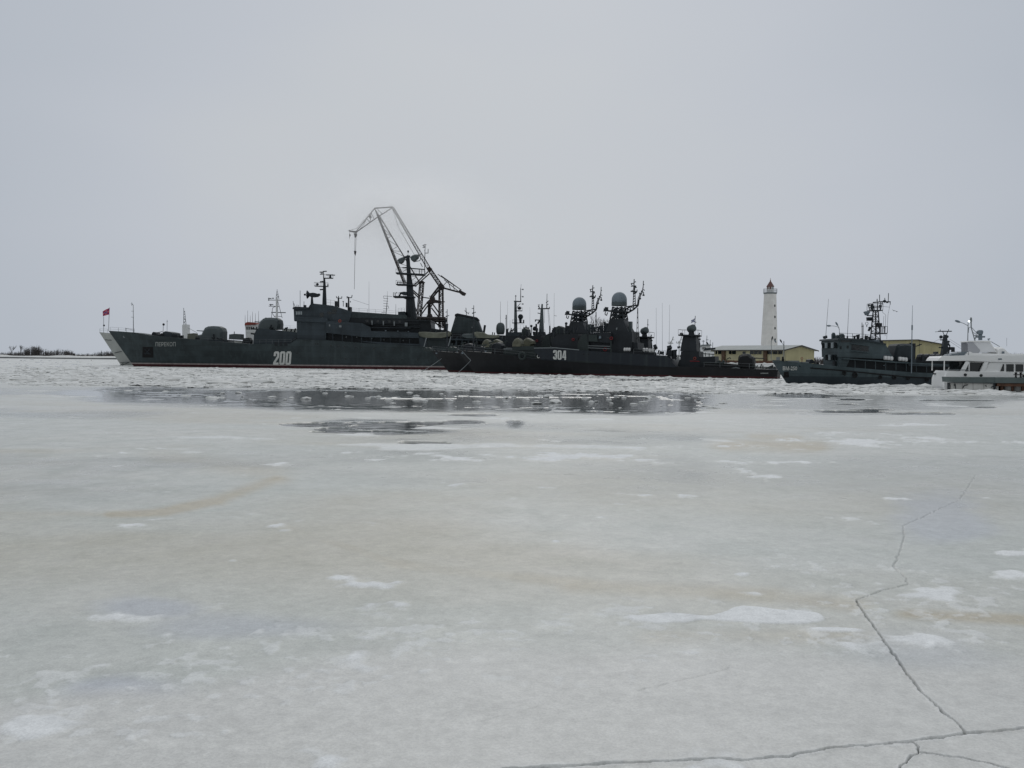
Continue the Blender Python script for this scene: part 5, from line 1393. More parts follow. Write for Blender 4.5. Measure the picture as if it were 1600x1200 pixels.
def far_ship_b():
    p = at_depth(838, 575, 282)
    F = Frame('minesweeper', 'far grey ship behind, tapering mast with a long crosstree and slim topmast', 'ship', p.x, 282, -.05, 'grey ships behind the patrol ships')
    H = Hull(F, [(830, 549), (860, 551), (935, 555)], (836, 566), (933, 567), 9, 14, 18); H.band('hull', -.5, None, NAVY2, F.o, 4, cap=True)
    F.slab('deckhouse', [(833.5, 552), (833.5, 521), (836, 518.6), (852, 518.5), (853, 523), (866, 517.5), (905, 517), (907, 553)], -4, 4, PAT_S)
    platform(F, 'bridge_roof', 832.5, 851.5, 520, 3.6, NAVYD)
    m = F.tubes('mast', [(846, 520, 846.8, 482, .85, .42), (846.8, 482, 847.2, 475, .3, .25)], .5, TURRET, 0, n=10)
    F.tubes('signal_yard', [(840.5, 482.5, 859, 482, .2), (858, 482, 859, 479.5), (841, 478, 843, 481, .2), (840.5, 476.5, 843.5, 476.5)], .12, MASTG, 0, m)
    F.tubes('topmast', [(854.4, 482, 854.6, 468, .16, .1), (854.6, 468, 854.8, 459, .08), (853, 473, 857, 470), (853.5, 477, 857, 475)], .1, MASTG, 0, m)
    F.tubes('mast_bracket', [(835.5, 500, 843.5, 500, .16), (840, 489, 844, 490), (836, 503, 838, 499), (843.5, 500, 840, 506, .3), (838, 512, 838, 506, .3)], .13, MASTG, 0, m)
    MB().ball(F.P(835.8, 513.5), .75).build('radar_ball', NAVYD, F.o)
    F.tubes('rigging', [(850.5, 483, 850.8, 505), (856, 483, 857, 500), (857, 500, 859.5, 520), (857, 483, 861, 521)], .045, THIN, 0)
    whip(F, 865.5, 518, 866, 458, .05); F.tubes('aerial', [(866, 493, 870, 493.8)], .06, THIN, 0)
    F.box('vent', 863, 512.5, 866.5, 519, -2, -1, NAVYD); F.box('vent', 870, 512, 877, 519, -2, 0, NAVYD)
    return F
far_ship_b()

# ------------------------------------------------------------------ distant small craft between the ships and the warehouse
def small_boat(px, label, mast_top, yard, D=255, white=False):
    p = at_depth(px, 568, D); F = Frame('fishing_boat', label, 'boat', p.x, D, 0, 'small boats moored far behind')
    H = Hull(F, [(px - 10, 560), (px, 561), (px + 12, 561)], (px - 8, 567), (px + 12, 567), 3.2, 3, 4); H.band('hull', -.4, None, OLDWHITE, F.o, 3, cap=True)
    F.slab('wheelhouse', [(px - 4, 561.5), (px - 4, 554), (px + 4, 554), (px + 5, 561.5)], -1, 1, WHITE)
    for dx in (-2.3, 0.2, 2.7): window(F, px + dx - .8, 555.2, px + dx + .8, 557.6, -1.02)
    m = F.tubes('mast', [(px + 1, 555, px + 1.2, mast_top + 9), (px + 1.2, mast_top + 9, px + 4, mast_top + 4), (px + 4, mast_top + 4, px + 5, mast_top)], .13, OLDWHITE, 0)
    F.tubes('signal_yard', [(px - 3, yard, px + 5, yard, .1), (px - 3, yard, px - 3, yard - 2.5), (px, yard, px, yard - 3), (px + 3, yard, px + 3, yard - 2.5), (px + 4, mast_top + 5, px + 6.5, mast_top + 5)], .08, OLDWHITE, 0, m)
    F.tubes('radar', [(px - 1.5, yard + 7, px + 3, yard + 6, .35, .25)], .3, MASTG, 0, m)
small_boat(1047, 'small boat with pale forked mast, left of the pair beyond ship 304', 526, 536.5)
small_boat(1060, 'small boat with pale forked mast, close left of the after radar tower', 526, 536.0)
def white_launch():
    D = 250; p = at_depth(1102, 568, D); F = Frame('white_launch', 'white launch with layered wheelhouse at the left end of the long warehouse', 'boat', p.x, D, 0)
    H = Hull(F, [(1088, 556), (1100, 558), (1120, 559)], (1091, 567), (1119, 567), 4, 4, 5); H.band('hull', -.4, None, OLDWHITE, F.o, 3, cap=True)
    F.slab('cabin', [(1093, 559), (1093.5, 549), (1116, 549.5), (1116, 559.5)], -1.6, 1.6, WHITE)
    F.slab('wheelhouse', [(1096, 549.5), (1096.5, 541), (1099, 539.5), (1110, 539.8), (1111, 549.8)], -1.4, 1.4, WHITE)
    F.slab('canopy', [(1094, 541.5), (1097, 538.4), (1111, 538), (1112, 540)], -1.7, 1.7, STEEL)
    F.slab('dark_awning', [(1099, 547.8), (1103, 544), (1118, 543.2), (1118, 546)], -1.8, 1.8, MASTG)
    for x in (1098.5, 1101.5): window(F, x - 1, 542.6, x + 1, 546, -1.42)
    F.tubes('mast', [(1104, 539, 1104.6, 524.5), (1103, 531, 1107, 531), (1109.5, 539, 1109.8, 531), (1098.8, 539, 1099, 531.5), (1096.5, 533, 1101.5, 533), (1113.5, 545, 1113.7, 535)], .08, STEEL, 0)
    F.tubes('boom', [(1104, 534.5, 1108, 541, .22)], .2, MASTG, 0)
white_launch()

# ------------------------------------------------------------------ DIVING TENDER
def tender():
    D = 123; p = at_depth(1229, 601.5, D)
    F = Frame('diving_tender', 'grey naval tender lettered BM-250 with white life rafts and tripod mast', 'ship', p.x, D, R(1.5))
    O = F.o
    H = Hull(F, [(1206.5, 564.3), (1212, 563.6), (1222, 564.6), (1240, 565.8), (1268, 568), (1288, 570.2), (1322, 573.4), (1360, 576.6), (1420, 581.2), (1500, 585.5), (1560, 589)], (1229.5, 601.5), (1555, 603.5), 7.6, 9, 13)
    H.band('hull', .0, 1.12, TENDER_D, O, 3)
    H.band('upper_hull', 1.12, None, TENDER, O, 5, cap=True, off=.006)
    H.band('keel', -.5, 0.0, BLACK, O, 1, off=-.004)
    H.decal('name_letters', text_polys('ВМ-250', .02), NUMW, O, 1223.2, 572.3, 1245.6, 578.6, off=.03)
    q = []
    for x in range(1266, 1560, 10):
        y = np.interp(x, [1266, 1320, 1420, 1560], [575.0, 579.4, 589.2, 594]); v = -3.8
        for _ in range(4):
            u, z = F.uz(x, y, v); v = -H.side(u, z) - .05
        q.append((u, v, z))
    MB().path(q, .085, 6).build('rubbing_strake', BLACK, O)
    for x in (1327, 1349, 1364, 1383, 1405): pass
    H.porthole('hawse_hole', 1228.5, 584.5, 3.0, BLACK, O); 
    H.decal('anchor_pocket', [[(0, 0), (1, .1), (.9, 1), (.1, .9)]], BLACK, O, 1224, 580.5, 1233, 590.5, off=.04)
    H.porthole('hawse_hole', 1250, 571.8, 1.1, BLACK, O); H.porthole('hawse_hole', 1313, 579, .9, BLACK, O)
    # bow gear
    F.tubes('bow_rail', [(1207, 563, 1240, 565)], .05, TENDER, 0)
    F.box('deck_locker', 1234, 563.5, 1249, 566.5, -1, 1, STEEL); F.box('deck_locker', 1254, 565.5, 1264, 567.8, -1.2, 1, STEEL)
    F.slab('deck_winch', [(1264.5, 567.5), (1266, 562), (1269, 561.3), (1272, 564), (1274, 568)], -1, .6, MASTG)
    F.tubes('bitts', [(1278, 569, 1278, 566), (1276.5, 569, 1276.5, 566)], .1, BLACK, -2.6)
    lifebuoy(F, 1253, 560.2, 0, 2.2, ORANGE, 'orange_ring'); F.tubes('ring_post', [(1253, 566, 1253, 562.5)], .05, ORANGE, 0)
    F.tubes('bow_line_post', [(1227, 564, 1225, 540), (1225, 533, 1225.3, 548)], .03, THIN, 0)
    # houses
    F.slab('deck_house', [(1312, 574.5), (1312, 556), (1395, 560.5), (1480, 566), (1500, 568), (1500, 585), (1420, 581), (1360, 577)], -2.7, 2.7, NAVYD)
    F.slab('fore_house', [(1312, 573.5), (1312, 556), (1330, 557), (1322, 574)], -3.0, 2.9, TENDER)
    F.slab('wheelhouse', [(1311, 558), (1310.5, 544), (1311.5, 541.5), (1309.5, 535), (1310.5, 530.5), (1320, 529.5), (1352, 531.3), (1384, 538), (1386, 542), (1394, 556.5), (1396, 561.5), (1340, 559)], -3.1, 3.1, TENDER)
    F.slab('wheelhouse_roof', [(1309, 531.6), (1310, 528.8), (1320, 528), (1352, 530), (1385, 536.8), (1385, 538.4), (1352, 532)], -3.4, 3.4, TENDER_D)
    F.slab('boat_deck', [(1318, 559.6), (1396, 564.8), (1440, 567.4), (1500, 570), (1500, 571.8), (1440, 569.2), (1396, 566.6), (1318, 561)], -3.7, 3.7, TENDER)
    for x0, x1, y0, y1 in [(1314, 1330, 531.5, 534.6), (1330.5, 1343, 537.5, 547), (1344, 1357, 539, 549), (1312, 1314.8, 540.5, 545.5), (1323, 1326, 540, 544.5), (1316, 1321, 546, 551)][:5]:
        window(F, x0, y0, x1, y1, -3.11)
    F.tubes('wing_rail', [(1330, 536.8, 1358, 540), (1330, 548, 1358, 551)], .08, TENDER, -3.3)
    for x, y in [(1293, 563), (1298, 564), (1305, 565), (1313, 566.5), (1304, 565)][3:4]: pass
    # forward faces carry ports: made on the end plane
    u0 = F.uz(1310.5, 540, -3.1)[0]
    for v, z0, z1, mt in [(-2.2, 5.0, 5.75, GLASS), (-1.1, 5.0, 5.75, PALEGLASS), (0, 5.0, 5.75, GLASS), (1.1, 5.0, 5.75, PALEGLASS), (2.2, 5.0, 5.75, GLASS)]:
        MB().box(u0 - .16, u0 + .1, v - .38, v + .38, z0, z1).build('window', mt, O)
    for v in (-2.0, -1.1, 0.1, 1.2): MB().box(u0 - .05, u0 + .12, v - .3, v + .3, 3.35, 4.1).build('window', GLASS if v != .1 else PALEGLASS, O)
    MB().box(u0 - .06, u0 + .1, -2.0, -1.2, 2.5, 3.2).build('door', NAVYD, O)
    # roof gear
    F.pill('roof_dome', [(1300, 529.5), (1300, 522), (1301.5, 519.6), (1303, 519.6), (1304.4, 522), (1304.4, 529.5)], .35, TENDER, v=1.5)
    F.pill('roof_dome', [(1305, 530), (1305.5, 524.5), (1308, 523), (1310.4, 524), (1311, 530)], .5, TENDER, v=.6)
    F.pill('roof_dome', [(1312, 530), (1312.3, 523), (1314, 521), (1316.5, 521.4), (1318.5, 524), (1318.6, 530)], .5, TENDER, v=-.4)
    F.tubes('searchlight', [(1286.5, 527.5, 1292, 526, .22), (1289.5, 529.5, 1289.5, 526.5)], .1, MASTG, 2.2)
    F.rail('railing', [(1312, 529), (1352, 531), (1372, 535)], .75, MASTG, -3.2, step=1.2)
    F.tubes('antenna_pair', [(1347, 531, 1346.8, 504), (1348.6, 531, 1348.6, 507), (1345.8, 510, 1349.5, 509.8)], .05, THIN, 0)
    F.tubes('roof_gear', [(1340.5, 531, 1340.5, 523, .22), (1338, 524.8, 1343, 523.6, .14), (1353, 533, 1353.5, 524.5, .25), (1335, 529.5, 1335, 525, .15), (1333, 525.5, 1340, 525, .08), (1346, 532, 1346, 528, .2), (1358, 534, 1358, 526, .14), (1364, 535, 1364, 529, .3), (1372, 537, 1371, 531, .35), (1378, 538, 1377, 533, .22)], .12, MASTG, -1)
    F.box('roof_locker', 1366, 531, 1374, 537, -2, -.6, RADOME)
    whip(F, 1290, 529, 1294.6, 467, .035, 1.5); whip(F, 1324, 526, 1326.8, 467, .035, -1.5)
    MB().tube(F.P(1324, 529, -1.5), F.P(1324, 525, -1.5), .1).build('antenna_base', MASTG, O)
    # tripod mast
    mb = MB(); A = [(F.P(x, y, v)) for x, y, v in [(1359.5, 534, -.7), (1359.5, 534, .7), (1376, 538, -.7), (1376, 538, .7)]]
    B = [(F.P(x, y, v)) for x, y, v in [(1364.5, 485, -.45), (1364.5, 485, .45), (1372, 485, -.45), (1372, 485, .45)]]
    for a_, b_ in zip(A, B): mb.tube(a_, b_, .085, 6)
    def lerp(a_, b_, f): return tuple(a_[i] + (b_[i] - a_[i]) * f for i in range(3))
    for f in (.15, .33, .5, .66, .82):
        q = [lerp(a_, b_, f) for a_, b_ in zip(A, B)]; q2 = [lerp(a_, b_, min(1, f + .16)) for a_, b_ in zip(A, B)]
        for i, j in ((0, 1), (0, 2), (1, 3), (2, 3)): mb.tube(q[i], q[j], .05, 5)
        mb.tube(q[0], q2[2], .04, 5); mb.tube(q[3], q2[1], .04, 5)
    mb.tube(F.P(1368.3, 536), F.P(1368.3, 485), .09, 6)
    ms = mb.build('mast', MASTG, O)
    platform(F, 'mast_platform', 1359, 1375, 484.6, .9, MASTG, ms, t=.14)
    F.tubes('basket', [(1359, 484.6, 1356.8, 477.3), (1375, 484.6, 1376.4, 471.5), (1356.8, 477.3, 1376, 479), (1357.5, 480.5, 1376, 481), (1366, 484.6, 1365.5, 477.5), (1370.5, 484.6, 1371.5, 472), (1362.3, 484, 1362.3, 475.4, .22), (1356.5, 477, 1358.5, 477, .15), (1374, 478, 1376, 478, .2)], .06, MASTG, -.5, ms)
    F.tubes('signal_yard', [(1364, 472.6, 1378, 471.3, .08), (1378, 471.3, 1391.5, 471.6, .08), (1370.5, 472.5, 1370.5, 466.8), (1374.4, 472, 1374.3, 460.4), (1382.3, 472, 1382.5, 465.4), (1387.8, 472, 1388.2, 458), (1386.5, 471.5, 1386.5, 473.5, .16), (1376, 484, 1379, 472), (1381, 471, 1383.5, 470, .22), (1391, 471.6, 1391, 476), (1369.5, 469, 1371.5, 469)], .05, MASTG, 0, ms)
    F.tubes('rigging', [(1391, 474, 1387.5, 492), (1387.5, 492, 1385.5, 530), (1380, 475, 1379, 488), (1379, 488, 1384, 492), (1384, 492, 1383, 525), (1381, 494, 1380, 520), (1373, 478, 1390, 480)], .022, THIN, .2)
    dd = MB(); c = F.P(1354.3, 487.2); m = F.mpp()
    dd.lathe(c, [(1.5 * m, -5.6 * m), (2.8 * m, -5.2 * m), (3.8 * m, -2.6 * m), (4.9 * m, -1.6 * m), (4.9 * m, -.2 * m), (3.2 * m, .9 * m), (.02, 1.3 * m)], 14); dd.build('satellite_dome', RADOME, ms)
    F.tubes('dome_arm', [(1354.3, 493, 1364, 493.4)], .07, MASTG, 0, ms)
    F.box('radar_box', 1357, 495.5, 1363, 501, -.35, .35, MASTG, ms); F.tubes('radar_scanner', [(1355, 497.5, 1364.5, 498.6, .12), (1355, 496, 1355.5, 500, .14)], .1, MASTG, -.4, ms)
    MB().torus(F.P(1354.4, 505.5), .2, .03, n=10).tube(F.P(1354.4, 511), F.P(1354.4, 507.5), .05).build('direction_loop', MASTG, ms)
    platform(F, 'side_platform', 1365, 1382.5, 520.5, .8, MASTG, ms, t=.14)
    F.tubes('platform_gear', [(1375, 520, 1375, 507, .12), (1374, 512, 1374, 505.5, .2), (1382, 520, 1382.3, 509.5), (1380.5, 512.5, 1383, 512), (1357, 517, 1360, 511, .16), (1357, 511.5, 1360, 514)], .07, MASTG, 0, ms)
    F.box('radar_box', 1372, 504.7, 1378.3, 510, -.4, .4, MASTG, ms)
    # funnel, rafts, aft
    fq = F.poly([(1397.5, 565), (1400.5, 551), (1403.5, 540.5), (1406, 537.6), (1414, 536.6), (1423, 537), (1428, 538.6), (1430.5, 548), (1433, 567)], -1.8)
    MB().pillow(fq, 1.8, slices=((-1, .9), (-.7, 1), (.7, 1), (1, .9))).build('funnel', TENDER_D, O)
    F.tubes('exhaust_pipe', [(1428, 545, 1428, 536.6, .22), (1423, 538, 1423.5, 536, .2)], .2, MASTG, -.6)
    F.box('funnel_aft', 1427, 536.5, 1430.5, 560, -1, 1, MASTG)
    F.tubes('boom', [(1431, 541, 1440, 537.8), (1436, 540.8, 1437, 537.2)], .07, MASTG, -1)
    for x0, x1, y, n in ((1381, 1395, 559.2, 3), (1404, 1417.5, 560.8, 3)):
        for k in range(n):
            xa = x0 + (x1 - x0) * k / n; xb = x0 + (x1 - x0) * (k + 1) / n
            ra = 3.3 * F.mpp(-3.4, x0); yy = y + (.5 * k); pa = F.P(xa, yy, -3.4); L = F.P(xb, yy, -3.4)[0] - pa[0]
            MB().lathe(pa, [(ra * .7, .01), (ra, .06), (ra, L - .06), (ra * .7, L - .01)], 12, axis=(1, 0, 0)).build('life_raft', RAFT, O)
    for x, w_ in ((1439, 4.0), (1448.5, 3.8), (1457.5, 3.8), (1465.5, 3.4)):
        F.pill('cable_drum', [(x - w_, 570), (x - w_, 557.5), (x - w_ * .6, 553.8), (x, 552.6), (x + w_ * .6, 553.8), (x + w_, 557.5), (x + w_, 570)], .9, MASTG)
    F.slab('aft_bulwark', [(1420, 569), (1440, 569.5), (1500, 572), (1500, 574), (1420, 571.5)], -3.75, -3.6, TENDER_D)
    F.tubes('stanchion', [(x, 567 + (x - 1400) * .05, x, 580.5 + (x - 1420) * .06) for x in (1336, 1352, 1368, 1384, 1400, 1416, 1432, 1448)], .045, TENDER, -3.65)
    for x, y in [(1381.5, 571), (1424, 567.5)]: F.box('deck_light', x - .7, y - .9, x + .7, y + .8, -2.95, -2.75, RADOME)
    F.box('raft_cradle', 1425, 561, 1431.5, 567.5, -3.6, -3, TENDER_D)
    # tall pale rod antenna on the near side
    F.tubes('rod_antenna', [(1424, 583, 1425, 515, .075, .06), (1425, 515.5, 1425.1, 508, .11), (1425.1, 508, 1425.8, 477, .04, .02)], .05, RADOME, -3.9)
    return F, H
TD, TDH = tender()
# tyre fenders hanging on the tender's near side
def fender(px, py, rpx, label):
    v = -3.8
    for _ in range(5):
        u, z = TD.uz(px, py, v); v = -TDH.side(u, z) - .16
    r = rpx * TD.mpp(v, px); w = TD.W(u, v, z)
    o = MB().torus((0, 0, 0), r * .68, r * .34, axis=(-TD.n[0], -TD.n[1], 0), n=16).build('tyre_fender', BLACK)
    o.location = w; tag(o, label, 'tyre fender', 'tyre fenders along the tender side')
fender(1319, 583.2, 3.3, 'black tyre fender nearest the bow lettering on the grey tender')
fender(1335.8, 586, 4.3, 'largest black tyre fender, under the tender wheelhouse')
fender(1375.5, 589.4, 3.0, 'black tyre fender on the tender below the left white rafts')
fender(1397.5, 589.8, 3.3, 'black tyre fender on the tender below the funnel')
fender(1419, 591, 3.0, 'black tyre fender beside the tall pale rod on the tender')
fender(1448.5, 593, 3.2, 'last black tyre fender, next to the white yacht stern')
TDF = TD
TDF.pill('capstan', [(1221.6, 566), (1221.8, 560.5), (1222.4, 559.6), (1222.2, 557.6), (1223.3, 556.8), (1224.2, 557.8), (1224, 559.6), (1224.8, 561), (1224.9, 566)], .2, BLACK)

# ------------------------------------------------------------------ HARBOUR CRANE on the quay behind the training ship
o = MB().box(-75, 29.8, 274, 606, -.5, 1.845).build('crane_quay', CONC); tag(o, kind='structure')
def crane():
    D = 300; p = at_depth(672, 560, D)
    F = Frame('harbour_crane', 'tall brown lattice harbour crane behind the long grey ship, jib top fading in fog', 'crane', p.x, D, 0)
    O = F.o
    def lat(name, p0, p1, w0, w1, v0, v1, n, r, parent=None, mat=CRANE, rd=None):
        """box lattice between two traced centre points; w half widths in pixels across, v half depths in metres"""
        m = F.mpp(); a = Vector(F.P(*p0)); b = Vector(F.P(*p1)); d = (b - a).normalized(); s = Vector((-d.z, 0, d.x)); mb = MB(); rd = rd or r * .55
        def cor(f):
            c = a.lerp(b, f); w = (w0 + (w1 - w0) * f) * m; v = v0 + (v1 - v0) * f
            return [c + s * w + Vector((0, -v, 0)), c - s * w + Vector((0, -v, 0)), c - s * w + Vector((0, v, 0)), c + s * w + Vector((0, v, 0))]
        c0, c1 = cor(0), cor(1)
        for i in range(4): mb.tube(c0[i], c1[i], r, 5)
        for k in range(n):
            A, B = cor(k / n), cor((k + 1) / n)
            for i in range(4):
                j = (i + 1) % 4
                mb.tube(A[i], B[j] if (k + i) % 2 else B[i], rd, 4) if False else mb.tube(A[i] if k % 2 else A[j], B[j] if k % 2 else B[i], rd, 4)
                mb.tube(B[i], B[j], rd, 4)
        return mb.build(name, mat, parent or O)
    # portal and tower
    for x in (655, 691):
        lat('portal_leg', (x, 573), (x, 500), 4.2, 3.2, 1.2, 1.0, 6, .2)
    lat('portal_beam', (648, 499), (697, 499.5), 2.2, 2.2, 4.0, 4.0, 8, .3)
    F.slab('machine_deck', [(640, 497.2), (640, 495.6), (696, 496.4), (696, 498.4)], -4.5, 4.5, CRANE)
    F.slab('machine_house', [(660, 508), (660, 498), (677, 498), (677, 508)], -3.5, 3.5, CRANE)
    lat('tower_leg', (654.6, 497), (659.2, 441), 2.4, 2.5, 2.4, 1.8, 9, .17)
    lat('tower_leg', (689.4, 512), (689.2, 448), 2.9, 2.6, 2.6, 2.0, 10, .18)
    F.tubes('centre_column', [(670.8, 500, 670.8, 474, .62, .5)], .6, CRANE, 0, n=8)
    F.slab('column_foot', [(665.5, 500), (667, 494), (668.4, 490), (673.4, 490), (675, 494), (676, 500)], -1.6, 1.6, CRANE)
    F.slab('hoist_block', [(666.5, 474.5), (666.5, 472), (671, 467.6), (671.8, 463.5), (678.5, 463.8), (679.2, 468), (688, 470), (688, 473.4), (679, 472.6), (671, 475)], -1.5, 1.5, CRANE)
    F.tubes('hoist_rail', [(686, 471.6, 695, 471.6, .18), (659, 464.3, 671, 466, .18), (671.6, 463.5, 671.6, 462)], .15, CRANE, 0)
    for v in (-1.8, 1.8):
        F.tubes('tower_brace', [(667.5, 472.6, 656, 488), (669, 476.6, 657, 493), (645, 453, 655, 462), (645, 456, 654, 465), (646, 475, 653, 490)], .24, CRANE, v)
        F.tubes('tower_brace', [(675, 473.6, 688, 492), (674, 481, 686.5, 497), (673, 480, 676, 474), (675, 499, 688, 511), (677, 503, 690, 510)], .24, CRANE, v)
        F.tubes('jib_strut', [(645, 447.5, 669, 424.2), (648, 448, 671, 427.5)], .22, CRANE, v)
    lat('tower_diagonal', (674.5, 464.5), (686.6, 449.4), 1.4, 1.6, 1.2, 1.4, 4, .16)
    F.tubes('walkway', [(655, 440.4, 664, 441.6, .2), (656, 441, 662, 441, .5)], .2, CRANE, 0)
    F.slab('pivot_block', [(683.6, 449), (686, 443.5), (690, 442), (694, 447), (692.5, 452.4), (686.5, 453)], -1.4, 1.4, CRANE)
    # back stay: heavy lower leg, slender twin above
    lat('back_leg', (688.5, 446), (669.4, 418.5), 2.6, 2.3, 1.0, .9, 6, .22)
    F.slab('back_plate', [(666.4, 420), (671, 416), (675, 419.6), (670.6, 424)], -.9, .9, CRANE)
    tie = lat('back_tie', (669.6, 418.5), (613.8, 324.4), 2.5, 1.1, .8, .6, 14, .14, rd=.06)
    F.tubes('back_rope', [(613, 326, 623, 356), (623, 356, 648, 399), (620, 351, 626, 349), (628, 366, 632, 363)], .06, CRANE, 0)
    # main jib
    jb = MB(); m = F.mpp()
    L0, R0, LT, RT = (632.0, 446), (655.4, 441), (586.4, 328), (592.6, 336.5)
    def cj(f, side, v):
        a, b = (L0, LT) if side == 0 else (R0, RT)
        y = a[1] + (b[1] - a[1]) * f
        return Vector(F.P(a[0] + (b[0] - a[0]) * f, y, v * (2.6 - 1.9 * f)))
    for v in (-1, 1):
        for s_ in (0, 1): jb.tube(cj(0, s_, v), cj(1, s_, v), .22, 5, .16)
    N_ = 13
    for k in range(N_):
        f0, f1 = k / N_, (k + 1) / N_
        for v in (-1, 1):
            jb.tube(cj(f0, k % 2, v), cj(f1, 1 - k % 2, v), .10, 4); 
            if k % 3 == 0: jb.tube(cj(f0, 0, v), cj(f0, 1, v), .10, 4)
        for s_ in (0, 1): jb.tube(cj(f0, s_, -1), cj(f1, s_, 1), .09, 4); jb.tube(cj(f0, s_, -1), cj(f0, s_, 1), .08, 4)
    jb.build('main_jib', CRANE, O)
    lat('jib_rib', (633.8, 445), (590, 336), 1.3, .8, 2.2, .7, 16, .10, rd=.045)
    # swinging jib head
    h = MB()
    for v in (-.7, .7):
        for a_, b_, r in [((556.5, 361.6), (585, 326.5), .14), ((557, 362.4), (590.5, 339), .18), ((590.5, 339), (612.5, 324.8), .16), ((585, 325.4), (613.5, 323.4), .22), ((585, 325.4), (592, 337), .16), ((568, 351), (573, 341), .10), ((573, 341), (578, 348), .10), ((578, 348), (580, 333), .10), ((580, 333), (585, 343), .10), ((590, 327), (597, 334), .09), ((562, 358.6), (567, 352), .08)]:
            h.tube(F.P(*a_, v), F.P(*b_, v), r, 5)
    for x, y in [(585, 325.4), (613, 323.6), (592, 337.5), (568, 352), (578, 347), (557, 362)]: h.tube(F.P(x, y, -.7), F.P(x, y, .7), .12, 4)
    h.build('jib_head', CRANE, O)
    F.slab('jib_tip', [(544.8, 361), (545, 359.2), (551, 360.6), (556, 361), (557.8, 363), (553, 362.8)], -.8, .8, CRANE)
    F.tubes('ladder_rail', [(549, 359, 557, 357), (557, 357, 586, 324), (613, 324, 612.5, 319.5), (551, 360, 551, 358.4), (580, 338, 577, 340, .5)], .05, CRANE, -.8)
    F.slab('hook_block', [(552.8, 364.5), (557.4, 364.5), (557.6, 367.4), (555.6, 371), (554, 370.8)], -.35, .35, CRANE)
    F.slab('hook_block', [(553, 392), (556.4, 392), (556, 395), (555, 399), (553.6, 397)], -.35, .35, CRANE)
    F.slab('small_hook', [(545, 366.2), (547.6, 366.2), (547.2, 368.4), (546.2, 370)], -.25, .25, CRANE)
    F.tubes('hoist_rope', [(554.6, 371, 554.2, 392), (556.4, 371, 555.6, 392), (554.6, 398, 553.6, 452), (555.3, 363, 555.3, 365), (546.4, 361, 546.4, 366), (546.2, 370, 546.2, 373)], .065, CRANE, 0)
    # counterweight arm
    for v in (-1.1, 1.1):
        F.tubes('counter_arm', [(691, 449.4, 717, 456.4, .3), (689, 430.5, 721, 453.4, .16), (684, 428.5, 712, 447.5, .13), (694, 437, 716, 455, .13), (700, 438.6, 704, 452.6, .12), (708, 445, 710, 454, .1), (693, 446, 700, 438.4, .12)], .15, CRANE, v)
    F.slab('counterweight', [(715.6, 456), (718, 452.6), (728, 458), (725.6, 461.6), (722, 461)], -1.4, 1.4, CRANE)
    F.rail('railing', [(660, 496), (686, 496.6)], 1.0, CRANE, -4, step=1.2)
    return F
CRN = crane()

# low cloud that swallows the upper jib
def low_cloud():
    a = at_depth(520, 330, 300); b = at_depth(745, 330, 300)
    x0, x1 = a.x - 26, b.x + 26
    o = MB().box(x0, x1, 268, 330, 24, 82).build('low_cloud', RED)
    m = bpy.data.materials.new('low_cloud'); m.use_nodes = True; t = m.node_tree; t.nodes.clear()
    out_ = N(t, 'ShaderNodeOutputMaterial'); v = N(t, 'ShaderNodeVolumePrincipled'); t.links.new(v.outputs[0], out_.inputs['Volume'])
    v.inputs['Color'].default_value = (.998, .998, .998, 1); v.inputs['Anisotropy'].default_value = .74
    co = N(t, 'ShaderNodeTexCoord'); sp_ = N(t, 'ShaderNodeSeparateXYZ'); t.links.new(co.outputs['Object'], sp_.inputs[0])
    def mr(vv, a_, b_, c_=0, d_=1, typ='SMOOTHSTEP'):
        r = N(t, 'ShaderNodeMapRange', interpolation_type=typ); t.links.new(vv, r.inputs['Value'])
        for k, q in zip(('From Min', 'From Max', 'To Min', 'To Max'), (a_, b_, c_, d_)): r.inputs[k].default_value = q
        return r.outputs[0]
    def mul(p_, q_):
        r = N(t, 'ShaderNodeMath', operation='MULTIPLY'); t.links.new(p_, r.inputs[0])
        if isinstance(q_, float): r.inputs[1].default_value = q_
        else: t.links.new(q_, r.inputs[1])
        return r.outputs[0]
    # an uneven bank: soft ellipsoid thickening with height, torn by noise
    cm_ = N(t, 'ShaderNodeVectorMath', operation='SUBTRACT'); t.links.new(co.outputs['Object'], cm_.inputs[0]); cm_.inputs[1].default_value = ((x0 + x1) / 2, 299, 47)
    cs_ = N(t, 'ShaderNodeVectorMath', operation='DIVIDE'); t.links.new(cm_.outputs[0], cs_.inputs[0]); cs_.inputs[1].default_value = ((x1 - x0) / 2, 31, 24)
    ln = N(t, 'ShaderNodeVectorMath', operation='LENGTH'); t.links.new(cs_.outputs[0], ln.inputs[0])
    nz_ = N(t, 'ShaderNodeTexNoise'); nz_.inputs['Scale'].default_value = .06; nz_.inputs['Detail'].default_value = 3; t.links.new(co.outputs['Object'], nz_.inputs['Vector'])
    ad_ = N(t, 'ShaderNodeMath', operation='MULTIPLY_ADD'); t.links.new(nz_.outputs['Fac'], ad_.inputs[0]); ad_.inputs[1].default_value = .5; t.links.new(ln.outputs['Value'], ad_.inputs[2])
    d = mr(ad_.outputs[0], 1.22, .35)
    d = mul(d, mr(sp_.outputs['Z'], 33, 52))
    d = mul(d, CLOUD_DENS)
    t.links.new(d, v.inputs['Density'])
    o.data.materials.clear(); o.data.materials.append(m); tag(o, kind='stuff')
CLOUD_DENS = 0.034
low_cloud()

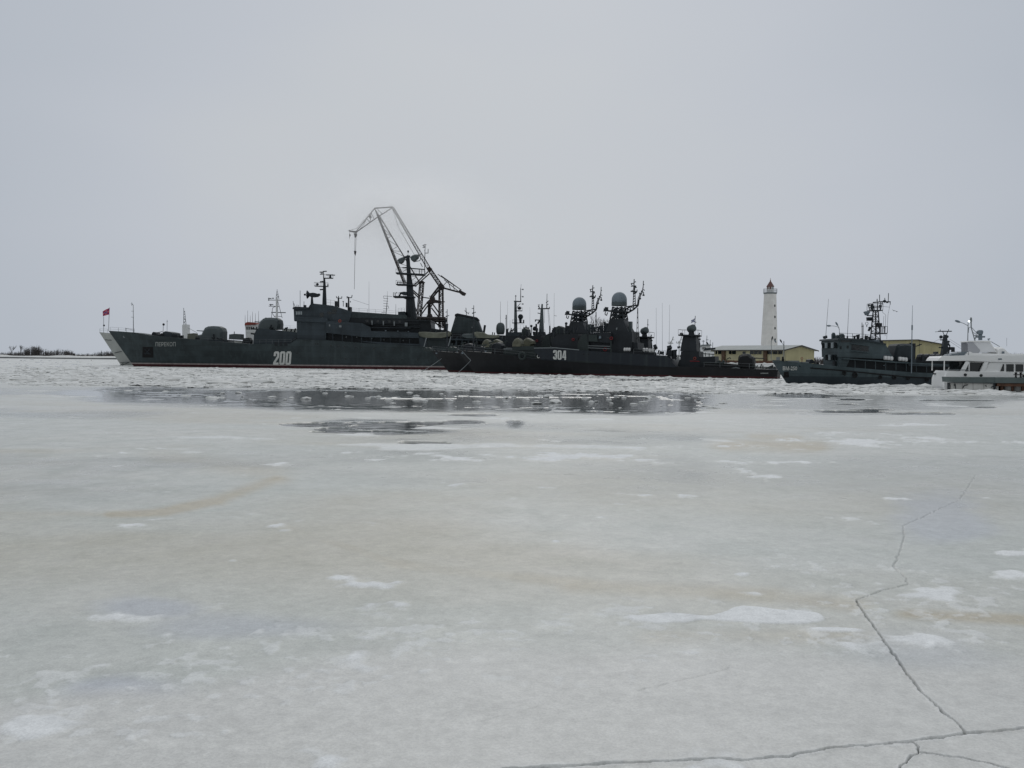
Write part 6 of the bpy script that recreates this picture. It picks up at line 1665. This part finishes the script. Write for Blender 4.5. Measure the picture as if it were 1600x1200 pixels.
# ------------------------------------------------------------------ LIGHTHOUSE
def lighthouse():
    D = 330; p = at_depth(1202.6, 560, D)
    F = Frame('lighthouse', 'tall white eight-sided lighthouse with a red lantern roof behind the long warehouse', 'lighthouse', p.x, D, 0)
    m = F.mpp(); n = 8; off = R(-90 + 8)
    def ring(mb_v, r, z, cx=0): return [(cx + r * math.cos(off + 2 * PI * i / n), r * math.sin(off + 2 * PI * i / n), z) for i in range(n)]
    def stack(name, prof, mat, parent=None):
        vs = []; fs = []
        for k, (r, z, cx) in enumerate(prof):
            vs += ring(None, r, z, cx)
            if k: fs += [((k - 1) * n + i, (k - 1) * n + (i + 1) % n, k * n + (i + 1) % n, k * n + i) for i in range(n)]
        fs += [tuple(range(n)), tuple(range(len(vs) - n, len(vs)))]
        return MB().add(vs, fs).build(name, mat, parent or F.o)
    zt = F.uz(1202, 459.4)[1]; cxt = F.uz(1203.4, 459)[0]
    r0, r1 = 14.8 * m, 9.9 * m
    courses = []
    K = 16
    for k in range(K + 1):
        f = k / K; r = r0 + (r1 - r0) * f; z = 1.8 + (zt - 1.8) * f; cx = (cxt + .3) * f - .3
        if 0 < k < K: courses += [(r + .0, z - .04, cx), (r - .05, z - .02, cx), (r - .05, z + .02, cx), (r, z + .04, cx)]
        else: courses.append((r, z, cx))
    stack('tower', courses, LH_WHITE)
    def zz(y): return F.uz(1203, y)[1]
    g = stack('gallery', [(10.2 * m, zz(459.6), cxt), (11.0 * m, zz(458.4), cxt), (11.0 * m, zz(457.2), cxt)], STEEL)
    rl = MB(); rr = 10.6 * m
    for z in (zz(454.5), zz(451.4)):
        q = ring(None, rr, z, cxt)
        for i in range(n): rl.tube(q[i], q[(i + 1) % n], .045, 4)
    for i in range(24):
        t = off + 2 * PI * i / 24; rl.tube((cxt + rr * .98 * math.cos(t), rr * .98 * math.sin(t), zz(457.2)), (cxt + rr * .98 * math.cos(t), rr * .98 * math.sin(t), zz(451.4)), .035, 4)
    rl.build('railing', STEEL, g)
    l = stack('lantern', [(5.6 * m, zz(457.2), cxt), (5.6 * m, zz(452.5), cxt), (5.5 * m, zz(452), cxt), (5.5 * m, zz(448), cxt)], WHITE)
    for i in range(n):
        t0 = off + 2 * PI * i / n; t1 = off + 2 * PI * (i + 1) / n; R_ = 5.62 * m
        a = Vector((cxt + R_ * math.cos(t0), R_ * math.sin(t0), 0)); b = Vector((cxt + R_ * math.cos(t1), R_ * math.sin(t1), 0))
        q0, q1 = a.lerp(b, .18), a.lerp(b, .82); nn = Vector((math.cos((t0 + t1) / 2), math.sin((t0 + t1) / 2), 0)) * .03
        z0, z1 = zz(452.3), zz(448.3)
        MB().add([q0 - nn + Vector((0, 0, z0)), q1 - nn + Vector((0, 0, z0)), q1 - nn + Vector((0, 0, z1)), q0 - nn + Vector((0, 0, z1)), q0 + nn + Vector((0, 0, z0)), q1 + nn + Vector((0, 0, z0)), q1 + nn + Vector((0, 0, z1)), q0 + nn + Vector((0, 0, z1))],
                 [(0, 3, 2, 1), (4, 5, 6, 7), (0, 1, 5, 4), (1, 2, 6, 5), (2, 3, 7, 6), (3, 0, 4, 7)]).build('lantern_pane', PALEGLASS if i not in (6, 7) else LH_RED, l)
    rf = stack('roof', [(6.3 * m, zz(448.3), cxt), (6.3 * m, zz(447.6), cxt), (2.4 * m, zz(441.5), cxt), (.35 * m, zz(438.6), cxt)], LH_RED)
    MB().tube((cxt, 0, zz(439)), (cxt, 0, zz(434.6)), .07).ball((cxt, 0, zz(438)), .22).build('finial', LH_RED, rf)
    # small windows up one face
    t = off + PI / 8
    for y in (478.2, 495.6, 513.2, 531):
        z = zz(y); f = (z - 1.8) / (zt - 1.8); r = (r0 + (r1 - r0) * f) * math.cos(PI / 8); cx = (cxt + .3) * f - .3
        c = Vector((cx + r * math.cos(t), r * math.sin(t), z)); e = Vector((-math.sin(t), math.cos(t), 0)) * .30; nn = Vector((math.cos(t), math.sin(t), 0)) * .06; h_ = Vector((0, 0, .42))
        vs = [c + s * nn + a * e + b * h_ for s in (-3, 1) for a, b in ((-1, -1), (1, -1), (1, 1), (-1, 1))]
        MB().add(vs, [(0, 3, 2, 1), (4, 5, 6, 7), (0, 1, 5, 4), (1, 2, 6, 5), (2, 3, 7, 6), (3, 0, 4, 7)]).build('window', GLASS, F.o)
lighthouse()

# ------------------------------------------------------------------ WAREHOUSES
def warehouse():
    c = at_depth(1225.5, 560, 262)
    th = math.atan2(.6, .8)
    F = Frame('warehouse', 'long cream warehouse with yellow gable end and pale sheet roof below the lighthouse', 'warehouse', c.x, 262, th)
    Lw, Wd = 28.5, 14.4
    def vz(px, py, u=0.0):           # on the long wall plane u = const
        d = ray(px, py); bx = F.O[0] + u * F.a[0]; by = F.O[1] + u * F.a[1]
        # t d - v n = b
        det = d.x * (-F.n[1]) + F.n[0] * d.y
        t = (bx * (-F.n[1]) + F.n[0] * by) / det; v = (d.x * by - d.y * bx) / det
        return v, CAM_H + t * d.z
    ze = vz(1224, 546.4)[1]; zr = F.uz(1246, 540.2)[1]
    MB().add([(0, 0, 1.8), (0, Lw, 1.8), (0, Lw, ze), (0, 0, ze), (.3, 0, 1.8), (.3, Lw, 1.8), (.3, Lw, ze), (.3, 0, ze)], [(0, 3, 2, 1), (4, 5, 6, 7), (0, 1, 5, 4), (1, 2, 6, 5), (2, 3, 7, 6), (3, 0, 4, 7)]).build('long_wall', CREAM, F.o)
    MB().prism([(0.302, 1.8), (Wd - .002, 1.8), (Wd - .002, ze), (Wd / 2, zr - .12), (0.302, ze)], 0.02, .3).build('gable_wall', YELLOW, F.o)
    MB().prism([(0.302, 1.8), (Wd - .002, 1.8), (Wd - .002, ze), (Wd / 2, zr - .12), (0.302, ze)], Lw - .3, Lw - .02).build('gable_wall', YELLOW, F.o)
    MB().box(Wd, Wd + .3, 0, Lw, 1.8, ze).build('long_wall', YELLOW, F.o)
    s = (zr - ze) / (Wd / 2); ov = 1.3
    MB().prism([(-ov, ze - ov * s), (Wd / 2, zr), (Wd / 2, zr + .22), (-ov, ze - ov * s + .22)], -.9, Lw + .9).build('roof', ROOFG, F.o)
    MB().prism([(Wd + ov, ze - ov * s), (Wd / 2 + .002, zr), (Wd / 2 + .002, zr + .22), (Wd + ov, ze - ov * s + .22)], -.9, Lw + .9).build('roof', ROOFG, F.o)
    MB().box(-ov - .06, -ov - .003, -.9, Lw + .9, ze - ov * s - .12, ze - ov * s + .16).build('roof_edge', ROOFE, F.o)
    for sg in (0, 1):
        q = [(-ov, ze - ov * s - .14), (Wd / 2, zr - .14), (Wd / 2, zr + .20), (-ov, ze - ov * s + .20)]
        if sg: q = [(Wd - u, z) for u, z in q]
        MB().prism(q, -.98, -.903).build('roof_edge', ROOFE, F.o)
    def wl(x0, x1, y0, y1, mat, name, t=.05):
        v0, z1 = vz(x0, y0); v1, z0 = vz(x1, y1); _, z1b = vz(x1, y0)
        lo, hi = min(v0, v1), max(v0, v1)
        MB().box(-t, .1, lo, hi, z0, (z1 + z1b) / 2).build(name, mat, F.o)
    for x0, x1 in ((1114, 1116.5), (1118, 1120.5), (1122, 1127), (1139, 1143.2), (1144, 1150), (1172, 1177.6), (1178.4, 1184), (1184.8, 1190), (1199, 1206.5), (1207.5, 1215), (1216, 1222.6)): wl(x0, x1, 548.4, 553.4, GLASS, 'window')
    wl(1160.5, 1165, 549.4, 553, GLASS, 'window')
    wl(1213, 1218.6, 558, 563, STEEL, 'door')
    for x in (1131.4, 1196.6): wl(x - 2.4, x + 2.4, 547.8, 566, BROWN, 'brown_post', .5)
    wl(1112, 1225, 553.7, 554.4, YELLOW, 'cornice', .09)
    wl(1150.2, 1151.2, 555, 566, CREAM, 'pilaster', .1)
    return F
warehouse()
def warehouse_b():
    D = 215; c = at_depth(1400, 560, D)
    F = Frame('warehouse', 'yellow shed with a dark sloping roof edge rising behind the grey tender', 'warehouse', c.x, D, R(6))
    pts = F.poly([(1366, 575), (1366, 533.2), (1383, 532.8), (1435, 531.6), (1476, 539.2), (1476, 577)], 0)
    MB().prism(pts, 0, 22).build('wall', YELLOW, F.o)
    q = F.poly([(1362, 533.4), (1383, 532.8), (1435, 531.5), (1480, 539.6), (1480, 538.2), (1435, 530.2), (1383, 531.2), (1362, 531.6)], -.8)
    MB().prism(q, -.8, 23).build('roof', ROOFE, F.o)
    F.tubes('downpipe', [(1437.5, 532.5, 1437.5, 570)], .06, CREAM, -.1)
    F.tubes('wall_seam', [(1411, 532.5, 1411, 570), (1389, 533, 1389, 570), (1456, 536, 1456, 570)], .04, CREAM, -.03)
warehouse_b()
# rusty fence and snow along the quay edge before the long warehouse
def quay_fence():
    a = at_depth(1108, 565, 236); b = at_depth(1222, 566, 219)
    th = math.atan2(b.y - a.y, b.x - a.x); L = math.hypot(b.x - a.x, b.y - a.y)
    F = Frame('fence', 'low rusty fence along the snowy quay before the long warehouse', 'fence', a.x, a.y, th)
    n = 14
    for i in range(n):
        u0 = L * i / n + .06; u1 = L * (i + 1) / n - .06
        MB().box(u0, u1, -.03, .03, 2.45, 3.25 + .08 * random.random()).build('panel', RUST, F.o)
    for i in range(n + 1): MB().box(L * i / n - .05, L * i / n + .05, -.05, .05, 1.8, 3.4).build('post', BROWN, F.o)
    mb = MB(); vs = []
    k = 40
    for i in range(k + 1):
        u = L * 1.3 * i / k - 2; h = 2.75 + .12 * random.uniform(-1, 1)
        for v, z in ((-1.6, 1.7), (-1.0, h - .2), (-.5, h), (-.1, h - .1)): vs.append((u, v, z))
    mb.add(vs, [(i * 4 + j, (i + 1) * 4 + j, (i + 1) * 4 + j + 1, i * 4 + j + 1) for i in range(k) for j in range(3)])
    o = mb.build('snow_bank', SNOW, fix=False); o.location = F.o.location; o.rotation_euler = F.o.rotation_euler; tag(o, kind='structure')
quay_fence()

# ------------------------------------------------------------------ STREET LAMPS
def lamp(px, y0, D, label, arms, lit=None):
    p = at_depth(px, y0, D); F = Frame('street_lamp', label, 'street lamp', p.x, D, 0, 'street lamps on the quay')
    z = p.z; MB().tube((0, 0, 1.8), (0, 0, z), .10, 8, .06).build('pole', STEEL, F.o)
    for pts, mat in arms:
        q = [F.P(x, y) for x, y in pts]
        MB().path(q, .05).build('arm', STEEL, F.o)
        e, d = Vector(q[-1]), (Vector(q[-1]) - Vector(q[-2])).normalized()
        MB().lathe(e, [(.05, -.1), (.16, .1), (.2, .45), (.14, .8), (.03, .9)], 8, axis=d).build('lamp_head', mat, F.o)
    if lit:
        MB().ball(F.P(*lit), 1.5 * F.mpp()).build('lit_lamp', LAMP, F.o)
lamp(1205.4, 534, 230, 'street lamp with drooping dark head standing in front of the lighthouse', [([(1205.4, 536), (1205, 533), (1205.8, 530.6)], MASTG), ([(1205.4, 534), (1207, 529.6), (1209, 529.4), (1210, 531)], RADOME)])
lamp(1224.6, 533, 228, 'street lamp with single slanted head at the yellow gable corner', [([(1224.6, 540), (1222.8, 537.4), (1221.4, 535)], MASTG)])
lamp(1311.6, 518, 190, 'slim double-armed street lamp rising behind the tender wheelhouse', [([(1311.6, 518), (1311, 513.6), (1309, 510.6), (1303, 509.4), (1298, 509.2)], RADOME), ([(1311.6, 516), (1310.8, 511.5), (1309, 508.6)], RADOME)])
lamp(1512.8, 503, 150, 'tall street lamp with one bright lit head above the white yacht', [([(1512.6, 509), (1506, 505.4), (1500, 503.4)], RADOME), ([(1513, 520), (1513.6, 512), (1516.8, 511), (1517, 504)], STEEL)], lit=(1514, 502.2))

# ------------------------------------------------------------------ TUGBOAT behind the yacht
def tug():
    D = 150; p = at_depth(1450, 575, D); F = Frame('tugboat', 'dark tugboat behind the white yacht, short mast with a T yard', 'boat', p.x, D, 0)
    H = Hull(F, [(1442, 570), (1460, 572), (1500, 574), (1560, 575)], (1446, 595), (1558, 597), 6, 5, 7); H.band('hull', -.4, None, PAT_LO, F.o, 4, cap=True)
    F.slab('wheelhouse', [(1462, 574), (1463, 556), (1490, 556.5), (1492, 575)], -2, 2, NAVYD)
    m = MB().frustum((F.uz(1470.5, 557)[0], F.uz(1481, 557)[0], -.5, .5, F.uz(1478, 557)[1]), (F.uz(1475, 523)[0], F.uz(1478.6, 523)[0], -.25, .25, F.uz(1477, 523)[1])).build('mast', MASTG, F.o)
    F.tubes('signal_yard', [(1466, 517.6, 1487, 517.6, .09), (1461, 518.6, 1467, 518, .04), (1469, 517.6, 1469, 514.8), (1482, 517.6, 1482, 514.4), (1473, 518, 1475.6, 524), (1481, 518, 1478.4, 524)], .06, MASTG, 0, m)
    MB().ball(F.P(1470.3, 526.5), .28).build('radar_ball', MASTG, m); MB().ball(F.P(1480, 526), .24).build('mast_light', MASTG, m); MB().ball(F.P(1482, 534), .2).build('mast_light', MASTG, m)
    F.tubes('mast_bracket', [(1469, 531, 1475, 531, .1), (1478, 534, 1483, 533.4, .12), (1482, 536, 1484.6, 541, .1), (1467, 543, 1490, 543, .1), (1480, 537, 1484, 540, .14), (1484, 541, 1482, 556, .1)], .1, MASTG, 0, m)
    F.slab('radar_shelf', [(1484, 547), (1484.5, 542.6), (1492, 542.6), (1492, 550), (1489.6, 550), (1489.6, 546.5)], -.4, .4, MASTG)
    F.tubes('stay', [(1470, 529, 1445, 541), (1484, 530, 1513, 548), (1482, 532, 1508, 549), (1463, 556, 1463, 549), (1466, 556, 1465.6, 551)], .02, THIN, 0)
    F.slab('vent', [(1462, 553), (1462.6, 549.6), (1466, 549.4), (1467, 556)], -.5, .5, MASTG)
tug()

# ------------------------------------------------------------------ WHITE MOTOR YACHT
PANEL = paint('clear_enclosure', (.80, .81, .83), rough=.15, vary=.03, bump=0)
RADOME2 = paint('arch_grey', (.46, .47, .50), vary=.05, bump=0)
def yacht():
    D = 103.5; p = at_depth(1470, 590, D); th = R(-12)
    F = Frame('motor_yacht', 'white motor yacht moored behind the pier at right, its stern toward the tender', 'yacht', p.x, D, th)
    O = F.o; V = -2.8
    hull = MB().pillow(F.poly([(1476.5, 612.5), (1474, 603), (1474.5, 592), (1478, 582.5), (1481, 579.2), (1530, 580.6), (1640, 582), (1800, 572), (1780, 613)], V), 2.8, slices=((-1, .985), (-.9, 1), (.9, 1), (1, .985))).build('hull', YWHITE, O)
    F.slab('rubbing_line', [(1478, 593.6), (1800, 596), (1800, 597.2), (1478, 594.4)], V - .05, V + .2, STEEL, pv=V)
    F.slab('swim_platform', [(1464, 608.6), (1484, 609.4), (1484, 611.6), (1464, 610.8)], -2.0, 2.2, MASTG)
    F.slab('platform_edge', [(1463, 607.2), (1484.5, 608.0), (1484.5, 609.2), (1463, 608.4)], -2.1, 2.3, STEEL)
    for x, y in [(1508.4, 585.6), (1533, 586.6), (1600, 588)]:
        c = F.P(x, y, V - .05); m = F.mpp(V, x)
        MB().lathe((c[0], c[1] + .1, c[2]), [(2.3 * m, 0), (2.3 * m, .12), (1.8 * m, .12), (1.8 * m, .06)], 12, axis=(0, -1, 0)).build('porthole', GLASS, O)
    uS = F.uz(1474.5, 590, V)[0]
    MB().box(uS - .05, uS + .4, 1.3, 1.9, F.uz(1470, 585.5)[1], F.uz(1470, 583.4)[1]).build('fairlead', GLASS, O)
    F.slab('cockpit_floor', [(1480, 581.5), (1520, 582), (1520, 583), (1480, 582.5)], -2.6, 2.6, STEEL)
    for v0, v1 in ((-2.75, -2.65), (2.65, 2.75)):
        F.rail('cockpit_rail', [(1478, 579.5), (1513, 580.2)], .18, STEEL, v0, step=.9)
        F.slab('slant_pillar', [(1500, 580), (1509, 564.6), (1515, 564.8), (1507.5, 580.2)], v0, v1, YWHITE, pv=-2.7)
        F.slab('slant_pillar', [(1531, 581), (1538, 565.6), (1544.6, 565.8), (1539, 581)], v0, v1, YWHITE, pv=-2.7)
        F.slab('pillar', [(1474.4, 579.6), (1474.8, 563.6), (1476.2, 563.6), (1476, 579.6)], v0, v1, YWHITE, pv=-2.7)
        F.slab('pillar', [(1513.4, 580), (1513.4, 564.8), (1514.8, 564.8), (1514.8, 580)], v0, v1, YWHITE, pv=-2.7)
    F.slab('saloon', [(1515.5, 582), (1515.5, 564.6), (1800, 569), (1800, 585)], -2.2, 2.2, YWHITE)
    F.slab('saloon_door', [(1499, 582), (1499, 564.6), (1515, 564.6), (1515, 582)], -2.1, 2.1, GLASS)
    F.slab('saloon_window', [(1516, 580), (1516, 566.2), (1536, 566.8), (1530, 580.4)], -2.28, -2.1, GLASS)
    F.slab('side_panel', [(1538.5, 581.2), (1546, 566), (1800, 569), (1800, 583.6)], -2.6, -2.3, YWHITE)
    for pts in ([(1563, 580), (1567.5, 568.8), (1569, 568.8), (1569, 580)], [(1572.4, 580.4), (1572.4, 568.9), (1584, 569), (1584, 580.6)], [(1587, 580.6), (1587, 569), (1599, 569.2), (1599, 580.8)], [(1602, 580.8), (1602, 569.2), (1616, 569.4), (1616, 581)], [(1619, 581), (1619, 569.4), (1640, 569.6), (1640, 581.2)]):
        F.slab('window', pts, -2.66, -2.45, GLASS)
    ud = F.poly([(1464.5, 563.6), (1467, 559.4), (1471, 556.4), (1515, 555), (1560, 556), (1600, 555), (1760, 554), (1770, 567.5), (1600, 566.6), (1548, 565.4), (1516, 563.8)], -2.75)
    MB().pillow(ud, 2.75, slices=((-1, .99), (-.93, 1), (.93, 1), (1, .99))).build('upper_deck', YWHITE, O)
    F.slab('dinghy_cover', [(1484, 555.6), (1487, 553.4), (1496, 551.6), (1503, 550), (1514, 549.6), (1515, 555.6)], -1.6, 1.4, RADOME)
    F.rail('deck_rail', [(1480, 556), (1513, 555)], .42, STEEL, -2.6, step=.8)
    F.slab('bridge_coaming', [(1509, 556), (1513.5, 551), (1516.5, 549.4), (1520, 551.5), (1580, 553), (1600, 552.6), (1640, 555.4)], -2.4, 2.4, YWHITE)
    for v0, v1 in ((-1.75, -1.6), (.9, 1.05)):
        F.slab('arch_leg', [(1512.6, 551.5), (1512.2, 534), (1519.6, 534.4), (1526, 541), (1531.4, 547.2), (1529, 551.8)], v0, v1, RADOME2, pv=-1.7)
        F.slab('enclosure_panel', [(1520.4, 534.4), (1546, 534.4), (1556, 550.4), (1531.6, 550.6)], v0 + .04, v1 - .04, PANEL, pv=-1.7)
        F.slab('screen_post', [(1545.4, 534.2), (1547.2, 534.2), (1557.4, 551), (1555.6, 551)], v0, v1, YWHITE, pv=-1.7)
        F.slab('dark_strip', [(1545.6, 553), (1545.6, 550.9), (1556, 551.1), (1556, 553.2)], v0 - .06, v1 + .06, GLASS, pv=-1.7)
    F.slab('bridge_roof', [(1511.8, 534.2), (1512.4, 532.4), (1546.6, 532.2), (1549, 533.8), (1548, 534.4)], -1.85, 1.15, YWHITE)
    MB().pillow(F.poly([(1555.5, 555.5), (1556, 544.5), (1559, 542.4), (1565, 541.6), (1569, 543.5), (1574, 548.5), (1582, 553.4), (1584, 555.5)], -1.6), 1.9).build('bridge_cowl', YWHITE, O)
    F.box('deck_lamp', 1566.5, 549, 1569.5, 552.6, -2.4, -2.1, RADOME)
    F.slab('name_plate', [(1559.5, 560), (1565.4, 560), (1565.4, 562), (1559.5, 562)], -2.80, -2.76, RADOME, pv=-2.76)
    rm = F.tubes('radar_mast', [(1517.4, 504, 1517.6, 512, .07), (1517.6, 512, 1523.6, 533, .06), (1518.6, 512, 1526.5, 521, .03), (1523, 531, 1526, 524, .05), (1521, 524, 1528, 524, .05), (1519.5, 519, 1526, 522.5, .03)], .05, STEEL, 0)
    F.pill('radar_scanner', [(1527, 522), (1526.5, 517.5), (1529, 515.6), (1534, 515.8), (1535.5, 518), (1534.6, 522.4)], .4, RADOME, rm)
    F.tubes('radar_bar', [(1524, 526.4, 1539, 526.2, .10), (1531.6, 531.5, 1531.6, 522, .22), (1543, 530, 1547, 529.2, .06), (1545, 533, 1545, 529.4, .04)], .1, RADOME, 0, rm)
    F.tubes('aerial', [(1548, 533.5, 1562, 541.5, .035), (1573, 541, 1573, 528, .015)], .03, STEEL, -1)
yacht()

# ------------------------------------------------------------------ PIER in front of the yacht
def pier():
    D = 96.5; p = at_depth(1490, 600, D); F = Frame('pier', 'grey topped pier with white panels and rusty piles at the right edge', 'pier', p.x, D, R(-5))
    def top(x): return 589.4 + (x - 1490) * .009
    F.slab('deck_beam', [(1489.6, 589.4), (1554.8, 590), (1554.8, 598.3), (1490.6, 597.4)], 0, 3.2, PIERG)
    F.slab('deck_beam', [(1555, 589.8), (1680, 591), (1680, 599.4), (1555, 598.5)], -.06, 3.2, PIERG)
    xs = [1485.4, 1503.6, 1520.4, 1537.2, 1552.6]
    for a, b in zip(xs, xs[1:]):
        F.slab('panel', [(a + .35, 598.2 + (a - 1485) * .014), (b - .35, 598.4 + (b - 1485) * .014), (b - .35, 614.5), (a + .35, 614.2)], .25 + random.uniform(-.03, .03), .5, PIERW)
    F.slab('panel_backing', [(1487, 598), (1553.6, 599), (1553.6, 614), (1487, 614)], .52, .75, CONC)
    for x in (1483.4, 1553.8): F.slab('frame_post', [(x - .9, 597.6), (x + .9, 597.6), (x + .9, 611), (x - .9, 611)], .15, .6, MASTG)
    F.slab('frame_rail', [(1482.6, 597.5), (1554.8, 598.5), (1554.8, 599.4), (1482.6, 598.3)], -.03, .24, MASTG)
    for pts in ([(1491, 603), (1492.5, 599.5), (1493.6, 610)], [(1504.5, 606), (1507, 602), (1512, 601.4)], [(1539.8, 602), (1541.5, 604)], [(1549, 606), (1551, 603.6), (1553, 604)]):
        F.tubes('bent_bar', [(a[0], a[1], b[0], b[1]) for a, b in zip(pts, pts[1:])], .045, MASTG, .18)
    F.slab('rusty_beam', [(1558, 599), (1680, 600.2), (1680, 605), (1558, 603.4)], .1, 3, RUST)
    def pile(x, r, mat, nm): 
        a = F.P(x, 604, .6); MB().lathe((a[0], .6, -.3), [(r, 0), (r, a[2] + .55)], 12).build(nm, mat, F.o)
    for x, r, mat, nm in ((1557.6, .16, PIERW, 'white_pile'), (1565.5, .17, RUST, 'rusty_pile'), (1574.5, .34, CONC, 'concrete_pile'), (1581.6, .15, RUST, 'rusty_pile'), (1589.4, .36, CONC, 'concrete_pile'), (1597.6, .17, RUST, 'rusty_pile'), (1604, .34, CONC, 'concrete_pile'), (1616, .17, RUST, 'rusty_pile'), (1628, .34, CONC, 'concrete_pile')):
        pile(x, r, mat, nm)
    F.slab('back_wall', [(1556, 600), (1680, 601), (1680, 615), (1556, 614)], 2.2, 2.5, BLACK)
    F.slab('pile_foot', [(1556.4, 615.6), (1559.6, 615.6), (1559.4, 617), (1556.6, 617)], .1, .5, BLACK)
    # double bitts on the deck
    B = Frame('mooring_bitts', 'black double mooring bitts standing on the pier edge at far right', 'mooring bitts', p.x, D, R(-5))
    mb = MB()
    for x in (1587.2, 1594.8):
        a = B.P(x, 590.4, .8); m = B.mpp()
        MB().lathe((a[0], a[1], a[2]), [(2.0 * m, 0), (1.5 * m, 1.4 * m), (1.2 * m, 3 * m), (1.2 * m, 6 * m), (1.9 * m, 7.2 * m), (1.8 * m, 8.4 * m), (.02, 9 * m)], 12).build('post', BLACK, B.o)
    B.tubes('crossbar', [(1584, 585.4, 1599, 585.6)], .06, BLACK, .8)
pier()

# ------------------------------------------------------------------ lines, branch, gulls
def line(label, pts, r, mat=THIN, name='mooring_line', cat='rope', group=None):
    base = Vector(pts[0]); mb = MB(); q = []
    for a, b in zip(pts, pts[1:]):
        a, b = Vector(a), Vector(b); n = 8
        for i in range(n + (b == Vector(pts[-1]))):
            f = i / n; c = a.lerp(b, f); c.z -= .03 * (b - a).length * 4 * f * (1 - f) * .6; q.append(c - base)
    q.append(Vector(pts[-1]) - base); mb.path(q, r, 5)
    o = mb.build(name, mat); o.location = base; tag(o, label, cat, group)
line('pale mooring line from the outer patrol ship bow down to the ice', [at_depth(722, 548.3, 181.0), at_depth(735.8, 563, 179.2), on_plane(714, 584)], .06, STEEL)
line('pale mooring line from the inner patrol ship bow down to the ice', [at_depth(690, 560.2, 195), on_plane(658, 581)], .06, STEEL)
line('thin dark line from the tender bow to the ice', [at_depth(1213, 588, 122.5), on_plane(1197, 599.4)], .03, MASTG)
line('thin dark branch lying on the ice near the far left bank', [on_plane(125, 566.2), at_depth(143, 562.6, 470)], .14, MASTG, 'branch', 'branch')
def gull(px, py, D, label):
    c = at_depth(px, py, D); s = .24; b = [(-.5, 0, .22), (-.25, .05, .30), (0, 0, 0), (.25, .05, .30), (.5, 0, .2)]
    mb = MB(); vs = []
    for x, y, z in b:
        for dy, dz in ((-.05, 0), (.0, .015), (.05, 0), (0, -.01)): vs.append((x * s * 2, y + dy * (1 - abs(x)), z * s * 1.2 + dz))
    fs = [(k * 4 + j, k * 4 + (j + 1) % 4, k * 4 + 4 + (j + 1) % 4, k * 4 + 4 + j) for k in range(4) for j in range(4)] + [(0, 1, 2, 3), (16, 17, 18, 19)]
    mb.add(vs, fs); mb.lathe((0, -.2, -.02), [(.01, -.1), (.035, 0), (.04, .12), (.015, .25)], 8, axis=(0, 1, 0))
    o = mb.build('gull', STEEL); o.location = c; o.rotation_euler = (0, R(15), R(20)); tag(o, label, 'gull', 'gulls by the tender mast')
gull(1396, 485.4, 120, 'left gull of the two flying right of the tender mast')
gull(1400.4, 486.8, 121, 'right gull of the two flying right of the tender mast')
